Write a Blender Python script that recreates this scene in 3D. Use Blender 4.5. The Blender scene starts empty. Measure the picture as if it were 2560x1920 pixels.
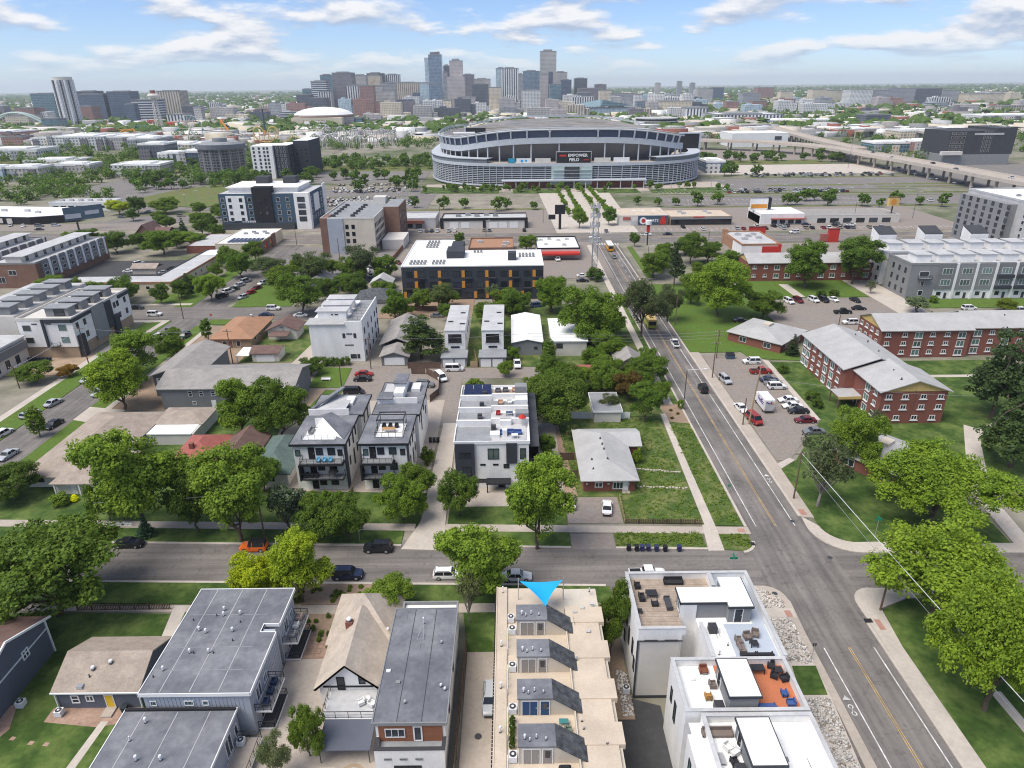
import bpy, math, random
import numpy as np
from mathutils import Vector, Matrix
R = random.Random(11)
sc = bpy.context.scene
col = sc.collection
rad = math.radians

# ---------------------------------------------------------------- camera, sky, sun, exposure
CAM_H = 70.0
pit, rol = 0.414014,0.010546
fw = Vector((0, math.cos(pit),-math.sin(pit)))
up0 = Vector((0, math.sin(pit), math.cos(pit)))
rt = Vector((1,0,0))*math.cos(rol) - up0*math.sin(rol)
up = Vector((1,0,0))*math.sin(rol) + up0*math.cos(rol)
cd = bpy.data.cameras.new('camera')
cd.sensor_width = 36.0
cd.lens = 36.0*1700/2560
cd.clip_start = 1.0
cd.clip_end = 60000
cam = bpy.data.objects.new('camera', cd)
col.objects.link(cam)
cam.matrix_world = Matrix(((rt.x, up.x, -fw.x, 0),(rt.y, up.y, -fw.y, 0),(rt.z, up.z, -fw.z, CAM_H),(0,0,0,1)))
sc.camera = cam

SUN_EL, SUN_AZ = 60.0,-120.0          # degrees; azimuth from +y towards +x
w = bpy.data.worlds.new('World')
sc.world = w
w.use_nodes = True
nt = w.node_tree
nt.nodes.clear()
def N(t, x=None, **k):
 n = x.nodes.new(t)
 for a, b in k.items():
  setattr(n, a, b)
 return n
def mth(tree, op, a, b=None, c=None, clamp=False):
 n = tree.nodes.new('ShaderNodeMath')
 n.operation = op
 n.use_clamp = clamp
 for i, q in enumerate((a, b, c)):
  if q is None:
   continue
  if isinstance(q, (int, float)):
   n.inputs[i].default_value = q
  else:
   tree.links.new(q, n.inputs[i])
 return n.outputs[0]
L = nt.links.new
sky = N('ShaderNodeTexSky', nt, sky_type='NISHITA', sun_disc=False)
sky.sun_elevation = rad(SUN_EL)
sky.sun_rotation = rad(SUN_AZ)
sky.altitude = 1600
sky.air_density = 1.0
sky.dust_density = 0.6
sky.ozone_density = 1.0
tc = N('ShaderNodeTexCoord', nt)
sep = N('ShaderNodeSeparateXYZ', nt)
L(tc.outputs['Generated'], sep.inputs[0])
def cloud_density(dz):
 z = mth(nt, 'ADD', sep.outputs[2], dz)
 zz = mth(nt, 'ADD', mth(nt, 'MAXIMUM', z, 0.0),0.21)
 cx = mth(nt, 'DIVIDE', sep.outputs[0], zz)
 cy = mth(nt, 'DIVIDE', sep.outputs[1], zz)
 cv = N('ShaderNodeCombineXYZ', nt)
 L(mth(nt, 'MULTIPLY', cx, 0.95), cv.inputs[0])
 L(cy, cv.inputs[1])
 L(mth(nt, 'MULTIPLY', z, 3.0), cv.inputs[2])
 a = N('ShaderNodeTexNoise', nt)
 a.inputs['Scale'].default_value = 1.7
 a.inputs['Detail'].default_value = 9
 a.inputs['Roughness'].default_value = 0.53
 a.inputs['Distortion'].default_value = 0.1
 mp = N('ShaderNodeMapping', nt)
 mp.inputs['Location'].default_value = (3.7,1.9,0.4)
 L(cv.outputs[0], mp.inputs[0])
 L(mp.outputs[0], a.inputs['Vector'])
 return a.outputs[0]
d1 = cloud_density(0.0)
d2 = cloud_density(0.009)
mask = N('ShaderNodeMapRange', nt)
mask.interpolation_type = 'SMOOTHSTEP'
mask.inputs[1].default_value = 0.462
mask.inputs[2].default_value = 0.565
L(d1, mask.inputs[0])
shade = mth(nt, 'MULTIPLY_ADD', mth(nt, 'SUBTRACT', d1, d2),9.0,0.46, clamp=True)
cc = N('ShaderNodeMix', nt, data_type='RGBA')
L(shade, cc.inputs[0])
cc.inputs[6].default_value = (0.42,0.50,0.66,1)
cc.inputs[7].default_value = (0.97,0.95,0.94,1)
b1 = N('ShaderNodeBackground', nt)
b1.inputs[1].default_value = 0.08
tint = N('ShaderNodeMix', nt, data_type='RGBA', blend_type='MULTIPLY')
tint.inputs[0].default_value = 1.0
tint.inputs[7].default_value = (0.82,0.95,1.24,1)
L(sky.outputs[0], tint.inputs[6])
L(tint.outputs[2], b1.inputs[0])
b2 = N('ShaderNodeBackground', nt)
b2.inputs[1].default_value = 0.69
L(cc.outputs[2], b2.inputs[0])
up_only = mth(nt, 'MULTIPLY', mask.outputs[0], mth(nt, 'MULTIPLY', sep.outputs[2], 22.0, clamp=True))
mx = N('ShaderNodeMixShader', nt)
L(mth(nt, 'MULTIPLY', up_only, 0.9), mx.inputs[0])
L(b1.outputs[0], mx.inputs[1])
L(b2.outputs[0], mx.inputs[2])
wo = N('ShaderNodeOutputWorld', nt)
L(mx.outputs[0], wo.inputs[0])

sd = bpy.data.lights.new('sun', 'SUN')
sd.energy = 2.75
sd.angle = rad(40)
sd.color = (1.0,0.94,0.85)
sun = bpy.data.objects.new('sun', sd)
col.objects.link(sun)
sdir = Vector((math.sin(rad(SUN_AZ))*math.cos(rad(SUN_EL)), math.cos(rad(SUN_AZ))*math.cos(rad(SUN_EL)), math.sin(rad(SUN_EL))))
sun.rotation_euler = sdir.to_track_quat('Z', 'Y').to_euler()
sun.location = (0,0,400)
sc.view_settings.view_transform = 'Standard'
sc.view_settings.look = 'None'
sc.view_settings.exposure = 0.62
sc.view_settings.gamma = 1.0
sc.cycles.max_bounces = 5
sc.cycles.diffuse_bounces = 3
sc.cycles.glossy_bounces = 2
sc.cycles.transmission_bounces = 2
sc.cycles.transparent_max_bounces = 4
sc.cycles.volume_bounces = 1
sc.cycles.use_denoising = True
sc.cycles.filter_width = 1.1

# ---------------------------------------------------------------- materials
MATS = {}
def newmat(key):
 m = bpy.data.materials.new(key)
 m.use_nodes = True
 t = m.node_tree
 return m, t, t.nodes['Principled BSDF']
def rgba(c):
 return (c[0], c[1], c[2], 1)
def noise(t, vec, scale, detail=4, rough=.6, lac=None):
 n = t.nodes.new('ShaderNodeTexNoise')
 n.inputs['Scale'].default_value = scale
 n.inputs['Detail'].default_value = detail
 n.inputs['Roughness'].default_value = rough
 t.links.new(vec, n.inputs['Vector'])
 return n.outputs[0]
def mapr(t, v, a, b, c, d):
 n = t.nodes.new('ShaderNodeMapRange')
 for i, q in enumerate((a, b, c, d)):
  n.inputs[i + 1].default_value = q
 t.links.new(v, n.inputs[0])
 return n.outputs[0]
def mixc(t, fac, a, b, mode='MIX'):
 n = t.nodes.new('ShaderNodeMix')
 n.data_type = 'RGBA'
 n.blend_type = mode
 for i, q in ((0, fac),(6, a),(7, b)):
  if isinstance(q, (int, float)):
   n.inputs[i].default_value = q
  elif isinstance(q, (tuple, list)):
   n.inputs[i].default_value = rgba(q)
  else:
   t.links.new(q, n.inputs[i])
 return n.outputs[2]
def position(t, stretch=None):
 g = t.nodes.new('ShaderNodeNewGeometry').outputs['Position']
 if stretch:
  m = t.nodes.new('ShaderNodeMapping')
  m.inputs['Scale'].default_value = stretch
  t.links.new(g, m.inputs[0])
  return m.outputs[0]
 return g
def mat(key, c, rough=.85, var=.14, scale=.35, fine=5.0, metal=0., c2=None, stretch=None, oc=False, bump=0., spec=.3):
 """painted, rendered, paved or planted surface: one colour, weathered by two sizes of noise (c2: second colour in patches)"""
 if key in MATS:
  return MATS[key]
 m, t, p = newmat(key)
 pos = position(t, stretch)
 n1, n2 = noise(t, pos, scale, 5), noise(t, pos, fine, 3)
 if oc:
  oi = t.nodes.new('ShaderNodeObjectInfo')
  base = oi.outputs['Color']
 else:
  base = c
 if c2:
  base = mixc(t, mapr(t, n1,.42,.6,0,1), base, c2)
 f = mth(t, 'MULTIPLY', mapr(t, n1,.3,.7,1 - var, 1 + var), mapr(t, n2,.3,.7,1 - var*.6,1 + var*.6))
 out = mixc(t, 1.0, base, f, 'MULTIPLY')
 t.links.new(out, p.inputs['Base Color'])
 p.inputs['Roughness'].default_value = rough
 p.inputs['Metallic'].default_value = metal
 p.inputs['Specular IOR Level'].default_value = spec
 if bump:
  b = t.nodes.new('ShaderNodeBump')
  b.inputs['Strength'].default_value = bump
  b.inputs['Distance'].default_value = .1
  t.links.new(n2, b.inputs['Height'])
  t.links.new(b.outputs[0], p.inputs['Normal'])
 MATS[key] = m
 return m
def glassmat(key, c, rough=.06):
 m, t, p = newmat(key)
 oi = t.nodes.new('ShaderNodeObjectInfo')
 f = mapr(t, oi.outputs['Random'], 0,1,.45,1.7)
 t.links.new(mixc(t, 1.0, c, f, 'MULTIPLY'), p.inputs['Base Color'])
 p.inputs['Roughness'].default_value = rough
 p.inputs['Specular IOR Level'].default_value = .55
 MATS[key] = m
 return m
def leafmat(key, c1, c2, c3=None):
 """foliage: two greens in clumps, a lighter young growth, tinted by the tree's own colour"""
 m, t, p = newmat(key)
 oi = t.nodes.new('ShaderNodeObjectInfo')
 tcn = t.nodes.new('ShaderNodeTexCoord')
 n1, n2 = noise(t, tcn.outputs['Object'], .55,3), noise(t, tcn.outputs['Object'], 3.5,2)
 base = mixc(t, mapr(t, n1,.35,.62,0,1), c1, c2)
 base = mixc(t, mapr(t, n2,.45,.75,0,.8), base, c3 or tuple(q*1.5 for q in c2))
 base = mixc(t, 1.0, base, oi.outputs['Color'], 'MULTIPLY')
 t.links.new(base, p.inputs['Base Color'])
 p.inputs['Roughness'].default_value = .6
 p.inputs['Specular IOR Level'].default_value = .25
 tr = t.nodes.new('ShaderNodeBsdfTranslucent')
 t.links.new(base, tr.inputs[0])
 ms = t.nodes.new('ShaderNodeMixShader')
 ms.inputs[0].default_value = .35
 t.links.new(p.outputs[0], ms.inputs[1])
 t.links.new(tr.outputs[0], ms.inputs[2])
 t.links.new(ms.outputs[0], t.nodes['Material Output'].inputs[0])
 MATS[key] = m
 return m
def facade(key, wall, glass, fx, fz, ox=.5, oz=.5, grough=.12, vert=True, horiz=True):
 """far tower skin: storeys fz metres high and bays fx wide, too small to pick apart; glass share ox, oz"""
 m, t, p = newmat(key)
 pos = position(t)
 s = t.nodes.new('ShaderNodeSeparateXYZ')
 t.links.new(pos, s.inputs[0])
 u = mth(t, 'ADD', s.outputs[0], s.outputs[1])
 a = mth(t, 'LESS_THAN', mth(t, 'FRACT', mth(t, 'DIVIDE', u, fx)), ox) if vert else 1.0
 b = mth(t, 'LESS_THAN', mth(t, 'FRACT', mth(t, 'DIVIDE', s.outputs[2], fz)), oz) if horiz else 1.0
 gm = mth(t, 'MULTIPLY', a, b)
 nrm = t.nodes.new('ShaderNodeNewGeometry')
 s2 = t.nodes.new('ShaderNodeSeparateXYZ')
 t.links.new(nrm.outputs['Normal'], s2.inputs[0])
 gm = mth(t, 'MULTIPLY', gm, mth(t, 'LESS_THAN', mth(t, 'ABSOLUTE', s2.outputs[2]),.5))
 wall, glass = tuple(min(.8, q*1.05) for q in wall), tuple(q*1.15 for q in glass)
 n1 = noise(t, pos, .03,3)
 wcol = mixc(t, 1.0, wall, mapr(t, n1,.3,.7,.88,1.12), 'MULTIPLY')
 gcol = mixc(t, 1.0, glass, mapr(t, noise(t, pos, .12,2),.3,.7,.6,1.4), 'MULTIPLY')
 t.links.new(mixc(t, gm, wcol, gcol), p.inputs['Base Color'])
 t.links.new(mapr(t, gm, 0,1,.8, grough), p.inputs['Roughness'])
 MATS[key] = m
 return m

mat('white_stucco', (.79,.78,.76), var=.09, scale=.5, stretch=(1,1,.25))
mat('white_trim', (.78,.78,.77), var=.05, rough=.6)
mat('white_roof', (.80,.80,.78), var=.10, scale=.25)
mat('offwhite', (.62,.59,.54), var=.07)
mat('cream', (.62,.55,.42), var=.08)
mat('beige_roof', (.55,.46,.36), var=.12, scale=.3)
mat('beige_wall', (.58,.52,.43), var=.08)
mat('tan_shingle', (.345,.285,.235), var=.2, scale=.5, fine=3.0, stretch=(1,1,2.5), bump=.2)
mat('cream_shingle', (.47,.40,.33), var=.16, scale=.5, fine=2.5, bump=.2)
mat('grey_shingle', (.30,.28,.262), var=.16, scale=.5, fine=3.0, bump=.2)
mat('pale_shingle', (.41,.405,.395), var=.10, scale=.3, fine=2.5)
mat('dark_shingle', (.085,.09,.095), var=.5, scale=1.2, fine=2.2, bump=.3)
mat('brown_shingle', (.16,.10,.085), var=.2, scale=.6, fine=3)
mat('red_shingle', (.34,.11,.09), var=.16, scale=.6, fine=3)
mat('orange_shingle', (.36,.20,.12), var=.14, scale=.5, fine=3)
mat('green_shingle', (.11,.155,.14), var=.2, scale=.6, fine=3)
mat('grey_membrane', (.155,.163,.182), var=.2, scale=.22, fine=1.6, c2=(.19,.195,.21))
mat('mid_membrane', (.27,.28,.29), var=.14, scale=.3, fine=2.0)
mat('light_membrane', (.47,.47,.47), var=.14, scale=.25, fine=1.5)
mat('blue_deck', (.42,.47,.54), var=.08)
mat('orange_deck', (.50,.17,.08), var=.10)
mat('plank', (.36,.29,.23), var=.22, scale=.9, fine=6)
mat('grey_siding', (.11,.12,.15), var=.08)
mat('slate_siding', (.19,.195,.20), var=.08)
mat('blue_siding', (.06,.10,.14), var=.08)
mat('pale_siding', (.36,.39,.44), var=.07)
mat('mid_grey', (.24,.245,.25), var=.08)
mat('dark_grey', (.055,.058,.065), var=.12)
mat('near_black', (.02,.021,.024), var=.2)
mat('charcoal_panel', (.045,.05,.062), var=.12)
mat('orange_panel', (.62,.26,.04), var=.10)
mat('brick', (.26,.095,.07), var=.16, scale=.6, fine=5.0, c2=(.22,.085,.066))
mat('brown_brick', (.20,.115,.085), var=.16, fine=6)
mat('tan_brick', (.36,.27,.19), var=.14, fine=6)
mat('wood_clad', (.26,.11,.06), var=.25, fine=5, stretch=(.3,1,3))
mat('fence_wood', (.13,.085,.065), var=.3, fine=4)
mat('fence_pale', (.36,.26,.16), var=.22, fine=4)
mat('yellow_panel', (.62,.44,.17), var=.06)
mat('yellow_door', (.72,.46,.03), var=.05, rough=.5)
mat('blue_door', (.02,.07,.19), var=.05, rough=.5)
mat('grey_door', (.27,.25,.235), var=.05, rough=.5)
mat('red_paint', (.50,.04,.03), var=.1)
mat('teal_paint', (.05,.25,.33), var=.1)
mat('concrete', (.42,.365,.31), var=.10, scale=.25, fine=2.0)
mat('pale_concrete', (.50,.445,.385), var=.10, scale=.25, fine=2.0)
mat('asphalt', (.20,.183,.170), var=.12, scale=.12, fine=1.6)
mat('old_asphalt', (.29,.245,.21), var=.2, scale=.10, fine=1.2, c2=(.225,.20,.18))
mat('dark_asphalt', (.062,.062,.064), var=.18, scale=.2, fine=1.2)
mat('dirt', (.30,.215,.15), var=.16, scale=.3, fine=2)
mat('red_mulch', (.23,.085,.055), var=.2, fine=4)
mat('lane_white', (.60,.59,.57), var=.4, scale=.5, fine=1.5)
mat('lane_yellow', (.52,.34,.13), var=.35, scale=.5, fine=1.5)
mat('steel', (.55,.56,.57), rough=.4, metal=.7, var=.08)
mat('white_metal', (.72,.73,.74), rough=.5, var=.06)
mat('dark_metal', (.05,.05,.055), rough=.5, var=.1)
mat('pole_wood', (.15,.10,.075), var=.2)
mat('bark', (.11,.085,.065), var=.25, fine=4)
mat('pale_bark', (.27,.245,.215), var=.2, fine=4)
mat('paint', (1,1,1), rough=.28, var=.02, oc=True, spec=.5)
mat('cloth', (1,1,1), rough=.9, var=.08, oc=True)
mat('tyre', (.018,.018,.018), rough=.8, var=.1)
mat('head_lamp', (.8,.8,.8), rough=.2, var=.02)
mat('tail_lamp', (.35,.01,.01), rough=.3, var=.02)
mat('sign_green', (.0,.22,.13), rough=.5, var=.05)
mat('tactile', (.40,.22,.17), var=.15)
mat('stone', (.45,.41,.36), var=.25, fine=3, oc=True)
mat('flagstone', (.36,.24,.18), var=.25, fine=3)
mat('solar', (.02,.03,.075), rough=.2, var=.1)
mat('seat_blue', (.10,.13,.22), var=.15, fine=.6)
glassmat('glass', (.035,.042,.05))
glassmat('green_glass', (.10,.15,.14))
glassmat('blue_glass', (.05,.08,.13))
glassmat('car_glass', (.012,.014,.018))
mat('lawn', (.050,.098,.016), var=.36, scale=.22, fine=1.1, c2=(.090,.128,.030), rough=.95)
mat('bright_lawn', (.105,.165,.024), var=.26, scale=.2, fine=1.3, c2=(.075,.135,.020), rough=.95)
mat('weed_lawn', (.070,.122,.024), var=.34, scale=.25, fine=1.2, c2=(.125,.142,.045), rough=.95)
mat('dry_grass', (.165,.165,.055), var=.25, scale=.06, fine=.6, c2=(.10,.135,.035), rough=.95)

# ---------------------------------------------------------------- mesh helpers
OFF = {}
class MB:
 """collects boxes, prisms, tubes and roofs; build() links them as one mesh object"""
 def __init__(s):
  s.v, s.f, s.m = [], [], []
 def add(s, vs, fs, m=0):
  o = len(s.v)
  s.v += vs
  s.f += [tuple(i + o for i in f) for f in fs]
  s.m += [m]*len(fs)
  return s
 def box(s, x0, x1, y0, y1, z0, z1, m=0):
  return s.add([(x0, y0, z0),(x1, y0, z0),(x1, y1, z0),(x0, y1, z0),(x0, y0, z1),(x1, y0, z1),(x1, y1, z1),(x0, y1, z1)],
                     [(0,3,2,1),(4,5,6,7),(0,1,5,4),(1,2,6,5),(2,3,7,6),(3,0,4,7)], m)
 def prism(s, poly, z0, z1, m=0):
  n = len(poly)
  return s.add([(p[0], p[1], z0) for p in poly] + [(p[0], p[1], z1) for p in poly],
                     [tuple(range(n - 1,-1,-1)), tuple(range(n, 2*n))] + [(i, (i + 1) % n, n + (i + 1) % n, n + i) for i in range(n)], m)
 def quad(s, a, b, c, d, m=0):
  return s.add([a, b, c, d], [(0,1,2,3)], m)
 def slab(s, pts, t, m=0):
  """a plate of thickness t below the (convex) 3-D polygon pts"""
  n = len(pts)
  return s.add([tuple(p) for p in pts] + [(p[0], p[1], p[2] - t) for p in pts],
                     [tuple(range(n)), tuple(range(2*n - 1, n - 1,-1))] + [(i, n + i, n + (i + 1) % n, (i + 1) % n) for i in range(n)], m)
 def tube(s, p, q, r0, r1=None, n=6, m=0):
  r1 = r0 if r1 is None else r1
  p, q = Vector(p), Vector(q)
  d = (q - p).normalized()
  a = d.orthogonal().normalized()
  b = d.cross(a)
  vs = []
  for c, r in ((p, r0),(q, r1)):
   for i in range(n):
    t = 2*math.pi*i/n
    vs.append(tuple(c + a*math.cos(t)*r + b*math.sin(t)*r))
  return s.add(vs, [(i, (i + 1) % n, n + (i + 1) % n, n + i) for i in range(n)] + [tuple(range(n - 1,-1,-1)), tuple(range(n, 2*n))], m)
 def hip(s, x0, x1, y0, y1, z, h, axis='x', a=None, b=None, m=0):
  """hip roof; ridge along axis; a, b: hip run at the low and high end (0 = gable)"""
  if axis == 'x':
   d = (y1 - y0)/2
   a, b = d if a is None else a, d if b is None else b
   r = [(x0 + a, (y0 + y1)/2, z + h),(x1 - b, (y0 + y1)/2, z + h)]
   vs = [(x0, y0, z),(x1, y0, z),(x1, y1, z),(x0, y1, z)] + r
   fs = [(0,1,5,4),(1,2,5),(2,3,4,5),(3,0,4)]
  else:
   d = (x1 - x0)/2
   a, b = d if a is None else a, d if b is None else b
   r = [((x0 + x1)/2, y0 + a, z + h),((x0 + x1)/2, y1 - b, z + h)]
   vs = [(x0, y0, z),(x1, y0, z),(x1, y1, z),(x0, y1, z)] + r
   fs = [(1,2,5,4),(2,3,5),(3,0,4,5),(0,1,4)]
  o = len(vs)
  vs = vs + [(p[0], p[1], z - .18) for p in vs[:4]]
  fs = fs + [(i, o + i, o + (i + 1) % 4,(i + 1) % 4) for i in range(4)] + [(o + 3, o + 2, o + 1, o)]
  return s.add(vs, fs, m)
 def gable(s, x0, x1, y0, y1, z, h, axis='x', t=.2, m=0):
  """two roof plates meeting at a ridge along axis"""
  if axis == 'x':
   c = (y0 + y1)/2
   s.slab([(x0, y0, z),(x1, y0, z),(x1, c, z + h),(x0, c, z + h)], t, m)
   return s.slab([(x0, c, z + h),(x1, c, z + h),(x1, y1, z),(x0, y1, z)], t, m)
  c = (x0 + x1)/2
  s.slab([(x0, y1, z),(x0, y0, z),(c, y0, z + h),(c, y1, z + h)], t, m)
  return s.slab([(c, y1, z + h),(c, y0, z + h),(x1, y0, z),(x1, y1, z)], t, m)
 def gwall(s, face, p, a, b, z, h, m=0, t=.12):
  """triangle of gable wall standing on z; face axis 'y' (spans x a..b at y=p) or 'x'"""
  c = (a + b)/2
  if face == 'y':
   v = [(a, p, z),(b, p, z),(c, p, z + h),(a, p + t, z),(b, p + t, z),(c, p + t, z + h)]
  else:
   v = [(p, a, z),(p, b, z),(p, c, z + h),(p + t, a, z),(p + t, b, z),(p + t, c, z + h)]
  return s.add(v, [(0,1,2),(5,4,3),(0,3,4,1),(1,4,5,2),(2,5,3,0)], m)
 def parapet(s, x0, x1, y0, y1, z0, z1, t=.25, m=0):
  s.box(x0, x1, y0, y0 + t, z0, z1, m)
  s.box(x0, x1, y1 - t, y1, z0, z1, m)
  s.box(x0, x0 + t, y0 + t, y1 - t, z0, z1, m)
  return s.box(x1 - t, x1, y0 + t, y1 - t, z0, z1, m)
 def mesh(s, name, mats, off=(0,0,0)):
  me = bpy.data.meshes.new(name)
  ox, oy, oz = off
  me.from_pydata([(a - ox, b - oy, c - oz) for a, b, c in s.v], [], s.f)
  for k in (mats if isinstance(mats, (list, tuple)) else [mats]):
   me.materials.append(MATS[k])
  if any(s.m):
   me.polygons.foreach_set('material_index', s.m)
  return me
 def build(s, name, mats, parent=None, color=None, **tags):
  off = OFF[parent.name] if parent else (0,0,0)
  o = link(name, s.mesh(name, mats, off), parent)
  OFF[o.name] = off
  if color:
   o.color = rgba(color)
  return tag(o, **tags)
def Bx(*a):
 return MB().box(*a)
def link(name, data, parent=None, loc=(0,0,0), rz=0, sc_=1):
 o = bpy.data.objects.new(name, data)
 col.objects.link(o)
 o.parent = parent
 o.location = loc
 po = OFF[parent.name] if parent else (0,0,0)
 OFF[o.name] = (po[0] + loc[0], po[1] + loc[1], po[2] + loc[2])
 if rz:
  o.rotation_euler = (0,0, rz)
 if sc_ != 1:
  o.scale = (sc_,)*3 if isinstance(sc_, (int, float)) else sc_
 return o
def tag(o, label=None, cat=None, group=None, kind=None):
 for k, v in (('label', label),('category', cat),('group', group),('kind', kind)):
  if v:
   o[k] = v
 return o
def thing(name, label, cat, loc=(0,0,0), group=None, rz=0):
 """an Empty at the thing's base; its parts are authored in world metres"""
 o = link(name, None, None, loc, rz)
 o.empty_display_size = .2
 OFF[o.name] = tuple(loc)
 return tag(o, label, cat, group)
def struct(name, mb, mt, **k):
 return mb.build(name, mt, kind='structure', **k)

# ---- openings: shared meshes, one object per window
_WM = {}
def panel_mesh(key, w_, h_, fw_, mull, mats, dep=.09, bars=0):
 k = (key, round(w_, 2), round(h_, 2), fw_, mull, mats, bars)
 if k in _WM:
  return _WM[k]
 b = MB()
 a = w_/2
 b.box(-a, a, -dep, 0,0, fw_).box(-a, a, -dep, 0, h_ - fw_, h_)
 b.box(-a, -a + fw_, -dep, 0, fw_, h_ - fw_).box(a - fw_, a, -dep, 0, fw_, h_ - fw_)
 for i in range(mull):
  c = -a + w_*(i + 1)/(mull + 1)
  b.box(c - fw_*.4, c + fw_*.4,-dep, 0, fw_, h_ - fw_)
 for i in range(bars):
  c = h_*(i + 1)/(bars + 1)
  b.box(-a + fw_, a - fw_, -dep*.9,0, c - fw_*.35, c + fw_*.35)
 if key == 'one':
  b.box(-a + fw_, a - fw_, -.03,0, fw_, h_ - fw_, 1)
  _WM[k] = b.mesh('window', list(mats))
 else:
  pb = Bx(-a + fw_, a - fw_, -.03,0, fw_, h_ - fw_)
  _WM[k] = (b.mesh('window', mats[0]), pb.mesh('pane', mats[1]))
 return _WM[k]
ROT = {'S': 0, 'E': math.pi/2, 'N': math.pi, 'W': -math.pi/2}
def win(par, face, plane, u, z, w_, h_, frame='white_trim', glass='glass', fw_=.09, mull=0, bars=0, far=False, name='window'):
 """window (or glazed door) on a wall: face S/N/E/W, plane = that wall's y or x, u = position along it, z = sill"""
 loc = (u, plane, z) if face in 'SN' else (plane, u, z)
 ox, oy, oz = OFF[par.name]
 loc = (loc[0] - ox, loc[1] - oy, loc[2] - oz)
 if far:
  return link(name, panel_mesh('one', w_, h_, fw_, mull, (frame, glass), bars=bars), par, loc, ROT[face])
 fm, pm = panel_mesh('two', w_, h_, fw_, mull, (frame, glass), bars=bars)
 o = link(name, fm, par, loc, ROT[face])
 link('pane', pm, o)
 return o
def door(par, face, plane, u, z, w_, h_, mt, frame='white_trim', name='door'):
 loc = (u, plane, z) if face in 'SN' else (plane, u, z)
 k = ('door', round(w_, 2), round(h_, 2), mt, frame)
 if k not in _WM:
  b = MB()
  a = w_/2
  b.box(-a, a, -.05,0,0, h_, 0)
  b.box(-a - .09,-a, -.08,0,0, h_ + .09,1).box(a, a + .09,-.08,0,0, h_ + .09,1).box(-a, a, -.08,0, h_, h_ + .09,1)
  hb = Bx(a - .18, a - .08,-.13,-.05,1.0,1.1)
  _WM[k] = (b.mesh('door', [mt, frame]), hb.mesh('handle', 'steel'))
 ox, oy, oz = OFF[par.name]
 o = link(name, _WM[k][0], par, (loc[0] - ox, loc[1] - oy, loc[2] - oz), ROT[face])
 link('handle', _WM[k][1], o)
 return o
def wins(par, face, plane, us, zs, w_, h_, **k):
 for z in zs:
  for u in us:
   win(par, face, plane, u, z, w_, h_, **k)
def vent(par, x, y, z, h=.5, r=.09, cap=True, mt='white_metal'):
 k = ('vent', h, r, cap, mt)
 if k not in _WM:
  b = MB().tube((0,0,0),(0,0, h), r, n=8).tube((0,0,0),(0,0,.1), r*2, r*1.2, n=8, m=1)
  if cap:
   b.tube((0,0, h),(0,0, h + .16), r*2.0, r*1.5, n=8)
  _WM[k] = b.mesh('vent_pipe', [mt, 'dark_metal'])
 ox, oy, oz = OFF[par.name]
 return link('vent_pipe', _WM[k], par, (x - ox, y - oy, z - oz))
def condenser(par, x, y, z, s=.8, mt='white_metal'):
 k = ('ac', s, mt)
 if k not in _WM:
  a = s/2
  b = Bx(-a, a, -a, a, .08, s, 0).box(-a*.9, a*.9,-a*.9, a*.9,0,.08,1)
  f = MB().tube((0,0, s),(0,0, s + .04), a*.85, n=14).tube((0,0, s + .04),(0,0, s + .06), a*.35, n=8, m=1)
  _WM[k] = (b.mesh('air_conditioner', [mt, 'dark_metal']), f.mesh('fan_grille', ['dark_metal', mt]))
 if par:
  ox, oy, oz = OFF[par.name]
 else:
  ox = oy = oz = 0
 o = link('air_conditioner', _WM[k][0], par, (x - ox, y - oy, z - oz))
 link('fan_grille', _WM[k][1], o)
 return o
def railing(par, pts, z, h=1.0, mt='dark_metal', glass=None, step=1.2, name='railing'):
 b = MB()
 for (x0, y0),(x1, y1) in zip(pts, pts[1:]):
  ln = math.hypot(x1 - x0, y1 - y0)
  n = max(1, round(ln/step))
  for i in range(n + 1):
   f = i/n
   b.tube((x0 + (x1 - x0)*f, y0 + (y1 - y0)*f, z),(x0 + (x1 - x0)*f, y0 + (y1 - y0)*f, z + h),.04, n=4)
  b.tube((x0, y0, z + h),(x1, y1, z + h),.045, n=4).tube((x0, y0, z + h*.5),(x1, y1, z + h*.5),.02, n=4).tube((x0, y0, z + .12),(x1, y1, z + .12),.025, n=4)
 return b.build(name, mt, par)
def balcony(par, x0, x1, y0, y1, z, mt='white_trim', floor='mid_grey', open_='S', rail='dark_metal'):
 Bx(x0, x1, y0, y1, z - .22, z, 0).box(x0 + .08, x1 - .08, y0 + .08, y1 - .08, z, z + .02,1).build('balcony', [mt, floor], par)
 e = .07
 P = {'S': [(x0 + e, y1),(x0 + e, y0 + e),(x1 - e, y0 + e),(x1 - e, y1)], 'E': [(x0, y0 + e),(x1 - e, y0 + e),(x1 - e, y1 - e),(x0, y1 - e)],
         'W': [(x1, y0 + e),(x0 + e, y0 + e),(x0 + e, y1 - e),(x1, y1 - e)]}[open_]
 railing(par, P, z, 1.0, rail)
def lettering(par, txt, loc, size, mt, rz=0, tilt=math.pi/2, bold=0.0, name='lettering', align='CENTER'):
 c = bpy.data.curves.new(name, 'FONT')
 c.body = txt
 c.size = size
 c.align_x = align
 c.align_y = 'CENTER'
 c.extrude = .02
 c.offset = bold
 c.resolution_u = 2
 c.materials.append(MATS[mt])
 ox, oy, oz = OFF[par.name] if par else (0,0,0)
 tmp = link('text_source', c)
 dg = bpy.context.evaluated_depsgraph_get()
 me = bpy.data.meshes.new_from_object(tmp.evaluated_get(dg))
 bpy.data.objects.remove(tmp)
 o = link(name, me, par, (loc[0] - ox, loc[1] - oy, loc[2] - oz))
 o.rotation_euler = (tilt, 0, rz)
 return o

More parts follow.
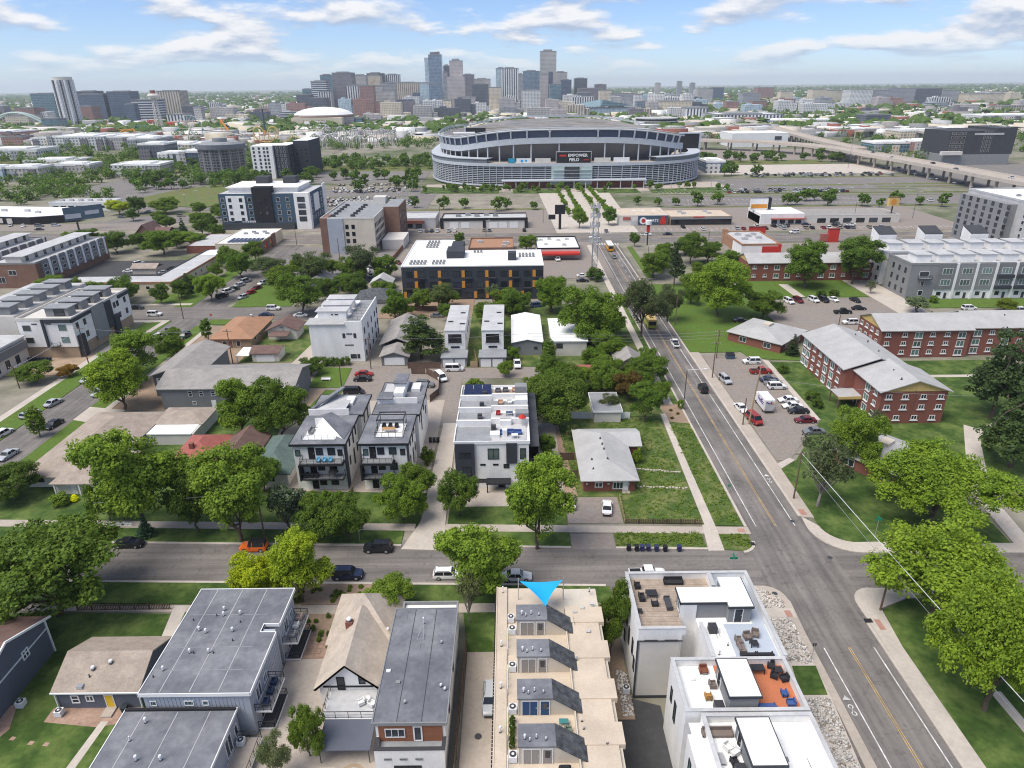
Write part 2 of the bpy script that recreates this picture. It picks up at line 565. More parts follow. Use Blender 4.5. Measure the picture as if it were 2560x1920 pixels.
# ---------------------------------------------------------------- ground, streets, pavements, lawns
def groundmat():
 m, t, p = newmat('ground')
 pos = position(t)
 n1, n2, n3 = noise(t, pos, .012,6,.65), noise(t, pos, .12,4), noise(t, pos, .0012,4)
 a = mixc(t, mapr(t, n1,.47,.63,0,1),(.29,.26,.215),(.105,.128,.06))
 a = mixc(t, mapr(t, n3,.40,.62,0,.8), a, (.085,.115,.055))
 a = mixc(t, 1.0, a, mapr(t, n2,.3,.7,.75,1.25), 'MULTIPLY')
 t.links.new(a, p.inputs['Base Color'])
 p.inputs['Roughness'].default_value = .95
 p.inputs['Specular IOR Level'].default_value = .1
 MATS['ground'] = m
groundmat()
def roadmat(key, axis, centre, tone=(.155,.142,.134), patch=(.215,.196,.18)):
 """asphalt with darker wheel tracks along the lane and sealed cracks"""
 m, t, p = newmat(key)
 st = (1,.035,1) if axis == 'y' else (.035,1,1)
 pos = position(t)
 ps = position(t, st)
 n1, n2, n3 = noise(t, ps, .9,4), noise(t, pos, .12,5), noise(t, pos, 2.2,3)
 base = mixc(t, mapr(t, n2,.38,.62,0,1), tone, patch)
 f = mth(t, 'MULTIPLY', mapr(t, n1,.35,.65,.78,1.16), mapr(t, n3,.3,.7,.92,1.08))
 cr = mth(t, 'ABSOLUTE', mth(t, 'SUBTRACT', noise(t, pos, .16,3,.5),.5))
 f = mth(t, 'MULTIPLY', f, mapr(t, cr, .002,.008,.80,1))
 blot = noise(t, pos, .45,2)
 f = mth(t, 'MULTIPLY', f, mapr(t, blot, .62,.7,1,.86))
 t.links.new(mixc(t, 1.0, base, f, 'MULTIPLY'), p.inputs['Base Color'])
 p.inputs['Roughness'].default_value = .9
 p.inputs['Specular IOR Level'].default_value = .2
 MATS[key] = m
roadmat('road_y', 'y', 45)
roadmat('road_x', 'x', 87,(.175,.158,.147),(.21,.19,.175))

g = MB()
g.add([(-26000,-2000,-.06),(26000,-2000,-.06),(26000,24000,-.06),(-26000,24000,-.06)], [(0,1,2,3)])
struct('ground', g, 'ground')
_z = [0]
def sheet(name, poly, z, mt, label=None, kind='structure'):
 """a paved or planted slab with its top at z"""
 _z[0] += 1
 b = MB().prism(poly, -.05, z + (_z[0] % 12)*.0035)
 return b.build(name, mt, kind=kind)
def rect(x0, x1, y0, y1):
 return [(x0, y0),(x1, y0),(x1, y1),(x0, y1)]
def arc(cx, cy, r, a0, a1, n=7):
 return [(cx + r*math.cos(rad(a0 + (a1 - a0)*i/n)), cy + r*math.sin(rad(a0 + (a1 - a0)*i/n))) for i in range(n + 1)]
def hk(x, far):      # kerb lines of the cross street in front (it runs 2 degrees off square)
 return (91.46 - .0345*(x - 16.6)) if far else (82.94 - .0275*(x - 6.3))
# carriageways
struct('road', MB().prism([(-200,87),(-200,101),(-60,95.5),(42,93),(53,92),(200,89),(200,77),(53,79.5),(42,80),(-60,83)], -.06,.004), 'road_x')
struct('road', MB().prism(rect(38.6,51.6,20,362),-.06,.009), 'road_y')
struct('road', MB().prism(rect(-113.5,-99.8,60,330),-.06,.013), 'road_y')
struct('road', MB().prism([(-175,232),(-50,227.5),(-50,213),(-175,217.5)], -.06,.017), 'road_x')
struct('road', MB().prism([(-420,373),(-50,352.5),(300,341.5),(300,322),(-50,330),(-420,351)], -.06,.021), 'road_x')
# big paved lots
LOTS = [
 ('old_asphalt', [(-47,149.6),(-13,149.6),(-13,171),(-47,173)]),                        # alley court
 ('old_asphalt', [(-19.6,136),(-12.4,136),(-12.4,152),(-20.2,152)]),                     # alley
 ('old_asphalt', rect(-13,32,163,170.6)),
 ('old_asphalt', [(53.4,119.4),(56,119.4),(69.2,137),(69.2,176),(53.4,178)]),           # apartment car park
 ('old_asphalt', [(82,197.5),(170,197.5),(170,206),(129,206),(127.5,231),(86,231)]),  # drive and car park beyond
 ('old_asphalt', rect(9.6,19.2,98.6,106.8)),('old_asphalt', rect(9.6,16.8,91.4,95.6)),    # gravel driveway
 ('dark_asphalt', [(11.4,38),(17.4,38),(17.8,60.5),(14.4,61.6),(11.6,67)]),
 ('dark_asphalt', rect(-182,-134,257,300)),
 ('asphalt', rect(-100,-52,262,325)),('old_asphalt', rect(-52,41,262,329)),
 ('old_asphalt', rect(-60,42,352,428)),('old_asphalt', rect(56,240,351,425)),
 ('asphalt', rect(-250,-52,429,520)),('asphalt', rect(98,330,430,474)),
 ('asphalt', rect(150,330,500,560)),('pale_concrete', rect(150,332,590,660)),
 ('concrete', [(-64,500),(-64,545),(160,545),(160,500)]),
 ('pale_concrete', [(24,352),(66,352),(70,500),(20,500)]),                                # promenade
 ('asphalt', [(-330,515),(-262,470),(-225,600),(-330,610)]),
 ('old_asphalt', rect(-300,-200,372,392)),('asphalt', [(-240,392),(-120,392),(-120,440),(-215,420)]),
 ('old_asphalt', rect(-110,-55,362,430)),('asphalt', rect(-260,-150,600,640)),
 ('asphalt', rect(-180,-70,560,640)),('old_asphalt', rect(190,420,700,820)),('asphalt', rect(330,520,480,640)),
 ('old_asphalt', rect(98,126,285,322)),('old_asphalt', rect(126,215,285,322)),('pale_concrete', rect(127.5,138,206,290)),
]
for i, (mt_, poly) in enumerate(LOTS):
 struct('parking_lot', MB().prism(poly, -.06,.026 + i*.0035), mt_)
# concrete drive between the white townhouses
sheet('driveway', [(-18.6,91.8),(-11.5,91.4),(-11.9,99.6),(-12.5,137.4),(-15.6,137.4),(-16.2,99.7)], .14, 'pale_concrete')
# lawns beside the cross street, far side
def strip(name, x0, x1, a, b, z, mt_):
 """band between a and b metres behind the far kerb of the cross street"""
 sheet(name, [(x0, hk(x0,1) + a),(x1, hk(x1,1) + a),(x1, hk(x1,1) + b),(x0, hk(x0,1) + b)], z, mt_)
KERB = 'pale_concrete'
for x0, x1 in ((-100,-18.7),(-11.4,9.5),(16.9,32)):
 strip('kerb', x0, x1,0,.45,.12, KERB)
strip('lawn', -99,-76,.45,4.2,.10, 'lawn')
strip('flower_bed', -76,-68.6,.45,4.2,.10, 'red_mulch')
strip('lawn', -68.6,-18.8,.45,4.2,.10, 'lawn')
strip('lawn', -11.4,9.5,.45,4.2,.10, 'lawn')
strip('lawn', 17,31.8,.45,4.4,.10, 'weed_lawn')
for x0, x1 in ((-99,-17),(-11.8,40.2)):
 strip('pavement', x0, x1,4.2,6.2,.13, 'concrete')
sheet('lawn', [(-99,99.5),(-45,98.6),(-45,112),(-52,118),(-52,145),(-99,145)], .095, 'lawn')
sheet('lawn', [(-45,98.8),(-16.6,98),(-16.2,108.6),(-45,110)], .10, 'lawn')
sheet('lawn', [(-11.5,98),(9.4,97.4),(9.4,104),(-11.5,104)], .10, 'lawn')
sheet('yard', rect(-11.8,9.5,104,137),.06, 'concrete')
sheet('yard', rect(-45,-16.4,108.6,150),.05, 'concrete')
sheet('yard', rect(9.5,12.5,107,136),.07, 'dirt')
sheet('lawn', [(12,106.8),(19.2,106.8),(19.2,98.6),(33,98.1),(34,139.6),(10,140)], .085, 'weed_lawn')
sheet('lawn', [(34.8,97.6),(39.6,97.3),(39.7,136),(35.3,137)], .10, 'weed_lawn')
sheet('lawn', [(34.4,90.9)] + arc(37,93,2.6,-80,0) + [(39.6,94.9),(34.7,95)], .10, 'weed_lawn')
sheet('pavement', [(33,97.5),(34.8,97.5),(35.4,141),(34.2,141)], .12, 'pale_concrete')
sheet('pavement', [(31.8,90.5),(34.4,90.5),(34.8,97.6),(32.6,97.6)], .135, 'pale_concrete')
sheet('kerb', [(39.7,97),(40.15,97),(40.15,215),(39.7,215)], .12, KERB)
sheet('kerb', arc(37,93,3.1,-80,0) + arc(37,93,2.6,0,-80),.12, KERB)
sheet('planting_bed', [(35.4,136.6),(39.7,136),(39.7,146),(34.6,146)], .11, 'dirt')
sheet('yard', rect(10,39.7,140,163),.07, 'weed_lawn')
sheet('yard', rect(-13,39.7,170.6,228),.06, 'weed_lawn')
sheet('pavement', rect(36.2,38.2,146,322),.13, 'pale_concrete')
sheet('lawn', rect(38.2,39.7,146,212),.11, 'lawn')
# apartment side of the avenue
sheet('kerb', rect(50.1,50.55,100,322),.12, KERB)
sheet('pavement', [(50.55,99.8),(52.7,99.4),(53.0,118),(53.1,180),(50.55,180)], .13, 'concrete')
sheet('pavement', [(50.6,99.8)] + arc(57.2,96.5,6.9,175,265) + [(84,89.2),(84,91.6),(60,92.4)] + arc(57.2,97,4.7,260,180),.135, 'pale_concrete')
sheet('lawn', [(52.7,99.4)] + arc(57.4,97.2,4.8,185,265) + [(60,92.4),(82,91.4),(82.6,99),(81,110),(130,110),(130,172),(69.5,172),(69.5,137),(57,119),(53,117)], .10, 'lawn')
sheet('pavement', [(68.2,137),(69.6,137),(70.4,173),(69.0,174)], .135, 'pale_concrete')
sheet('pavement', [(53,116),(57,119.3),(56.2,120.2),(53,118)], .14, 'pale_concrete')
sheet('pavement', [(82,89.2),(85,89.2),(88,106),(102,132),(100,134),(85,108)], .14, 'pale_concrete')
sheet('pavement', [(99,128),(122,140),(121,142),(98,130)], .145, 'pale_concrete')
sheet('pavement', rect(97,125,160.5,162),.14, 'pale_concrete')
sheet('lawn', rect(96,135,132,172),.11, 'bright_lawn')
sheet('lawn', [(50.8,180),(64,180),(84,196),(84,252),(50.8,252)], .11, 'bright_lawn')
sheet('lawn', [(86,233),(127,233),(127,256),(86,256)], .115, 'bright_lawn')
sheet('lawn', rect(138,200,219,229),.12, 'bright_lawn')
sheet('pavement', rect(101,104.5,233,250),.14, 'pale_concrete')
sheet('lawn', [(66,176.5),(72,174),(80,173),(79,181),(63,188)], .125, 'bright_lawn')
# near corner by the avenue
sheet('kerb', [(49.6,30),(50.05,30),(50.05,74),(49.6,74)], .12, KERB)
sheet('pavement', [(49.9,30),(52,30),(52.3,69.5),(53.1,76.8),(58,79),(100,78),(100,80.4),(54,81.2)] + arc(53.4,78,3.3,95,175),.135, 'pale_concrete')
sheet('lawn', [(52,30),(90,30),(90,77.8),(58,78.8),(53.2,76.6),(52.3,69.5)], .10, 'lawn')
sheet('pavement', [(60,40),(61.2,40),(60.6,62),(59.2,62)], .14, 'pale_concrete')
# near side of the cross street
sheet('pavement', [(-120,81.5),(-64,79),(-31.5,79),(-31.5,77.2),(-120,79.6)], .13, 'concrete')
sheet('pavement', rect(-31.5,12,76.9,78.8),.13, 'concrete')
sheet('kerb', [(-150, hk(-150,0) - .45),(14, hk(14,0) - .45),(14, hk(14,0)),(-150, hk(-150,0))], .12, KERB)
sheet('lawn', [(-150,82),(-34,79),(-34, hk(-34,0) - .45),(-150, hk(-150,0) - .45)], .10, 'lawn')
sheet('planting_bed', [(-34,78.9),(-18,78.9),(-18,83.1),(-34,83.6)], .11, 'dirt')
sheet('lawn', [(-18,78.9),(14.5,78.9),(14.5,82.2),(-18,83.1)], .10, 'lawn')
sheet('lawn', [(-130,30),(-43.2,30),(-43.2,77.2),(-130,79)], .095, 'lawn')
sheet('driveway', [(-30.4,38),(-22.4,38),(-24.8,77),(-30.4,77)], .10, 'concrete')
sheet('yard', rect(-24.7,-15.4,38,61),.09, 'concrete')
sheet('planting_bed', rect(-30.4,-24.4,68.5,76.9),.115, 'dirt')
sheet('lawn', [(-6.4,69.4),(-2.2,69.4),(-2.2,76.9),(-7.4,76.9)], .10, 'lawn')
sheet('driveway', rect(-6.4,-2.1,38,69.4),.11, 'concrete')
sheet('footpath', [(-50.9,50),(-49.8,50),(-49.2,59),(-50.1,59)], .13, 'pale_concrete')
sheet('footpath', [(-48.6,69),(-47.1,69),(-48.2,79),(-50.2,79)], .13, 'pale_concrete')
sheet('patio', [(-57,59),(-50.2,58.2),(-46,59),(-46,61),(-57,61)], .12, 'flagstone')
sheet('patio', [(-66,52),(-62.5,53),(-60.5,58),(-62,62),(-64,60),(-66,55)], .12, 'flagstone')
sheet('rock_bed', [(30.6,42),(37.6,42),(39.2,61.6),(39.4,66.5),(40,72),(40.2,78.6),(38.6,81),(36.4,82),(31,81.8),(30.8,72)], .10, 'pale_concrete')
sheet('lawn', [(36.2,66.4),(39.3,66.4),(38.9,61.8),(35.6,61.8)], .15, 'lawn')
sheet('pavement', [(38.2,30),(40.0,30),(40.3,72),(40.6,78.4)] + arc(37.4,79,3.0,0,80) + [(36.4,82),(39.4,78.6),(39.3,66)], .12, 'concrete')
sheet('pavement', [(31,75.2),(40.2,75.2),(40.3,77),(31,77)], .13, 'pale_concrete')
sheet('planting_bed', rect(11.2,14.4,58.5,76.5),.12, 'dirt')
# left avenue: verges and pavements
for x0, x1, y0, y1 in ((-118,-111.8,120,214),(-101.4,-97.4,99,208),(-118,-111.8,229,300),(-97,-90,228,262)):
 sheet('lawn', rect(x0, x1, y0, y1),.10, 'bright_lawn' if y1 > 205 else 'lawn')
sheet('pavement', rect(-120,-118,110,214),.13, 'pale_concrete')
sheet('pavement', rect(-97.4,-95.8,99,208),.13, 'pale_concrete')
sheet('driveway', [(-101.6,141),(-92,138),(-92,146),(-101.6,148)], .135, 'pale_concrete')
sheet('pavement', rect(-160,-113,212.3,214.3),.135, 'pale_concrete')
sheet('pavement', rect(-160,-113,231.2,233.2),.135, 'pale_concrete')
sheet('lawn', [(-128,234),(-113,234),(-113,246),(-128,246)], .11, 'bright_lawn')
sheet('lawn', rect(-120,-113,205,212),.11, 'bright_lawn')
sheet('pavement', [(-115.5,196),(-113.8,196),(-112.4,214),(-114.4,214)], .14, 'pale_concrete')
sheet('lawn', [(-99,209.5),(-86,209),(-86,214.2),(-99,214.6)], .11, 'bright_lawn')
sheet('lawn', rect(-97.5,-77,228.6,262),.11, 'bright_lawn')
sheet('pavement', rect(-97.4,-62,232.5,234.3),.14, 'pale_concrete')
sheet('yard', rect(-97,-76,146,208),.07, 'dirt')
sheet('lawn', rect(-76,-58,176,212),.09, 'weed_lawn')
sheet('lawn', rect(-60.3,-56.5,176,212),.10, 'bright_lawn')
sheet('driveway', [(-61,174),(-55.4,174),(-56.4,194),(-59,194)], .12, 'concrete')
sheet('lawn', [(-52,158.5),(-43,157.8),(-43.4,171),(-52,172)], .10, 'bright_lawn')
sheet('lawn', [(-48.6,146),(-44,146),(-42.4,156.4),(-47,156.4)], .10, 'bright_lawn')
sheet('footpath', [(-51.4,146),(-48.6,146),(-47,157),(-51,157)], .11, 'tan_brick')
sheet('yard', rect(-137,-119,168,185),.08, 'tan_brick')
sheet('yard', rect(-45,-13,214,236),.06, 'dirt')
# verges by the boulevard and the stadium
sheet('lawn', [(53.6,262),(56.6,262),(57,318),(54.6,318)], .11, 'bright_lawn')
for p in ([(-64,498),(-8,494),(-8,519),(-30,521),(-64,531)], [(2,494),(34,492),(34,512),(2,514)], [(62,492),(92,490),(92,510),(62,512)],
          [(100,490),(160,486),(160,515),(130,512),(100,506)]):
 sheet('lawn', p, .14, 'lawn')
for p in (rect(190,262,517,523), rect(266,330,505,512), rect(266,330,519,525), rect(100,330,425,429), rect(-110,22,424.5,429)):
 sheet('verge', p, .12, 'dry_grass')
sheet('grass_mound', [(-262,470),(-196,442),(-180,470),(-200,540),(-225,560),(-250,525)], .5, 'dry_grass')
sheet('verge', [(-330,640),(-60,640),(-60,690),(-330,700)], .12, 'dry_grass')
sheet('verge', [(-620,760),(-300,700),(-260,760),(-620,900)], .12, 'dry_grass')
sheet('verge', rect(160,300,662,700),.12, 'dry_grass')
sheet('verge', [(-215,420),(-120,405),(-120,412),(-215,430)], .13, 'dry_grass')

# painted markings
def line(name, x0, x1, y0, y1, mt_='lane_white', z=.02):
 struct(name, Bx(x0, x1, y0, y1,0, z), mt_)
for y0, y1 in ((20,69.6),(97.2,322)):
 line('lane_line', 41.7,41.85, y0, y1)
 line('lane_line', 48.45,48.6, y0, y1)
 line('centre_line', 45.02,45.1, y0, y1, 'lane_yellow')
 line('centre_line', 45.28,45.36, y0, y1, 'lane_yellow')
for k in range(9):
 line('crosswalk_bar', 41 + k*1.25,41.7 + k*1.25,323,326)
 line('crosswalk_bar', 41 + k*1.25,41.7 + k*1.25,350,353)
for k in range(7):
 line('turn_lane_dash', 47,47.12,262 + k*9,266 + k*9)
for k in range(34):
 x = -190 + k*13
 yc = 341 - .031*(x - 45)
 if not 36 < x < 54:
  line('lane_dash', x, x + 4, yc - 5, yc - 4.8, 'lane_white', .03)
  line('lane_dash', x, x + 4, yc + 5, yc + 5.2, 'lane_white', .03)
  line('median_line', x, x + 13, yc - .2, yc + .2, 'lane_yellow', .03)
def bikemark(x, y, z=.022):
 """bicycle stencil painted in the side lane: two rings, a frame and an arrow"""
 b = MB()
 for dy in (-.5,.5):
  ring = [(x + .34*math.cos(t*math.pi/6), y + dy + .34*math.sin(t*math.pi/6)) for t in range(12)]
  inn = [(x + .2*math.cos(t*math.pi/6), y + dy + .2*math.sin(t*math.pi/6)) for t in range(12)]
  for i in range(12):
   j = (i + 1) % 12
   b.quad((*inn[i], z),(*ring[i], z),(*ring[j], z),(*inn[j], z))
 b.box(x - .05, x + .05, y - .3, y + .3, z - .01, z)
 b.add([(x - .5, y + 1.5, z),(x + .5, y + 1.5, z),(x, y + 2.2, z)], [(0,1,2)])
 b.build('bicycle_marking', 'lane_white', kind='structure')
bikemark(41.0,59.6)
bikemark(49.3,112)
for (x0, x1, y0, y1) in ((50.9,51.7,72.6,74.6),(50.8,51.8,100.2,102),(38.9,39.8,75.3,76.6),(38.2,39.4,95.4,96.4)):
 struct('tactile_paving', Bx(x0, x1, y0, y1,.05,.185), 'tactile')
for x, y in ((50.1,74.4),(39.4,92.2)):
 struct('storm_drain', Bx(x - .5, x + .5, y - .4, y + .4,.02,.19).box(x - .35, x + .35, y - .25, y + .25,.05,.2), 'near_black')
for x, y in ((48.6,98.6),(50.8,88.6),(38.9,80.2),(-4.4,56.4)):
 struct('manhole_cover', MB().tube((x, y, 0),(x, y, .15 if x < 40 else .03),.42, n=14), 'dark_grey')

# low stone edging across the weedy plot
for i, (x0, y0, x1, y1) in enumerate(((24.6,116.4,32.6,115.0),(23.6,109.9,32.6,109.2))):
 e = thing('stone_edging', ['upper', 'lower'][i] + ' row of pale edging stones across the weedy plot', 'edging', (x0, y0,.1))
 for k in range(16):
  f = k/15
  x, y = x0 + (x1 - x0)*f, y0 + (y1 - y0)*f + R.uniform(-.12,.12)
  MB().prism([(x - .26, y - .16),(x + .2, y - .18),(x + .26, y + .14),(x - .2, y + .18)], .05,.28 + R.uniform(0,.08)).build('stone', 'pale_concrete', e)

# stall lines and planted strips in the big lots
for x0, x1, ys in ((-140,-60,(443,458,473)),(104,240,(436,452,486,494)),(192,320,(575,584)),(-250,-150,(446,462)),(-128,-74,(511,521)),(60,235,(356,))):
 for y in ys:
  b = MB()
  for i in range(int((x1 - x0)/3)):
   b.box(x0 + i*3, x0 + i*3 + .16, y - .1, y + 5,.05,.15)
  b.build('parking_lines', 'lane_white', kind='structure')
for x0, x1, y in ((104,325,468),(104,325,480),(-250,-64,482),(-250,-64,432.5),(190,325,565),(-180,-74,552)):
 sheet('verge', rect(x0, x1, y, y + 2.2),.13, 'dry_grass')

# ================================================================ near row of buildings
def flatroof(t, x0, x1, y0, y1, z, over=.25, th=.25, mt='grey_membrane', edge='white_trim'):
 r = Bx(x0 - over, x1 + over, y0 - over, y1 + over, z - th, z)
 o = r.build('roof', mt, t)
 MB().parapet(x0 - over - .06, x1 + over + .06, y0 - over - .06, y1 + over + .06, z - th - .05, z + .07,.1).build('roof_edge', edge, o)
 return o
def seams(roof, x0, x1, ys, z, axis='x', mt='light_membrane'):
 for p in ys:
  if axis == 'x':
   Bx(x0, x1, p - .04, p + .04, z, z + .02).build('roof_seam', mt, roof)
  else:
   Bx(p - .04, p + .04, x0, x1, z, z + .02).build('roof_seam', mt, roof)
def battens(b, x0, x1, y, z0, z1, step=.45, m=0):
 n = int((x1 - x0)/step)
 for i in range(1, n):
  x = x0 + i*step
  b.box(x - .03, x + .03, y - .035, y, z0, z1, m)

# --- grey flat-roofed townhouse with side balconies
t = thing('townhouse', 'long grey flat-roofed townhouse with side balconies beside concrete drive', 'townhouse', (-36.6,65.6,0))
b = Bx(-42.6,-30.5,57,67.0,0,6.75).box(-42.6,-30.5,67.9,74.1,0,6.75).box(-42.6,-32.2,67.0,67.9,0,6.7)
battens(b, -42.6,-30.5,57,3.5,6.75)
for i in range(36):
 y = 57.3 + i*.46
 if not 66.8 < y < 68.1:
  b.box(-30.5,-30.46, y, y + .06,0,6.75)
b.build('wall', 'pale_siding', t)
r = Bx(-42.9,-30.2,56.8,66.2,6.75,7.0).box(-42.9,-30.2,67.7,74.3,6.75,7.0).box(-42.9,-32.1,66.2,67.7,6.75,7.0).build('roof', 'grey_membrane', t)
Bx(-42.95,-30.15,56.7,56.8,6.6,7.08).box(-30.2,-30.1,56.7,66.2,6.6,7.08).box(-30.2,-30.1,67.7,74.4,6.6,7.08).box(-43,-42.9,56.7,74.4,6.6,7.08).box(-42.9,-30.2,74.3,74.4,6.6,7.08).box(-32.1,-30.2,66.2,66.3,6.6,7.08).box(-32.2,-32.1,66.2,67.7,6.6,7.08).box(-32.1,-30.2,67.6,67.7,6.6,7.08).build('roof_edge', 'white_trim', r)
seams(r, 57,74.2,(-40.6,-37.2,-33.9),7.0, 'y')
seams(r, -42.8,-32.3,(60.2,63.8,69.4),7.0, 'x', 'mid_membrane')
for p in ((-38.2,70.2),(-37.9,69.2),(-35.8,69.4),(-40.0,66.6),(-39.0,66.2),(-35.7,66.4),(-39.6,62.9),(-37.3,62.9),(-41.6,60.2)):
 vent(t, *p, 7.0)
for p in ((-41.5,68.4),(-38.8,69.2),(-35.3,68.0),(-35.1,64.8),(-39.1,62.8),(-36.7,62.8),(-42.3,59.2)):
 vent(t, *p, 7.0,.35,.06, False, 'dark_metal')
for x, w_ in ((-41.6,.75),(-37.5,1.1),(-35.6,.75)):
 win(t, 'S', 57, x, 4.95, w_, .75, glass='green_glass')
for y, z in ((72.4,3.6),(70.2,3.3),(61.6,3.6),(59.4,3.3)):
 win(t, 'E', -30.5, y, z, 1.1 if z > 3.4 else 1.5,1.3 if z > 3.4 else 2.1, mull=1)
for y0, y1 in ((68.2,73.6),(57.6,62.6)):
 balcony(t, -30.44,-28.5, y0, y1,3.2, open_='E')
 balcony(t, -30.44,-28.5, y0, y1,.4, open_='E', floor='dark_grey')
win(t, 'E', -30.5,71,.6,1.8,2.1, frame='near_black', mull=1)
win(t, 'E', -30.5,60,.6,1.8,2.1, frame='near_black', mull=1)
# --- lower rear block
t = thing('townhouse', 'low grey flat-roofed rear block attached to the long grey townhouse, at the bottom edge', 'townhouse', (-38,51,0))
Bx(-44.6,-32.2,44,56.7,0,4.5).build('wall', 'pale_siding', t)
r = flatroof(t, -44.6,-32.2,44,56.55,4.72,.2, edge='white_trim')
Bx(-44.7,-32.1,56.4,56.68,4.72,5.0).build('parapet', 'near_black', r)
seams(r, 44,56.3,(-42.4,-38.6,-34.9),4.72, 'y')
for p in ((-41.6,54.9),(-40.3,50.2),(-37.7,50.2)):
 vent(t, *p, 4.72,.6,.1)
vent(t, -42.2,52.6,4.72,.7,.08, False)
for y in (53.6,47.5):
 win(t, 'E', -32.2, y, 1.2,1.6,2.6, mull=1)
win(t, 'E', -32.2,55.7,1.6,.8,1.6)
balcony(t, -32.15,-29.4,49.8,55.9,1.0, open_='E', floor='concrete')
condenser(t, -31.5,55.0,1.0,.8)
# --- small dark grey house with yellow door
t = thing('house', 'small dark blue-grey house with tan gabled roof and yellow door', 'house', (-51.1,65.3,0))
Bx(-56.1,-46.0,61,69.6,0,2.95).gwall('x', -56.0,61.1,69.5,2.95,1.9).gwall('x', -46.15,61.1,69.5,2.95,1.9).build('wall', 'grey_siding', t)
r = MB().gable(-56.5,-45.7,60.7,69.9,3.0,2.1, 'x').build('roof', 'tan_shingle', t)
Bx(-56.5,-45.7,60.58,60.7,2.82,3.02).box(-56.2,-56.1,60.75,60.95,0,2.85).box(-45.95,-45.85,60.75,60.95,0,2.85).build('gutter', 'white_trim', r)
win(t, 'S', 61,-53.9,1.0,1.0,1.3, fw_=.13, bars=1)
win(t, 'S', 61,-52.1,1.25,1.0,1.0, fw_=.13, mull=1)
door(t, 'S', 61,-49.75,.15,.95,2.1, 'yellow_door')
Bx(-50.4,-49.1,59.5,60.95,0,.35).build('door_step', 'concrete', t)
for p, q in (((-52.3,63.2),4.16),((-50.4,63.9),4.45)):
 vent(t, *p, q, .35,.13)
vent(t, -52.4,62.4,3.8,.4,.07, False, 'dark_metal')
Bx(-53.4,-52.7,61.0,61.6,3.2,3.55).build('skylight', 'steel', t)
tag(condenser(None, -55.6,60.0,.12,.85), 'round-topped air conditioner standing beside the small house with yellow door', 'air conditioner')
# --- dark house cut by the frame
t = thing('house', 'dark slate house with brown roof cut off by the left frame edge', 'house', (-69,62,0))
Bx(-78,-62.6,56.5,70.5,0,5.6).gwall('x', -62.7,56.5,70.5,5.6,2.6).build('wall', 'grey_siding', t)
r = MB().gable(-78,-62.2,56,71,5.6,2.8, 'x').build('roof', 'brown_shingle', t)
MB().slab([(-62.25,55.9,5.66),(-62.05,55.9,5.66),(-62.05,63.5,8.5),(-62.25,63.5,8.5)], .3).slab([(-62.25,63.5,8.5),(-62.05,63.5,8.5),(-62.05,71.1,5.66),(-62.25,71.1,5.66)], .3).build('barge_board', 'white_trim', r)
for y in (60,66):
 win(t, 'E', -62.6, y, 3.4,1.2,1.3, fw_=.15, mull=1)
Bx(-62.6,-62.5,56.5,70.5,4.1,4.25).box(-62.6,-62.45,70.3,70.5,0,5.6).build('trim_band', 'white_trim', t)
win(t, 'S', 56.5,-64.5,3.2,1.2,1.4)
tag(condenser(None, -61.2,61.4,.1,.9), 'grey air conditioner by the dark slate house at the left edge', 'air conditioner')

# --- cottage with pyramid roof, white gable and balcony
t = thing('cottage', 'white half-timbered cottage with tan pointed roof and rear balcony', 'house', (-20.4,66,0))
Bx(-23.9,-16.8,61.2,76.6,0,3.0).gwall('y', 61.2,-23.9,-16.8,3.0,3.3).build('wall', 'white_stucco', t)
r = MB().hip(-24.9,-15.6,68.0,77.8,3.0,4.3, 'y', 4.9,4.9).gable(-24.5,-16.2,60.8,71.5,3.0,3.62, 'y').build('roof', 'cream_shingle', t)
MB().slab([(-24.5,60.7,3.02),(-24.2,60.7,3.02),(-20.35,60.7,6.74),(-20.35,60.7,6.95)], .12).slab([(-16.2,60.7,3.02),(-20.35,60.7,6.95),(-20.35,60.7,6.74),(-16.5,60.7,3.02)], .12).box(-23.4,-17.3,61.08,61.2,3.0,3.18).build('timber_trim', 'near_black', t)
Bx(-22.0,-21.1,68.4,69.2,3.5,6.3).build('chimney', 'brick', t)
vent(t, -21.55,68.8,6.3,.35,.18)
vent(t, -16.9,69.6,3.6,.5,.14)
win(t, 'S', 61.2,-18.6,3.5,.8,1.25, frame='near_black', bars=1)
win(t, 'S', 61.2,-21.2,2.55,.95,2.05, frame='near_black', glass='car_glass')
Bx(-22.6,-16.4,57.0,61.05,2.2,2.5,0).box(-22.4,-16.6,57.2,61.0,2.5,2.52,1).build('balcony', ['white_trim', 'light_membrane'], t)
railing(t, [(-22.5,61),(-22.5,57.1),(-16.5,57.1),(-16.5,61)], 2.5,1.05, step=1.5)
# awning over the patio
t = thing('awning', 'flat dark blue patio awning below the cottage balcony', 'awning', (-19,55,0))
MB().slab([(-22.2,53.0,2.35),(-16.3,53.0,2.35),(-16.3,56.9,2.55),(-22.2,56.9,2.55)], .12).build('canopy', 'grey_siding', t)
for x in (-22,-16.5):
 MB().tube((x, 53.2,0),(x, 53.2,2.3),.06).build('post', 'dark_metal', t)
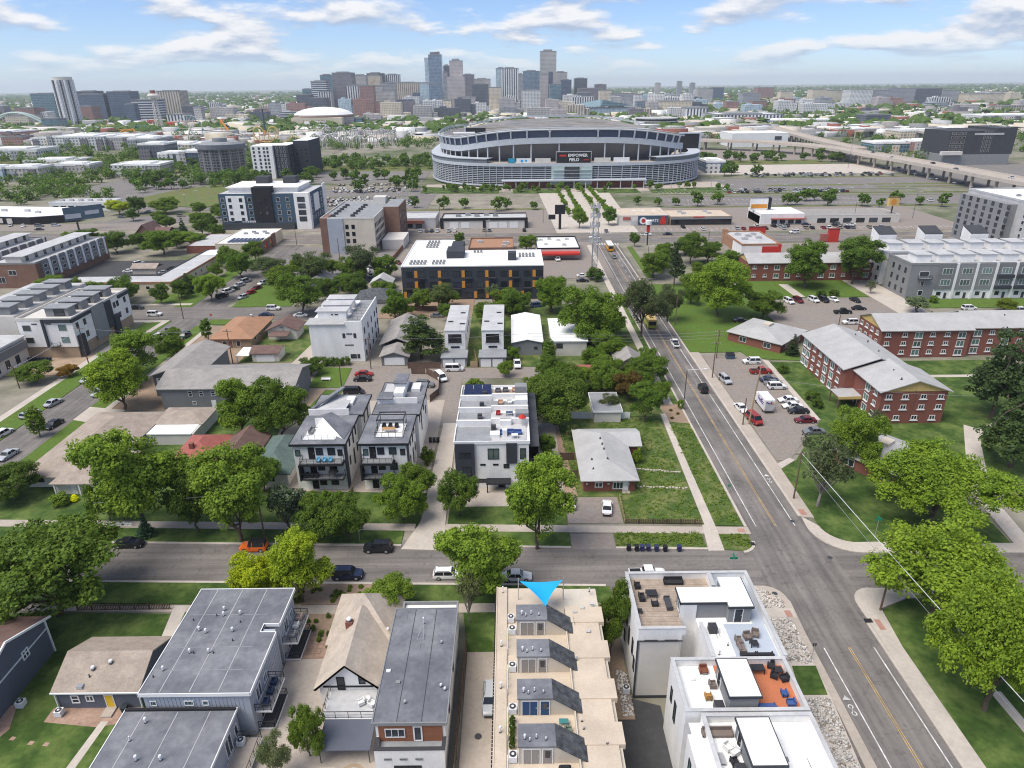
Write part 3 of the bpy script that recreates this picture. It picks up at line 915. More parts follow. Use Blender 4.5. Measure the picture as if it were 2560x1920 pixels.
# --- long grey-roofed house
t = thing('house', 'narrow white house with long grey roof and wood-clad rear upper deck', 'house', (-11.4,62,0))
Bx(-15.3,-7.7,52.9,70.4,0,6.75).box(-15.3,-7.7,51.5,52.9,0,3.9).box(-15.3,-15.0,51.5,52.9,3.9,4.6).box(-8.0,-7.7,51.5,52.9,3.9,4.6).box(-15.3,-7.7,51.2,51.5,0,4.6).build('wall', 'white_stucco', t)
Bx(-15.0,-8.0,52.82,52.9,3.92,6.7).build('cladding', 'wood_clad', t)
r = Bx(-15.5,-7.5,52.6,70.1,6.75,7.0).build('roof', 'grey_membrane', t)
MB().parapet(-15.6,-7.4,52.5,70.2,6.66,7.1,.12).build('roof_edge', 'mid_grey', r)
Bx(-15.2,-7.8,51.5,52.85,3.9,3.94).build('deck', 'mid_membrane', t)
Bx(-15.4,-7.6,51.12,51.56,4.6,4.68).box(-15.4,-14.96,51.56,52.8,4.6,4.68).box(-8.04,-7.6,51.56,52.8,4.6,4.68).build('deck_coping', 'dark_metal', t)
seams(r, 52.8,70,(-12.9,-10.2),7.0, 'y', 'dark_grey')
Bx(-15.2,-7.8,70.3,74.0,0,4.2).build('front_wing', 'white_stucco', t)
MB().parapet(-15.3,-7.7,70.5,74.2,4.2,4.7,.25).build('front_parapet', 'mid_grey', t)
win(t, 'S', 52.82,-13.2,4.6,2.2,1.3, mull=2)
win(t, 'S', 52.82,-10.7,4.0,1.0,2.3, fw_=.16)
for x in (-13.9,-12.2,-10.5):
 win(t, 'S', 51.2, x, 3.1,.8,.3, frame='mid_grey')
win(t, 'S', 51.2,-11.8,1.4,3.0,.8, frame='near_black', mull=3)
win(t, 'E', -7.7,57,3.6,.6,1.8, frame='near_black', glass='car_glass')
win(t, 'E', -7.7,63,3.6,.6,1.8, frame='near_black', glass='car_glass')
for p in ((-8.5,57.4),(-8.0,56.9)):
 vent(t, *p, 7.0,.3,.08)
vent(t, -11.6,67.4,7,.9,.06)
Bx(-12.2,-11.2,64.6,64.7,7.0,7.12).tube((-12.1,64.65,7.1),(-11.6,67.3,7.7),.03).tube((-11.3,64.65,7.1),(-11.6,67.3,7.7),.03).build('antenna_mast', 'steel', t)

# --- tan terrace with roof stair houses
UN = [(64.2, 'grey_door', 'under the blue sail'),(58.4, 'grey_door', 'second from the street'),(52.6, 'blue_door', 'with blue doors'),(46.9, 'grey_door', 'at the bottom edge')]
t = thing('terrace_building', 'tan flat-roofed terrace with four roof stair houses', 'building', (4.4,58,0))
Bx(-2.2,10.9,38,72.6,0,7.9).build('wall', 'beige_wall', t)
Bx(-2.3,6.4,38,72.7,7.9,8.0).build('roof', 'beige_roof', t)
Bx(-2.3,-.95,38,72.7,8.0,8.25).box(-2.35,-2.2,38,72.7,8.25,8.33).build('parapet', 'beige_roof', t)
b = MB()
for i in range(74):
 b.box(-2.5,-2.36,38.2 + i*.46,38.42 + i*.46,8.0,8.2)
b.build('gutter_guard', 'near_black', t, kind='stuff')
for i, (y, dm, _d) in enumerate(UN):
 Bx(6.45,10.5, y - 1.4, y + 4.4,8.0,8.3).box(6.45,11.2, y + 1.7, y + 4.4,7.7,8.42).build('side_roof', 'beige_roof', t)
 Bx(6.3,6.44, y - 3.25, y - .02,8.0,8.7).build('parapet', 'beige_wall', t)
 h = Bx(.35,3.95, y, y + 2.35,8.0,10.4)
 h.add([(3.95, y, 8),(7.1, y, 8),(3.95, y, 10.4),(3.95, y + 2.35,8),(7.1, y + 2.35,8),(3.95, y + 2.35,10.4)], [(0,1,2),(3,5,4),(1,4,5,2)])
 h = h.build('stair_house', 'beige_wall', t)
 Bx(.2,3.98, y - .15, y + 2.5,10.4,10.58).build('house_roof', 'grey_membrane', h)
 MB().slab([(3.98, y - .15,10.62),(7.5, y - .15,8.1),(7.5, y + 2.5,8.1),(3.98, y + 2.5,10.62)], .16).build('pitched_roof', 'dark_shingle', h)
 door(t, 'S', y, 1.55,8.05,1.6,2.0, dm, name='double_door')
 Bx(1.53,1.57, y - .09, y - .04,8.05,10.05).build('door_joint', 'white_trim', t)
 dd = door(t, 'S', y, 3.15,8.05,.9,2.0, dm)
 Bx(2.9,3.4, y - .09, y - .06,8.9,9.8).build('door_pane', 'glass', dd)
 for k, (px, py, hh) in enumerate(((.9,.7,.5),(1.4,.5,.45),(2.05,.8,.55),(3.0,.6,.4))):
  vent(t, px, y + py, 10.58, hh, .07, k == 0)
 railing(t, [(-.85, y - 3.2 if i < 3 else y - 2),(-.85, y + .2)], 8.0,1.0, 'white_metal', step=1.0)
 MB().tube((.3, y - .06,8.0),(.3, y - .06,10.3),.05).build('downpipe', 'white_metal', t)
 tag(condenser(None, -.3, y + .4,8.02,.85), 'white air conditioner beside the tan terrace stair house ' + _d, 'air conditioner')
vent(t, -1.5,71.6,8.25,.9,.06)
for y in (62.2,56.0,50.3):
 vent(t, -1.6, y, 8.25,.7,.08)
tag(condenser(None, -.45,66.6,8.02,.8), 'second white air conditioner behind the others on the tan terrace', 'air conditioner')
# blue shade sail
t = thing('shade_sail', 'bright blue triangular shade sail stretched between posts on the tan roof', 'shade sail', (3.4,69,8))
P0, P1, P2 = Vector((.7,70.2,11.3)), Vector((6.3,70.2,11.4)), Vector((3.9,66.1,10.75))
b = MB()
n = 10
idx = {}
for i in range(n + 1):
 for j in range(n + 1 - i):
  a_, b_, c_ = i/n, j/n, 1 - (i + j)/n
  p = P0*c_ + P1*a_ + P2*b_
  ctr = (P0 + P1 + P2)/3
  pull = .55*(4*a_*b_ + 4*b_*c_ + 4*a_*c_)*(1 - 9*a_*b_*c_*.9)*.55
  p = p + (ctr - p)*pull*.55 + Vector((0,0,-.3*27*a_*b_*c_))
  idx[i, j] = len(b.v)
  b.v.append(tuple(p))
for i in range(n):
 for j in range(n - i):
  b.f.append((idx[i, j], idx[i + 1, j], idx[i, j + 1])); b.m.append(0)
  if i + j < n - 1:
   b.f.append((idx[i + 1, j], idx[i + 1, j + 1], idx[i, j + 1])); b.m.append(0)
mat('sail', (.01,.36,.72), rough=.7, var=.05)
b.build('sail', 'sail', t)
MB().tube((.55,70.5,8),(.55,70.5,11.5),.06).build('post', 'steel', t)
MB().tube((6.45,70.5,8),(6.45,70.5,11.6),.06).build('post', 'steel', t)

# --- white corner townhouses with roof decks
def parapet_box(t, x0, x1, y0, y1, z0, z1, coping='light_membrane'):
 MB().parapet(x0, x1, y0, y1, z0, z1,.28).build('parapet', 'white_stucco', t)
 MB().parapet(x0 - .06, x1 + .06, y0 - .06, y1 + .06, z1, z1 + .07,.42).build('coping', 'light_membrane', t)
# rear unit with plank deck
t = thing('townhouse', 'white corner townhouse with wood plank roof deck and grey penthouse', 'townhouse', (22.5,66,0))
Bx(14.7,19.9,61.9,72.1,0,10).box(22.2,30.6,63.0,72.1,0,9.9).box(19.9,22.2,64.8,72.1,0,9.9).box(22.2,30.6,57.6,63.0,0,9.89).build('wall', 'white_stucco', t)
Bx(14.95,19.7,61.78,61.9,.4,9.2).build('wall_panel', 'offwhite', t)
Bx(14.6,20.0,61.66,61.78,9.2,9.32).box(14.6,14.8,61.7,61.9,0,9.2).box(14.7,20,61.72,61.9,0,.4).build('panel_trim', 'dark_grey', t)
Bx(14.7,14.98,61.9,72.1,10,11).box(14.98,20.3,61.9,62.18,10,11).box(14.98,30.6,71.82,72.1,10,11).box(30.32,30.6,57.6,71.82,9.9,11).box(25.3,25.7,69.2,71.8,10,11.2).build('parapet', 'white_stucco', t)
Bx(14.62,15.06,61.84,72.18,11,11.07).box(15.06,20.3,61.84,62.26,11,11.07).box(15.06,30.68,71.74,72.18,11,11.07).box(30.24,30.68,57.6,71.74,11,11.07).box(25.22,25.78,69.1,71.74,11.2,11.27).build('coping', 'light_membrane', t)
for i in range(22):
 y = 62.3 + i*.44
 Bx(15.0,20.3 if y < 67.4 else 25.6, y, y + .41,10,10.05 + R.random()*.015).build('plank', 'plank', t)
Bx(20.4,25.9,64.8,67.3,9.9,12.2).box(25.9,28.6,64.0,69.1,9.9,12.2).build('penthouse', 'mid_grey', t)
Bx(20.2,25.85,64.7,67.45,12.2,12.4).box(25.85,28.75,63.9,69.25,12.2,12.41).build('penthouse_roof', 'white_roof', t)
Bx(20.1,25.8,64.62,64.7,12.1,12.42).box(20.1,20.2,64.62,67.5,12.1,12.42).box(25.7,28.85,63.8,63.9,12.1,12.43).box(28.75,28.85,63.9,69.3,12.1,12.43).build('roof_edge', 'dark_grey', t)
Bx(20.2,22.2,64.66,64.79,0,12.15).build('stair_wall', 'white_stucco', t)
door(t, 'S', 64.0,27.1,10.0,.9,1.95, 'glass')
win(t, 'W', 20.4,66.0,10.1,.8,1.9)
Bx(22.5,25.3,57.9,62.8,9.9,10.02).build('roof', 'white_roof', t)
Bx(25.3,30.2,57.9,63.6,9.9,10.0).box(28.9,30.3,63.6,71.8,9.9,10.0).box(25.7,28.9,69.3,71.8,9.9,10.0).build('roof_deck', 'blue_deck', t)
Bx(22.2,22.45,57.6,63.0,9.9,10.9).build('side_parapet', 'white_stucco', t)
Bx(22.1,22.52,57.6,63.0,10.9,10.97).build('side_coping', 'light_membrane', t)
for y, z, h_ in ((70.6,5.4,2.2),(68.6,5.4,1.4),(66.8,4.0,2.6),(64.4,4.6,2.4),(63.0,3.4,2.0),(69.5,2,1.6)):
 win(t, 'W', 14.7, y, z, .8, h_, frame='near_black')
for x in (16.2,18.6):
 Bx(x - .8, x + .8,61.6,61.66,9.45,9.53).build('scupper', 'dark_grey', t)
tag(condenser(None, 23.6,62.4,10.02,.95, 'dark_metal'), 'black air conditioner on the white roof by the grey penthouse', 'air conditioner')
tag(condenser(None, 13.9,62.6,.12,.85), 'air conditioner on the ground beside the white corner townhouse', 'air conditioner')
# middle unit with orange deck
t = thing('townhouse', 'white townhouse with orange painted roof deck and grey stair house', 'townhouse', (24,54,0))
Bx(17.5,30.2,50.3,57.4,0,10).build('wall', 'white_stucco', t)
Bx(17.9,22.2,50.6,57.1,10,10.06).build('roof', 'white_roof', t)
Bx(22.2,29.9,50.6,57.1,10,10.05).build('roof_deck', 'orange_deck', t)
parapet_box(t, 17.5,30.2,50.3,57.4,10,11)
Bx(22.1,25.1,50.9,55.6,10,12.3).build('stair_house', 'mid_grey', t)
Bx(21.95,25.25,50.75,55.75,12.3,12.48).build('house_roof', 'white_roof', t)
MB().parapet(21.87,25.33,50.67,55.83,12.2,12.5,.1).build('roof_edge', 'dark_grey', t)
door(t, 'W', 22.1,54.4,10.06,.9,2.0, 'near_black')
for y, z, h_, w_ in ((55.6,6.4,2.0,.7),(53.8,5.4,2.8,.8)):
 win(t, 'W', 17.5, y, z, w_, h_, frame='near_black', glass='green_glass')
tag(condenser(None, 21.2,51.2,10.06,.95, 'dark_metal'), 'dark air conditioner by the stair house of the orange deck', 'air conditioner')
# front unit at the frame edge
t = thing('townhouse', 'white townhouse with wide plain white roof at the bottom edge', 'townhouse', (24,46,0))
Bx(19.0,30.2,38,50.0,0,10).box(17.3,19.0,38,48.4,0,10).build('wall', 'white_stucco', t)
Bx(17.7,29.9,38,49.7,10,10.07).build('roof', 'white_roof', t)
parapet_box(t, 19.0,30.2,38,50.0,10,11)
Bx(21.95,24.9,43.2,48.1,10,12.3).build('stair_house', 'mid_grey', t)
Bx(21.8,25.05,43.05,48.25,12.3,12.48).build('house_roof', 'white_roof', t)
MB().parapet(21.72,25.13,42.97,48.33,12.2,12.5,.1).build('roof_edge', 'dark_grey', t)
door(t, 'W', 21.95,46.8,10.07,.9,2.0, 'near_black')
win(t, 'W', 17.3,46.6,5.5,.8,3.0, frame='near_black', glass='green_glass')
win(t, 'W', 17.3,44.2,5.5,.8,3.0, frame='near_black', glass='green_glass')
tag(condenser(None, 21.2,44.0,10.07,.95, 'dark_metal'), 'dark air conditioner on the plain white roof at the bottom edge', 'air conditioner')

# ================================================================ across the cross street: white modern townhouses
def modern(t, x0, x1, y0, y1, z, roofm='grey_membrane', wall='white_stucco', over=.5):
 Bx(x0, x1, y0, y1,0, z - .3).build('wall', wall, t)
 r = Bx(x0 - over, x1 + over, y0 - over, y1 + over, z - .3, z).build('roof', roofm, t)
 MB().parapet(x0 - over - .05, x1 + over + .05, y0 - over - .05, y1 + over + .05, z - .36, z + .05,.1).build('roof_edge', 'near_black', r)
 return r
FRONT = [(-40.6,-31.2, 'left', 'white three-storey townhouse with dark balconies and angled roof screen'),
         (-28.0,-19.6, 'right', 'white three-storey townhouse with balconies, roof pergola and timber table')]
for x0, x1, side, lb in FRONT:
 t = thing('townhouse', lb, 'townhouse', ((x0 + x1)/2,116,0))
 xm = (x0 + x1)/2
 modern(t, x0, x1,110.4,121.6,9.0)
 t.scale = (1,1,1.11)
 wdt = x1 - x0
 xb = x1 if side == 'left' else x1 - 2.3
 bx0 = x0 + (1.4 if side == 'left' else .15)
 for z in (5.9,3.0):
  balcony(t, bx0, xb - .2,108.6,110.36, z, mt='near_black', floor='mid_grey')
 Bx(bx0 - .3, bx0,108.5,110.4,2.7,5.7).box(bx0 - .3, xb, 108.5,110.4,5.55,5.68).build('balcony_frame', 'near_black', t)
 for z in (6.0,3.05,.2):
  door(t, 'S', 110.4, bx0 + 1.9, z, 1.0,2.15, 'near_black', 'near_black')
  win(t, 'S', 110.4, bx0 + 3.4, z + .75,1.3,1.35, frame='near_black', mull=1)
  win(t, 'S', 110.4, bx0 + 5.6, z + .75,1.4,1.35, frame='near_black')
 win(t, 'S', 110.4, x0 + .75,6.6,.95,1.2, frame='dark_grey', glass='green_glass')
 win(t, 'S', 110.4, x1 - .8,6.6,.9,1.2, frame='near_black')
 Bx(x1 - .02, x1 + .12,110.3,112.2,.3,8.7).build('corner_panel', 'charcoal_panel', t)
 for y, z, h_ in ((114.5,6.4,1.6),(117.5,5.6,2.6),(113.8,3.2,1.6),(117.2,1.6,3.0),(119.8,6.2,1.6),(120,2.8,1.6)):
  win(t, 'E', x1, y, z, .75, h_, frame='near_black')
 if side == 'left':
  Bx(x0 + 1.6, x1 - 1.8,111.6,116.4,9.02,9.1).build('roof_deck', 'white_roof', t)
  railing(t, [(x0 + 1.5,116.4),(x0 + 1.5,111.5),(x1 - 1.8,111.5)], 9.0,1.0, 'steel')
  MB().slab([(x0 + 2.6,117.2,10.9),(x0 + 4.4,116.6,11.2),(x1 - .2,111.8,9.1),(x1 + .4,117.2,9.1),(x0 + 5,120.8,10.2)], .2).build('roof_screen', 'grey_membrane', t)
  MB().add([(x0 + 2.6,117.15,9),(x0 + 2.6,117.15,10.7),(x0 + 4.4,116.55,11.0),(x1 - .25,111.75,8.95)], [(0,1,2,3)]).build('screen_wall', 'white_stucco', t)
 else:
  Bx(x0 + 2.4, x1 - .9,112.4,117.8,9.02,9.1).build('roof_deck', 'white_roof', t)
  railing(t, [(x0 + 2.3,117.8),(x0 + 2.3,112.3),(x1 - .9,112.3),(x1 - .9,117.8)], 9.0,1.0)
  pg = thing('pergola', 'black steel roof pergola over the deck with timber table', 'pergola', (xm, 117,9))
  pg.location.z = 10
  for px in (x0 + 2.4, x1 - 1.0):
   for py in (114.8,118.2):
    MB().tube((px, py, 9),(px, py, 11.4),.08, n=4).build('post', 'dark_metal', pg)
  for py in (114.8,118.2):
   Bx(x0 + 2.3, x1 - .9, py - .1, py + .1,11.3,11.5).build('beam', 'dark_metal', pg)
  Bx(x0 + 2.3, x0 + 2.5,114.8,118.2,11.3,11.5).box(x1 - 1.1, x1 - .9,114.8,118.2,11.3,11.5).build('beam', 'dark_metal', pg)
# rear units
t = thing('townhouse', 'white rear townhouse with pale sloped roof behind the balcony townhouse', 'townhouse', (-35,127,0))
modern(t, -40.2,-30.4,122.6,131.4,9.0)
t.scale = (1,1,1.11)
MB().slab([(-40.2,123,9.9),(-33.4,123,9.9),(-33.4,130.6,9.3),(-38.4,131.2,9.3)], .15).build('roof_panel', 'light_membrane', t)
Bx(-40.6,-32.6,122.0,122.25,8.9,10.2).box(-34.4,-32.8,126.4,130,9.0,9.5).build('parapet', 'white_stucco', t)
MB().slab([(-40.3,122.5,10.25),(-39.6,122.5,10.25),(-35.2,131.2,10.9),(-36.0,131.4,10.9)], .25).slab([(-40.2,126,9.1),(-38.6,124.6,9.8),(-35.6,131,10.6),(-37.2,131.6,9.2)], .15).build('roof_screen', 'grey_membrane', t)
for y, z, h_ in ((125,6.2,1.8),(128.4,4.6,3.4),(124.6,3,1.6)):
 win(t, 'E', -30.4, y, z, .8, h_, frame='near_black')
t = thing('townhouse', 'white rear townhouse with stepped grey roof at the end of the alley', 'townhouse', (-23,130,0))
modern(t, -27.6,-19.0,122.4,137.6,9.0)
t.scale = (1,1,1.11)
Bx(-27.4,-25.2,128,137,9.02,9.1).build('roof_panel', 'light_membrane', t)
Bx(-25.1,-22.6,132.6,137.4,9,10.9).box(-24.6,-22.6,128.4,131.6,9,10.6).build('penthouse', 'white_stucco', t)
Bx(-25.3,-22.4,132.4,137.6,10.9,11.1).box(-27.8,-24.6,126.6,130.2,10.0,10.2).build('penthouse_roof', 'grey_membrane', t)
Bx(-27.8,-19.6,127.2,127.45,8.9,10.1).build('parapet', 'white_stucco', t)
Bx(-21.6,-19.8,133.0,136.4,9.0,9.6).build('roof_box', 'white_stucco', t)
for y, z, h_ in ((124.6,6.2,1.6),(127,3.6,4.6),(131,6.0,1.8),(134,4,1.6),(136,6.4,1.4)):
 win(t, 'E', -19.0, y, z, .8, h_, frame='near_black')
# row with solar panels
t = thing('townhouse', 'white and charcoal townhouse row with stepped roof decks and solar panels', 'townhouse', (-3.5,122,0))
Bx(-10.5,3.0,110.4,135.6,0,9.6).build('wall', 'white_stucco', t)
Bx(-10.7,-7.1,109.9,111.0,2.6,9.7).box(-10.7,-7.1,110.0,110.39,.2,2.6).build('charcoal_bay', 'charcoal_panel', t)
Bx(-1.2,.8,110.1,110.4,5.4,9.7).build('charcoal_bay', 'charcoal_panel', t)
Bx(-10.8,-3.9,110.3,116.6,9.6,9.8).build('roof', 'mid_membrane', t)
for k, y in enumerate((116.9,122.6,128.4)):
 Bx(-10.8,-4.2, y, y + .5,9.6,11.0).box(-4.2,3.2, y + 1, y + 1.4,9.6,10.9).build('party_wall', 'white_stucco', t)
 Bx(-10.7,-4.2, y + .5, min(y + 5.6,135.5),9.6,9.85).build('roof', 'mid_membrane', t)
 Bx(-4.2,3.0, y + 1.4, min(y + 5.6,135.5),9.6,9.9).build('roof_deck', ('light_membrane', 'mid_membrane', 'plank')[k], t)
 Bx(.6,3.1, y + 2.6, y + 4.6,9.9,11.2 + k*.3).build('stair_box', ('mid_grey', 'white_stucco', 'mid_grey')[k], t)
Bx(-3.9,2.6,110.6,117.8,9.6,9.85).build('roof_deck', 'light_membrane', t)
MB().parapet(-10.9,3.2,110.2,135.8,9.5,10.1,.18).build('roof_edge', 'white_trim', t)
for i in range(3):
 for j in range(2):
  x, y = -10.2 + i*1.95,131 + j*2.2
  MB().slab([(x, y, 10.1),(x + 1.8, y, 10.1),(x + 1.8, y + 2.0,10.6),(x, y + 2.0,10.6)], .06).build('solar_panel', 'solar', t)
win(t, 'S', 109.9,-8.9,6.9,2.2,1.1, frame='near_black', mull=1)
win(t, 'S', 109.9,-8.6,3.0,1.6,2.0, frame='near_black', mull=1)
for x, w_ in ((-3.6,2.1),(1.9,1.1)):
 win(t, 'S', 110.4, x, 6.2, w_, 2.3, frame='near_black', glass='green_glass', mull=1 if w_ > 1.5 else 0)
for x in (-5.6,-3.2):
 win(t, 'S', 110.4, x, 4.9,1.0,.35, frame='near_black')
win(t, 'S', 110.4,-1.2,4.3,1.1,.9, frame='near_black')
win(t, 'S', 110.4,-6.0,1.2,2.4,.8, frame='near_black', mull=2)
Bx(-5.0,-.4,108.4,110.4,1.9,2.15).box(-1.6,-1.4,108.5,108.7,0,1.9).box(-4.9,-4.7,108.5,108.7,0,1.9).build('porch', 'near_black', t)
door(t, 'S', 110.4,-2.2,.1,1.0,1.75, 'near_black', 'near_black')
Bx(3.05,5.0,111.2,135.2,8.3,8.5).box(4.8,5.0,111.2,135.2,0,8.3).build('stair_gallery', 'dark_grey', t)
for i in range(10):
 Bx(3.1,4.7,110.9 - i*.28,111.2 - i*.28,5.8 - i*.45,5.95 - i*.45).build('step', 'dark_metal', t)
for i, (x, y) in enumerate(((-5.8,131.0),(-6.2,125.6),(-6.4,120.2),(-6.3,118.9),(-3.6,115.4))):
 tag(condenser(None, x, y, 9.85,.9, 'dark_metal'), ['rearmost dark air conditioner on the solar panel townhouse roof', 'dark air conditioner in the middle bay of the stepped roofs', 'rear of the paired air conditioners on the stepped roofs', 'front of the paired air conditioners on the stepped roofs', 'air conditioner by the white roof box of the front deck'][i], 'air conditioner')
for q in ((-4.2,-2.4,112.0,113.6,9.85,10.5),(-1.9,-1.0,112.4,113.4,9.85,11.2),(-2.4,-.2,117,118.2,9.85,10.9)):
 Bx(*q).build('roof_box', 'white_stucco', t)
# --- brick house with white roof
t = thing('house', 'red brick bungalow with pale L-shaped hip roof and gravel driveway', 'house', (18,116,0))
Bx(13.2,22.8,108.6,127.6,0,2.85).box(22.8,25.4,121,127.6,0,2.85).build('wall', 'brick', t)
MB().hip(12.5,23.4,107.6,128.3,3.0,1.9, 'y', 4.6,5.4).hip(13.2,26.2,120.6,128.4,3.0,1.3, 'x', 3.6,0.0).build('roof', 'pale_shingle', t)
win(t, 'S', 108.6,16.0,1.0,1.5,1.1, mull=1, fw_=.14)
win(t, 'S', 108.6,19.6,.6,2.0,1.6, mull=2, fw_=.14)
for x in (13.8,17.8,21.6):
 win(t, 'S', 108.6, x, 1.6,.35,.35)
door(t, 'S', 108.6,21.0,.3,.9,2.0, 'white_trim')
Bx(20.4,21.8,107.6,108.5,0,.3).build('door_step', 'concrete', t)
for x, y, z in ((18.0,112.4,4.92),(17.8,116.2,4.92),(17.7,118.2,4.92),(17.6,120.6,4.9),(15.2,113.8,4.0),(15.1,110.4,3.9)):
 vent(t, x, y, z, .3,.12, False, 'dark_metal')
# --- red, brown and green roofed houses
t = thing('house', 'small house with faded red hip roof behind the street trees', 'house', (-63,122,0))
Bx(-67,-59.6,117.6,127,0,2.9).build('wall', 'tan_brick', t)
MB().hip(-67.6,-59,117,127.6,3.0,1.9, 'y').build('roof', 'red_shingle', t)
Bx(-64.6,-63.8,119.4,120.2,3,5.2).build('chimney', 'brick', t)
win(t, 'S', 117.6,-63,1,1.4,1.2)
t = thing('house', 'small house with brown gabled roof beside the red roofed house', 'house', (-55,122,0))
Bx(-58.6,-51.2,116,127,0,2.9).gwall('y', 116,-58.6,-51.2,2.9,2.2).build('wall', 'offwhite', t)
MB().gable(-59,-50.8,115.5,127.4,3.0,2.4, 'y').build('roof', 'brown_shingle', t)
win(t, 'S', 116,-55,1,1.4,1.2)
t = thing('house', 'house with green hip roof left of the balcony townhouse', 'house', (-46.4,119,0))
Bx(-49.6,-43.0,111.9,126,0,2.9).build('wall', 'offwhite', t)
MB().hip(-50.4,-42.2,111.2,126.8,3.0,2.4, 'y').build('roof', 'green_shingle', t)
win(t, 'S', 111.9,-46.2,.9,1.5,1.4, glass='car_glass')
Bx(-47.6,-45.2,110.4,111.8,0,.3).build('porch', 'concrete', t)
# --- tan hip-roofed house by the left avenue
t = thing('house', 'long pale house with tan hip roofs by the left avenue', 'house', (-84,120,0))
Bx(-93,-79,112.2,138,0,2.9).box(-86,-78,109.6,118,0,2.8).box(-79,-68,128.6,141,0,2.7).build('wall', 'offwhite', t)
MB().hip(-94,-78,111.4,139,3.0,2.4, 'y', 7,7).hip(-88.6,-74.5,111.0,121,2.95,1.7, 'x').hip(-86.4,-77,108.6,116,2.9,1.3, 'x').hip(-79,-67.6,132.8,141.4,2.9,1.2, 'x').build('roof', 'tan_shingle', t)
Bx(-78,-68.4,128.4,133,2.6,2.8).build('patio_roof', 'white_roof', t)
win(t, 'S', 112.2,-90.6,1.2,1.6,1.0, frame='near_black', mull=1)
door(t, 'S', 109.6,-82.6,.1,.9,2.0, 'white_trim')
for x in (-85.6,-81.0):
 Bx(x - .12, x + .12,108.7,108.95,0,2.75).build('porch_post', 'white_trim', t)
for x, y in ((-86,122),(-85.6,120.8),(-84.9,121.4),(-84,116.2)):
 vent(t, x, y, 4.4,.4,.1)
# --- flat grey roofed shed behind the white fence
t = thing('garage', 'low grey flat-roofed garage behind the white board fence', 'garage', (21.6,141.6,0))
Bx(18.4,24.4,137,146.6,0,2.8).build('wall', 'offwhite', t)
flatroof(t, 18.4,24.4,137,146.6,3.0,.3, mt='mid_membrane')

def clutter(name, label, x0, x1, y0, y1, z, n):
 for _ in range(n):
  x, y, k = R.uniform(x0, x1), R.uniform(y0, y1), R.random()
  if k < .5:
   vent(name, x, y, z, R.choice((.3,.45)),.07, k < .3, 'light_membrane')
  elif k < .8:
   Bx(x - .25, x + .25, y - .2, y + .2, z, z + R.uniform(.1,.35)).build('roof_box', R.choice(('light_membrane', 'mid_grey', 'white_metal')), name)
  else:
   Bx(x - .02, x + .02, y, min(y1, y + R.uniform(1,2.5)), z, z + .06).build('conduit', 'mid_grey', name)
for o in [q for q in col.objects if q.parent is None and q.get('label')]:
 for key, box in (('orange painted', (18,21.8,50.8,56.8,10.06,5)),('wide plain white', (25.4,29.6,39,49.4,10.07,8)),('wood plank', (22.7,25,58.2,62.4,10.02,5)),('tan flat-roofed', (6.8,10.2,47,72,8.42,10)),('narrow white house', (-15,-8,54,69.6,7.0,6)),('L-shaped hip', (14,22,124,127,4.2,0))):
  if key in o['label']:
   clutter(o, '', *box)

# ================================================================ middle distance
def frange(a, b, n):
 return [a + (b - a)*i/(n - 1) for i in range(n)] if n > 1 else [(a + b)/2]
def block(name, label, cat, x0, x1, y0, y1, h, wall, roof, par=.6, parm=None, group=None):
 t = thing(name, label, cat, ((x0 + x1)/2,(y0 + y1)/2,0), group)
 Bx(x0, x1, y0, y1,0, h - .1).build('wall', wall, t)
 Bx(x0 + .25, x1 - .25, y0 + .25, y1 - .25, h - .1, h).build('roof', roof, t)
 MB().parapet(x0 - .05, x1 + .05, y0 - .05, y1 + .05, h - .1, h + par, .3).build('parapet', parm or wall, t)
 return t
def hvac(t, x, y, z, s=1.2, mt='light_membrane'):
 Bx(x - s, x + s, y - s*.6, y + s*.6, z, z + s*.9).box(x - s*.5, x + s*.3, y - s*.3, y + s*.3, z + s*.9, z + s*1.05).build('roof_unit', mt, t)
# --- grey two-storey house
t = thing('house', 'large grey two-storey house with white-shuttered windows', 'house', (-70,157,0))
Bx(-83,-51.6,146.4,160.4,0,5.4).gwall('x', -51.75,146.4,160.4,5.4,1.9).box(-88.2,-77.4,154,173.6,0,5.6).gwall('y', 153.95,-88.2,-77.4,5.6,1.8).build('wall', 'slate_siding', t)
MB().gable(-84,-51,145.8,161,5.5,2.1, 'x').gable(-89,-76.6,153.4,174.2,5.6,2.1, 'y').build('roof', 'grey_shingle', t)
for x in (-86.4,-80.2):
 o = win(t, 'S', 153.95, x, 3.4,1.0,1.5, bars=1)
 Bx(x - 1.0, x - .55,153.8,153.95,3.35,4.95).box(x + .55, x + 1.0,153.8,153.95,3.35,4.95).build('shutter', 'white_trim', o)
for x in (-76,-73.4,-70.6,-67.4,-64,-60,-56):
 win(t, 'S', 146.4, x, 3.4,1.0,1.3, bars=1)
for x in (-75.4,-66):
 win(t, 'S', 146.4, x, 1.1,.9,1.0, bars=1)
door(t, 'S', 146.4,-70.8,.1,.95,2.1, 'white_trim')
win(t, 'E', -51.6,150,3.2,.9,1.2)
for x, y in ((-82,165),(-81,160),(-72,156),(-66,156.4),(-58,156)):
 vent(t, x, y, 6.4,.4,.12, False, 'dark_metal')
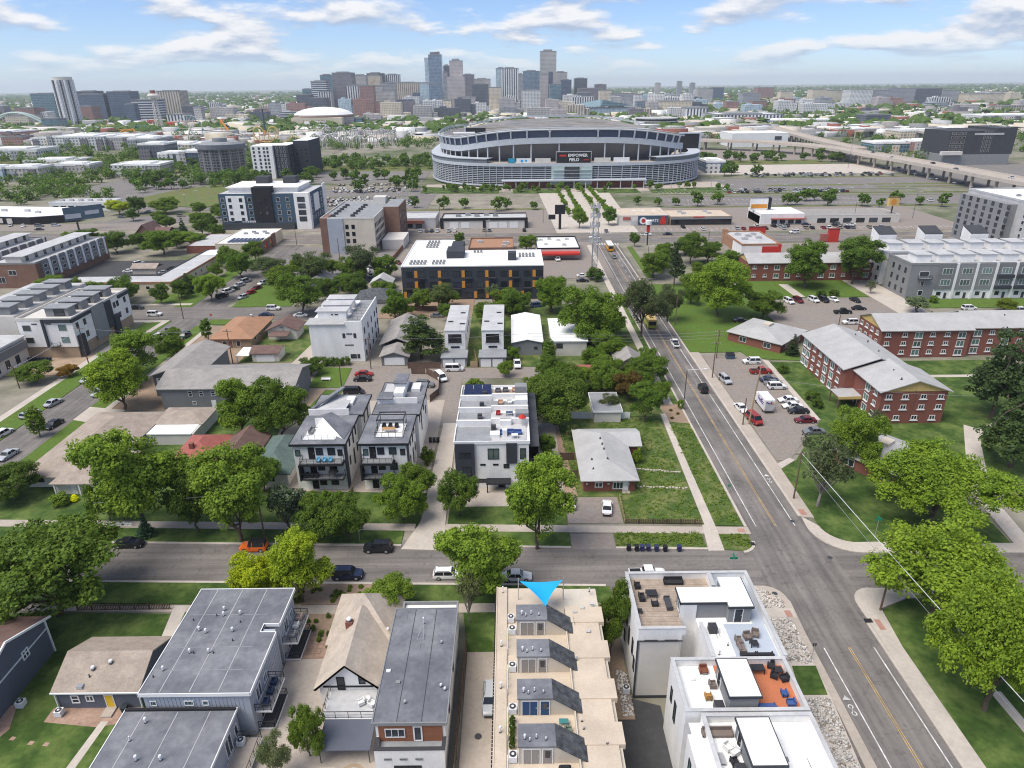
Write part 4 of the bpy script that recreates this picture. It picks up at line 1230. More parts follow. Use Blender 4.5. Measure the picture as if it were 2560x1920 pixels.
# --- orange-roofed ranch house
t = thing('house', 'tan brick ranch house with orange-brown hip roof', 'house', (-82,197,0))
Bx(-87.4,-76.6,188,207.4,0,2.85).build('wall', 'tan_brick', t)
MB().hip(-88.4,-75.6,187.2,208.4,3.0,2.1, 'y').build('roof', 'orange_shingle', t)
win(t, 'S', 188,-84.2,1.1,1.4,1.0)
win(t, 'S', 188,-80.2,.4,1.2,1.8)
door(t, 'S', 188,-82.4,.1,.9,2.0, 'wood_clad')
wins(t, 'E', -76.6,(192,196,200),(1.0,),1.4,1.1)
vent(t, -81,203,4.7,.6,.2)
# --- white gabled house with awning
t = thing('house', 'pale gabled house with red-brown roof and patio awning', 'house', (-69,198,0))
Bx(-73.6,-64.9,194.6,202,0,2.9).gwall('y', 194.6,-73.6,-64.9,2.9,1.9).build('wall', 'offwhite', t)
MB().gable(-74.3,-64.2,194,203,3.0,2.2, 'y').build('roof', 'brown_shingle', t)
MB().slab([(-72.6,191.4,2.2),(-66.8,191.4,2.2),(-66.6,194.4,2.9),(-72.2,194.4,2.9)], .12).build('awning', 'brown_shingle', t)
vent(t, -69.2,194.4,4,.1,.3, False)
# --- double garage with brown roof and carport
t = thing('garage', 'double garage with brown roof and white door, carport beside it', 'garage', (-68,179,0))
Bx(-72.2,-64.8,176.4,182.2,0,2.6).gwall('x', -72.1,176.4,182.2,2.6,1.1).gwall('x', -64.95,176.4,182.2,2.6,1.1).build('wall', 'offwhite', t)
MB().gable(-72.7,-64.3,175.8,182.8,2.7,1.3, 'x').build('roof', 'brown_shingle', t)
Bx(-71,-66,176.3,176.4,.1,2.2).build('garage_door', 'white_trim', t)
MB().slab([(-76.4,175.6,2.2),(-72.8,175.6,2.2),(-72.8,182,2.4),(-76.4,182,2.4)], .12).box(-76.3,-76.1,175.8,176,0,2.1).build('carport', 'white_roof', t)
# --- big white townhouses
t = thing('townhouse', 'big white three-storey townhouse block with stepped roof terraces', 'townhouse', (-48,187,0))
Bx(-55.2,-40.7,176,198.6,0,10.9).box(-55.2,-51,190,199.4,10.9,11.8).build('wall', 'white_stucco', t)
Bx(-56.2,-45.4,175.5,181.4,10.9,11.1).build('roof', 'pale_shingle', t)
Bx(-45.4,-41,176.3,198.3,10.9,11.0).build('roof_deck', 'mid_membrane', t)
Bx(-41.0,-40.7,176,198.6,10.9,12.0).box(-45.3,-41,176,176.3,10.9,11.7).build('parapet', 'white_stucco', t)
for k, (y, z) in enumerate(((180.2,13.2),(185.6,13.4),(190.8,13.6))):
 Bx(-53.6 + k*.3,-45.8, y, y + 2.4,10.9, z).build('stair_house', 'white_stucco', t)
 Bx(-54.2 + k*.3,-45.4, y - .3, y + 4.2, z, z + .2).build('house_roof', 'light_membrane', t)
 railing(t, [(-45.2, y - .5),(-41.2, y - .5)], 11,1.0)
 for x in (-49.6,-48.6,-48.2):
  win(t, 'S', y, x, z - 1.0,.5,.3, frame='near_black', far=True)
for x, z, w_, h_ in ((-45.9,7.0,.7,1.3),(-42.9,7.0,.7,1.3),(-44.8,8.0,.8,.3),(-44.0,8.0,.8,.3),(-45.6,4.8,.6,.25),(-44.4,4.8,1.8,.25),(-43.8,1.0,1.6,1.2),(-42.4,1.0,.7,1.2)):
 win(t, 'S', 176, x, z, w_, h_, frame='near_black')
for y in (178.5,183.5,188.5,193.5,197):
 for z in (7.4,4.0,.8):
  win(t, 'E', -40.7, y, z, 1.0,1.7, frame='near_black', glass='blue_glass' if z > 7 else 'glass')
win(t, 'S', 198.0 - 8,-53.1,10.0,.8,1.2, frame='near_black')
# --- garage house by the big evergreen
t = thing('house', 'grey-roofed house with white-doored garage beside the big evergreen', 'house', (-33,183,0))
Bx(-35.6,-28.4,172.8,180,0,2.6).gwall('y', 172.8,-35.6,-28.4,2.6,1.2).box(-37,-28,181,203,0,2.9).build('wall', 'slate_siding', t)
MB().gable(-36.2,-27.8,172.2,180.4,2.7,1.4, 'y').gable(-37.6,-27.4,180.6,203.6,3.0,2.2, 'y').build('roof', 'grey_shingle', t)
Bx(-34.8,-29.3,172.68,172.8,.1,2.3).build('garage_door', 'white_trim', t)
# --- pair of modern houses
for x0, x1, lb in ((-18.4,-12.8, 'grey-roofed modern white house nearest the big evergreen, garage doors on the alley'),(-8.2,-2.2, 'grey-roofed modern white house beside the long white roof, garage doors on the alley')):
 t = thing('house', lb, 'house', ((x0 + x1)/2,187,0))
 Bx(x0, x1,176.6,200,0,8.4).build('wall', 'white_stucco', t)
 Bx(x0 - .1, x1 + .1,176.4,200.1,8.4,8.65).build('roof', 'light_membrane', t)
 Bx(x0 - .6, x1 + .6,170.9,176.5,0,2.8).build('garage', 'mid_grey', t)
 Bx(x0 - .8, x1 + .8,170.5,176.4,2.8,3.0).build('garage_roof', 'mid_membrane', t)
 for k in (0,1):
  Bx(x0 - .2 + k*3.2, x0 + 2.6 + k*3.2,170.8,170.9,.1,2.4).build('garage_door', 'white_trim', t)
 win(t, 'S', 176.6,(x0 + x1)/2,4.6,4.2,3.2, frame='white_trim', glass='car_glass', fw_=.25)
 railing(t, [(x0 + 1,176.3),(x1 - 1,176.3)], 4.7,.9)
 Bx((x0 + x1)/2 - 1.2,(x0 + x1)/2 + 1.2,176.45,176.6,3.5,4.0).build('vent_slot', 'near_black', t)
 for px, py in ((x0 + 1.2,184),(x1 - 1.4,192),(x1 - 1,182)):
  Bx(px - .7, px + .7, py - .4, py + .4,8.65,8.8).build('skylight', 'near_black', t)
 for y in (180,186,192):
  win(t, 'E', x1, y, 4.8,1.2,1.6, frame='near_black')
# --- white-roofed house and its neighbour
t = thing('house', 'grey house with long bare white roof between alley and trees', 'house', (4.4,191,0))
Bx(.2,8.6,179.4,203.4,0,3.7).gwall('y', 179.4,.2,8.6,3.7,.8).build('wall', 'mid_grey', t)
MB().gable(-.1,9.0,178.9,203.9,4.0,.95, 'y', .15).build('roof', 'white_roof', t)
for x in (2,6.8):
 win(t, 'S', 179.4, x, 1.8,.9,.8, frame='near_black')
t = thing('house', 'low white house half hidden behind the big round tree', 'house', (16,188,0))
Bx(11.4,21,178.4,198,0,4.4).build('wall', 'offwhite', t)
flatroof(t, 11.4,21,178.4,198,4.6,.3, mt='white_roof')
win(t, 'S', 178.4,13.4,2.4,1.8,1.4, frame='near_black', mull=1)
t = thing('garage', 'pale gabled garage with grey roof beside the avenue', 'garage', (31,168,0))
Bx(27.6,34.6,164.8,172,0,2.7).gwall('y', 164.8,27.6,34.6,2.7,2.2).build('wall', 'beige_wall', t)
MB().gable(27.1,35.1,164.2,172.6,2.8,2.4, 'y').build('roof', 'grey_shingle', t)
t = thing('shed', 'low shed with red tiled roof behind the alley trees', 'shed', (14,163,0))
Bx(8,23.6,160,165.4,0,2.3).build('wall', 'offwhite', t)
MB().hip(7.4,24.2,159.4,166,2.4,1.3, 'x').build('roof', 'red_shingle', t)
hvac(t, 10.4,164,3.0,.7, 'white_metal')
# --- charcoal apartment house with orange recesses
t = thing('apartment_building', 'charcoal apartment block with orange recesses and white roof', 'apartment building', (-13,247,0))
Bx(-38.5,11.5,235,259.4,0,11.9).box(-38.5,-22.6,259.4,278.6,0,11.9).build('wall', 'charcoal_panel', t)
Bx(-38.3,11.3,235.2,259.2,11.9,12.0).box(-38.3,-22.8,259.2,278.4,11.9,12.01).build('roof', 'white_roof', t)
Bx(-38.6,11.6,234.9,235.2,11.9,12.25).box(11.3,11.6,235.2,259.5,11.9,12.25).box(-38.6,-38.3,235.2,278.7,11.9,12.25).box(-22.7,11.3,259.2,259.5,11.9,12.25).box(-38.3,-22.7,278.4,278.7,11.9,12.25).box(-22.9,-22.6,259.5,278.4,11.9,12.25).build('parapet', 'white_trim', t)
Bx(-23.5,-17.2,247,256,12,14.6).box(-1,2,243,247.5,12,14.6).box(-22.6,-18,259,268,9,14).build('penthouse', 'charcoal_panel', t)
bay = 50.0/12
for k in range(12):
 x = -38.5 + bay*(k + .5)
 for z in (8.2,4.4,.6):
  lvl = {8.2: 0,4.4: 1,.6: 2}[z]
  win(t, 'S', 235, x + .6, z, 2.2,2.1, frame='near_black', far=False, mull=1)
  if (k + lvl) % 2 == (1 if lvl == 0 else 0) or (lvl == 2 and k % 3 == 1):
   Bx(x - 1.75, x - .65,234.85,235, z - .1, z + 2.3).build('orange_panel', 'orange_panel', t)
 if k % 2 == 1:
  Bx(x - .8, x + 2.0,234.2,235,7.7,8.05).build('balcony', 'dark_metal', t)
 else:
  Bx(x - .8, x + 2.0,234.2,235,3.9,4.25).build('balcony', 'dark_metal', t)
rr = random.Random(5)
for (gx, gy, nx, ny) in ((-36,238,5,2),(-33,265,4,4),(-28,238,4,2),(3,248,5,2),(-14,256,3,1)):
 for i in range(nx):
  for j in range(ny):
   Bx(gx + i*1.25, gx + i*1.25 + .8, gy + j*3.2, gy + j*3.2 + .9,12.02,12.8).build('air_conditioner', 'mid_grey', t)
# --- small commercial roofs by the boulevard
t = block('shop_building', 'low shop with pink-brown roof behind the charcoal block', 'shop', -18.6,1.3,298.6,320.4,4, 'brown_brick', 'orange_shingle')
hvac(t, -14,312,4,1.2); hvac(t, -2,308,4,1.3); hvac(t, -3,303,4,1.0)
t = block('shop_building', 'low shop with cluttered white roof beside the lattice mast', 'shop', 11.5,30.4,296,321,4.2, 'offwhite', 'white_roof', parm='near_black')
for p in ((14,314),(18,316),(22,313),(26,315),(16,304),(24,303)):
 hvac(t, *p, 4.2,.9)
Bx(12,30,291.6,296,2.4,3.2).build('shop_canopy', 'red_paint', t)
t = block('shop_building', 'vacant white shop front with dark frame facing the boulevard', 'shop', -36.7,8.8,366,382,5, 'offwhite', 'light_membrane', parm='near_black')
Bx(-37.2,9.3,365.6,366,4.3,5.7).box(-37.2,-35.6,365.6,366,0,4.3).box(-14.6,-13.2,365.6,366,0,4.3).box(7.6,9.3,365.6,366,0,4.3).build('shop_frame', 'near_black', t)
for x in (-30,-24,-9,-4,2):
 Bx(x - 2.2, x + 2.2,365.85,366,.3,3.6).build('shop_panel', 'white_trim', t)
for i in range(5):
 hvac(t, -28 + i*5,374 + (i % 2)*3,5,1.4, 'mid_membrane')
t = block('shop_building', 'grey shop with dark red front next to the brown hotel', 'shop', -68,-40,368,388,5, 'light_membrane', 'light_membrane')
Bx(-68.2,-46,366.4,368,2.8,4.4).build('shop_canopy', 'brick', t)
wins(t, 'S', 368,(-64,-59,-54,-49),(.4,),3.4,2.2, frame='dark_grey', far=True)
# sports shop with mural
t = block('shop_building', 'tan-roofed shop with red and navy sports mural wall', 'shop', 58.6,84.8,370,394,5.2, 'offwhite', 'beige_roof', .3)
Bx(68.6,84.6,369.7,369.95,.4,5.2).build('mural', 'blue_siding', t)
MB().tube((71.4,369.62,2.6),(71.4,369.55,2.6),1.9, n=18).tube((71.6,369.55,2.6),(71.6,369.5,2.6),1.1, n=18, m=1).build('mural_ball', ['white_trim', 'red_paint'], t)
lettering(t, 'SPORTS', (76.2,369.6,2.6),2.0, 'white_trim', bold=.05)
Bx(80.4,83.8,369.5,369.66,.6,3.6).box(81.2,83.0,369.5,369.67,3.6,4.8).build('mural_shape', 'red_paint', t)
Bx(60.6,64.6,369.6,369.95,3.0,4.6).build('sign', 'red_shingle', t)
Bx(64.9,67.8,369.8,369.95,.2,2.8).build('garage_door', 'light_membrane', t)
for x in (68,73,79):
 Bx(x, x + 1.6,384,385.2,5.2,5.5).build('skylight', 'white_trim', t)
t = block('shop_building', 'long shop with tan roof and dark window band beside the mural', 'shop', 86,119,369.4,391,4.4, 'tan_brick', 'beige_roof', .3)
Bx(86.2,118.8,369.2,369.4,.4,3.2).build('window_band', 'glass', t)
Bx(86,119,368.6,369.2,3.3,4.2).build('fascia', 'mid_grey', t)
Bx(98,104,368.5,368.7,4.2,4.8).build('sign', 'red_paint', t)
for p in ((94,384),(95,379),(108,384),(109,379)):
 hvac(t, *p, 4.4,1.2)
t = block('shop_building', 'strip mall with grey roof and white corner shop beyond the boulevard', 'shop', 134.5,210,371,390,4.2, 'offwhite', 'grey_shingle', .2)
Bx(134.5,158,369.6,391,0,5.6).build('corner_shop', 'white_stucco', t)
Bx(140,158.4,367.4,369.6,2.8,3.3).build('shop_canopy', 'red_shingle', t)
wins(t, 'S', 371,(168,175,182,189,196,203),(.3,),4.6,2.4, frame='dark_grey', far=True)
wins(t, 'S', 369.6,(142,146.5,151,155),(.3,),3,2.2, frame='dark_grey', far=True)
# chicken restaurant
t = thing('restaurant', 'salmon and white fast-food restaurant with red roof trim', 'restaurant', (110,311,0))
Bx(101.5,118.5,297,325.5,0,4.8).build('wall', 'white_stucco', t)
Bx(101.8,118.2,297.3,325.2,4.8,4.9).build('roof', 'light_membrane', t)
MB().parapet(101.4,118.6,296.9,325.6,4.6,5.4,.4).build('parapet', 'orange_shingle', t)
Bx(101.2,101.5,310,325.6,0,4.8).box(101.1,103,323,326,0,6.6).build('salmon_wall', 'orange_shingle', t)
Bx(110.5,118.6,296.7,297,1.2,4.2).box(117.4,118.8,296.6,300,0,5).build('red_panel', 'red_paint', t)
for p in ((106,318),(109.5,314),(106,308),(113,318),(113,310)):
 hvac(t, *p, 4.9,1.3)
# --- tan L-shaped row
t = thing('building', 'long low tan L-shaped building with grey flat roof', 'building', (-140,265,0))
Bx(-166,-127,248,257,0,4).box(-135,-126.6,257,301,0,4).build('wall', 'cream', t)
Bx(-165.8,-127.2,248.2,256.8,4,4.1).box(-134.8,-126.8,256.8,300.8,4,4.11).build('roof', 'light_membrane', t)
Bx(-166.1,-126.9,247.8,248.1,3.5,4.2).box(-126.7,-126.4,248,301,3.5,4.2).build('fascia', 'orange_shingle', t)
Bx(-166,-135,256.8,257.2,3.6,4.4).box(-135.2,-134.8,257,301,3.6,4.4).build('coping', 'dark_grey', t)
Bx(-133,-126.6,290,300,4.1,4.6).build('roof_box', 'white_roof', t)
wins(t, 'S', 248, frange(-160,-131,7),(1.2,),1.6,1.4, far=True)
wins(t, 'E', -126.6, frange(252,296,9),(1.2,),1.6,1.4, far=True)
# --- cream building with mural
t = block('building', 'cream commercial building with graffiti mural side and roof solar panels', 'building', -134.2,-114.4,308.6,343.4,5.2, 'cream', 'white_roof', .3)
Bx(-114.4,-114.2,309,326,.3,5.0).box(-114.4,-113.9,326,331,0,6).build('mural', 'brown_brick', t)
for i in range(6):
 Bx(-114.2,-114.12,310 + i*2.6,311.8 + i*2.6,1 + (i % 3)*.6,3 + (i % 2)).build('mural_patch', ['red_paint', 'teal_paint', 'orange_panel'][i % 3], t)
for i in range(8):
 x = -130 + i*1.9
 MB().slab([(x, 311.5,5.5),(x + 1.5,311.5,5.5),(x + 2.2,319,5.9),(x + .7,319,5.9)], .06).build('solar_panel', 'solar', t)
for i in range(5):
 hvac(t, -128 + i*2.6,331 + (i % 2)*4,5.2,.9, 'mid_membrane')
win(t, 'S', 308.6,-121,2.4,1.6,1.2, frame='dark_grey')
win(t, 'S', 308.6,-117.4,1.0,2.4,1.6, frame='dark_grey')
win(t, 'S', 308.6,-130,3.2,1.8,.5, frame='dark_grey')
block('building', 'low grey-roofed annex behind the cream mural building', 'building', -150,-134.4,314,342,3.2, 'brick', 'light_membrane', .2)
# --- left townhouses
t = thing('townhouse', 'white and black townhouse row with four grey roof pavilions on the left', 'townhouse', (-130,196,0))
Bx(-138,-122.6,181,211.4,3.4,11.2).build('wall', 'white_stucco', t)
Bx(-137.8,-122.8,181.2,211.2,0,3.4).build('base_wall', 'tan_brick', t)
Bx(-137.7,-122.9,181.3,211.1,11.2,11.3).build('roof_deck', 'offwhite', t)
MB().parapet(-138.1,-122.5,180.9,211.5,11.2,12.0,.3).build('parapet', 'offwhite', t)
Bx(-130.6,-122.3,180.6,181,10.6,11.6).box(-122.6,-122.2,180.6,190,10.6,11.6).box(-131,-130.4,180.5,181,3.4,11.6).box(-122.6,-122.2,197,200.6,3.4,11.4).box(-122.6,-122.15,205,211.5,10.4,11.4).build('dark_frame', 'charcoal_panel', t)
Bx(-122.6,-122.3,190.4,197,2,12).build('grey_bay', 'mid_grey', t)
for k in range(4):
 y = 184.4 + k*6.4
 Bx(-131.6,-125.2, y, y + 3.6,11.3,13.7).build('pavilion', 'mid_grey', t)
 Bx(-132.2,-124.6, y - .5, y + 4.2,13.7,13.95).build('pavilion_roof', 'mid_membrane', t)
 win(t, 'S', y, -127.6,11.5,3.0,2.0, frame='near_black')
for z in (8.2,4.6):
 win(t, 'S', 181,-135.6, z, 2.2,1.7, frame='mid_grey')
 win(t, 'S', 181,-125.6, z, 2.2,1.8, frame='mid_grey', glass='green_glass')
 for y in (183,186.6,193.6,202.6,204.4,208.6):
  win(t, 'E', -122.6, y, z, 1.2,1.7, frame='near_black')
for z in (10.4,):
 for x in (-133.2,-129.2):
  win(t, 'S', 181, x, z - .3,1.5,.3, frame='near_black')
balcony(t, -130,-127.4,179.6,180.96,4.0, mt='near_black')
for y in (181.6,200):
 Bx(-122.6,-121.8, y, y + 2.6,0,6.4).build('entry_bay', 'charcoal_panel', t)
t = thing('townhouse', 'second white townhouse row behind at the far left edge', 'townhouse', (-150,200,0))
Bx(-160,-142,186,222,0,11).build('wall', 'offwhite', t)
Bx(-159.7,-142.3,186.3,221.7,11,11.1).build('roof', 'light_membrane', t)
for k in range(5):
 y = 187 + k*6.6
 Bx(-150,-143.4, y, y + 3.6,11,13.4).build('pavilion', 'mid_grey', t)
 Bx(-150.6,-142.8, y - .4, y + 4.2,13.4,13.65).build('pavilion_roof', 'mid_membrane', t)
wins(t, 'E', -142, frange(188,220,9),(1.5,5,8.2),1.3,1.6, frame='near_black', far=True)
t = thing('townhouse', 'grey-green lower townhouse end at the left frame edge', 'townhouse', (-141,171,0))
Bx(-152,-136.2,164,179.6,0,7.2).build('wall', 'offwhite', t)
flatroof(t, -152,-136.2,164,179.6,7.4,.3, mt='light_membrane')
Bx(-136.2,-135.2,165,179,4.2,6.4).build('bay', 'slate_siding', t)
wins(t, 'E', -136.2,(167,171,175),(1.0,),1.6,2.2, frame='near_black')
wins(t, 'S', 164,(-147,-142),(1.0,4.4),1.6,1.8, frame='near_black')
# --- brown and slate townhouses behind
for k, (x0, x1, lb) in enumerate(((-199,-181.4, 'brick and slate townhouse row facing the dark car park'),(-226,-208, 'farther parallel townhouse row with white roof boxes'))):
 t = thing('townhouse', lb, 'townhouse', ((x0 + x1)/2,282,0))
 Bx(x0, x1,256.6,306,0,9.3).build('wall', 'brown_brick', t)
 Bx(x0 + .3, x1 - .3,256.9,305.7,9.3,9.4).build('roof', 'light_membrane', t)
 MB().parapet(x0 - .1, x1 + .1,256.5,306.1,9.2,9.9,.3).build('parapet', 'mid_grey', t)
 Bx(x1 - 12, x1 - 6,258,304,9.4,11.8).build('roof_house', 'offwhite', t)
 Bx(x1 - 12.5, x1 - 4.5,257.4,304.6,11.8,12.05).build('house_roof', 'light_membrane', t)
 for j in range(8):
  y = 259.6 + j*5.6
  Bx(x1, x1 + .3, y, y + 4.3,3.0,9.6).build('slate_bay', 'slate_siding', t)
  Bx(x1, x1 + .45, y + 4.3, y + 5.5,2.6,9.9).build('white_fin', 'white_trim', t)
  for z in (6.8,4.0):
   win(t, 'E', x1 + .3, y + 2.1, z, 2.4,1.4, far=True)
  win(t, 'E', x1 - 6, y + 2,9.6,1.6,1.8, frame='near_black', far=True)
 win(t, 'S', 256.6, x0 + 8,5,3,2, mull=1, far=True)
 win(t, 'S', 256.6, x0 + 3,2,3,2.4, mull=1, far=True)
# --- hotels
t = thing('hotel', 'tan and brown five-storey hotel with grey corner slab', 'hotel', (-70,330,0))
Bx(-85.4,-61.4,310,359,0,15.6).build('wall', 'beige_wall', t)
Bx(-85.7,-82.4,309.6,320,0,16.1).build('brown_corner', 'brown_brick', t)
Bx(-61.6,-54,336,361,0,16.6).build('brown_wing', 'brown_brick', t)
Bx(-82.4,-75.4,309.5,311,0,15.9).build('grey_slab', 'pale_siding', t)
Bx(-85,-61.7,310.3,358.7,15.6,15.7).box(-61.4,-54.3,336.3,360.7,16.6,16.7).build('roof', 'mid_membrane', t)
MB().parapet(-85.5,-61.3,309.9,359.1,15.5,16.3,.3).build('parapet', 'offwhite', t)
Bx(-69,-63,352,358.5,15.6,19).build('stair_tower', 'offwhite', t)
for z in (1.6,4.8,8,11.2):
 for x in (-73.8,-71):
  win(t, 'S', 310, x, z, 1.5,1.9, frame='dark_grey', glass='car_glass')
 for y in frange(313,333,7):
  win(t, 'E', -61.4, y, z, 1.8,1.9, frame='dark_grey')
 for y in frange(339,358,4):
  win(t, 'E', -54, y, z, 1.8,1.9, frame='dark_grey')
for i in range(12):
 hvac(t, -81 + (i % 2)*9,316 + (i // 2)*6,15.7,1.0, 'dark_grey')
Bx(-60,-50,318,336,0,4.5).build('porch', 'offwhite', t)
t = thing('hotel', 'navy blue five-storey hotel with white window panels', 'hotel', (-131,385,0))
Bx(-155,-114.5,371,402,0,18.6).box(-114.5,-107,372,404,0,18.6).build('wall', 'blue_siding', t)
Bx(-114.6,-106.6,369.6,373,0,19).box(-107,-106.5,399,405,0,20).build('white_corner', 'white_stucco', t)
Bx(-154.5,-107.2,371.3,401.7,18.6,18.7).build('roof', 'light_membrane', t)
Bx(-151,-114,376,400,18.7,21).box(-152,-113,375,401,21,21.5).build('upper_storey', 'white_stucco', t)
Bx(-136.6,-126.6,370,376,0,22).build('entrance_slab', 'near_black', t)
Bx(-151,-141,370.6,371,4.6,17.6).build('white_panel', 'white_trim', t)
for z in (14.4,11.0,7.6,4.2):
 for x in (-153,-149,-143.2,-138.6,-123.4,-118.4):
  win(t, 'S', 370.6 if -151 < x < -141 else 371, x, z, 1.9,2.2, frame='white_trim', glass='glass')
 win(t, 'S', 369.6,-110.8, z, 4.0,2.6, frame='near_black', mull=2)
 for y in frange(376,401,6):
  win(t, 'E', -107, y, z, 1.6,2.0)
 for x in (-133.4,-129.8):
  win(t, 'S', 370, x, z, 1.6,2.0, frame='near_black')
Bx(-107,-106.7,380,390,8,17).build('white_panel', 'white_trim', t)
Bx(-154.8,-116,369.4,371,0,3.6).build('ground_floor', 'glass', t)
for i in range(9):
 Bx(-144 + i*.95,-143.4 + i*.95,370.7,370.85,3.7,4.6).build('sign_letter', 'white_trim', t)
for x in (-137,-122):
 Bx(x - 3.5, x + 3.5,390,397,21.5,25).build('lift_tower', 'dark_grey', t)
t = thing('hotel', 'white and charcoal hotel slab behind the parking trees', 'hotel', (-190,605,0))
Bx(-214,-196,593,622,0,26).build('wall', 'white_stucco', t)
Bx(-196,-184,596,630,0,26).box(-184,-171,612,650,0,28.6).build('dark_wall', 'charcoal_panel', t)
Bx(-213.6,-196.2,593.4,621.6,26,26.3).box(-196,-184.2,596.3,629,26,26.31).box(-183.8,-171.2,612.3,649,28.6,28.8).build('roof', 'white_roof', t)
for z in frange(2.4,23.2,8):
 for x in (-211.6,-207,-203,-200.2):
  win(t, 'S', 593, x, z, 1.7,1.9, frame='dark_grey', far=True)
 for x in (-193.4,-190,-187):
  win(t, 'S', 596, x, z, 1.4,1.9, frame='white_trim', far=True)
 for x in (-181.5,-177.5,-173.5):
  win(t, 'S', 612, x, z, 2.2,1.9, frame='near_black', far=True)
 for y in frange(600,610,3):
  win(t, 'E', -184, y, z, 1.8,1.9, frame='near_black', far=True)
t = thing('hotel', 'grey round hotel tower with drum top', 'hotel', (-249,620,0))
mat('round_wall', (.20,.195,.20), var=.1)
mat('round_cap', (.16,.17,.19), var=.1)
MB().tube((-249,620,0),(-249,620,23),18.6, n=32).build('drum', 'round_wall', t)
MB().tube((-249,620,23),(-249,620,26.5),20.4, n=32).build('crown_band', 'round_cap', t)
MB().tube((-249,620,26.5),(-249,620,28),17,15, n=32).build('roof', 'mid_membrane', t)
MB().tube((-249,620,28),(-249,620,31),6, n=16).build('lift_drum', 'mid_grey', t)
for a in range(22):
 th = rad(180 + 8 + a*8.2)
 for z in frange(2.5,20.5,9):
  o = link('window', panel_mesh('one', 1.9,1.4,.15,0,('dark_grey', 'glass')), t, (18.6*math.cos(th),18.6*math.sin(th), z), th + math.pi/2)
 if a % 3 == 0:
  Bx(-249 + 18.4*math.cos(th) - .6,-249 + 18.4*math.cos(th) + .6,620 + 18.4*math.sin(th) - .6,620 + 18.4*math.sin(th) + .6,0,23).build('fin', 'mid_grey', t)
# --- red brick apartment houses
def brickapt(t, face, plane, us, zs, kinds):
 for i, u in enumerate(us):
  for z in zs:
   big = kinds[i % len(kinds)]
   win(t, face, plane, u, z if not big else z - .5,1.3 if not big else 2.1,1.1 if not big else 1.7, glass='green_glass' if big else 'glass', mull=1, fw_=.12)
   sb = MB()
   if face == 'S':
    sb.box(u - (.9 if not big else 1.2), u + (.9 if not big else 1.2), plane - .22, plane, z - .22 - (.5 if big else 0), z - .05 - (.5 if big else 0))
   else:
    sb.box(plane - .22, plane, u - .9, u + .9, z - .22 - (.5 if big else 0), z - .05 - (.5 if big else 0))
   sb.build('sill', 'white_trim', t)
t = thing('apartment_building', 'red brick apartment house with yellow gable end and stepped pale roof', 'apartment building', (87,153,0))
Bx(81.0,95.4,135,147.4,0,8).box(78.6,93.6,147.4,171.6,0,8.1).build('wall', 'brick', t)
MB().gwall('y', 134.9,80.6,95.8,7.95,2.5).build('gable', 'yellow_panel', t)
MB().gable(80.2,96.2,134.3,147.6,8.0,2.7, 'y').gable(77.8,94.4,147.0,172.3,8.15,2.8, 'y').build('roof', 'pale_shingle', t)
brickapt(t, 'S', 135,(82.6,86.2,90.2,94),(6.1,3.6), [0])
brickapt(t, 'S', 135,(85.2,89.2,93.2),(1.0,), [0])
brickapt(t, 'W', 78.6,(150.5,154,157.5,161,164.5,168,170.4),(6.1,3.6,1.1), [0,1,1,0])
brickapt(t, 'W', 81.0,(137.4,141),(6.1,3.6,1.1), [0,1])
MB().slab([(75.6,142.6,3.2),(80.9,142.6,3.4),(80.9,147.2,3.4),(75.6,147.2,3.2)], .2).build('porch_roof', 'pale_shingle', t)
Bx(75.6,80.9,142.5,142.6,2.6,3.25).build('porch_gable', 'yellow_panel', t)
for y in (142.8,147):
 Bx(75.7,75.95, y - .12, y + .12,0,3.0).build('post', 'pole_wood', t)
door(t, 'W', 80.95,145,.2,1.2,2.2, 'near_black')
MB().tube((88.2,134.9,.2),(88.2,134.9,8.2),.07).build('downpipe', 'brown_brick', t)
rv = random.Random(3)
for i in range(14):
 y = 137 + i*2.4
 vent(t, 86.4 + rv.uniform(-2,3.5), y, 9.9,.45,.14, False, 'dark_metal')
t = thing('apartment_building', 'long red brick apartment house with yellow west gable at right', 'apartment building', (122,181,0))
Bx(101,125.4,174.8,187.6,0,8).box(125.4,150,176,188.6,0,8.1).build('wall', 'brick', t)
MB().gwall('x', 100.9,174.4,188,7.95,2.6).build('gable', 'yellow_panel', t)
MB().gable(100.4,126,174.1,188.3,8.0,2.8, 'x').gable(125.4,151,175.3,189.4,8.15,2.8, 'x').build('roof', 'pale_shingle', t)
brickapt(t, 'S', 174.8,(102.8,107.4,111.2,115,119,123),(6.1,3.6,1.1), [0,0,1])
brickapt(t, 'S', 176,(128,132,136,140,144),(6.1,3.6,1.1), [1,0])
brickapt(t, 'W', 101,(177,180,183,186),(6.1,3.6,1.1), [0])
Bx(112.7,112.85,174.7,174.8,.2,8).build('downpipe', 'brown_brick', t)
for i in range(9):
 vent(t, 105 + i*4.6,182 + rv.uniform(-2,2),10.0,.45,.14, False, 'dark_metal')
t = thing('apartment_building', 'two-storey brick apartment house behind the tall lawn trees', 'apartment building', (114,262,0))
Bx(90.8,138,255,267,0,7.1).build('wall', 'brick', t)
MB().gwall('x', 90.7,254.6,267.4,7.1,2.3).build('gable', 'yellow_panel', t)
MB().gable(90.2,138.6,254.3,267.7,7.2,2.5, 'x').build('roof', 'pale_shingle', t)
brickapt(t, 'S', 255, frange(93,136,11),(5.0,1.8), [0,0,1,1])
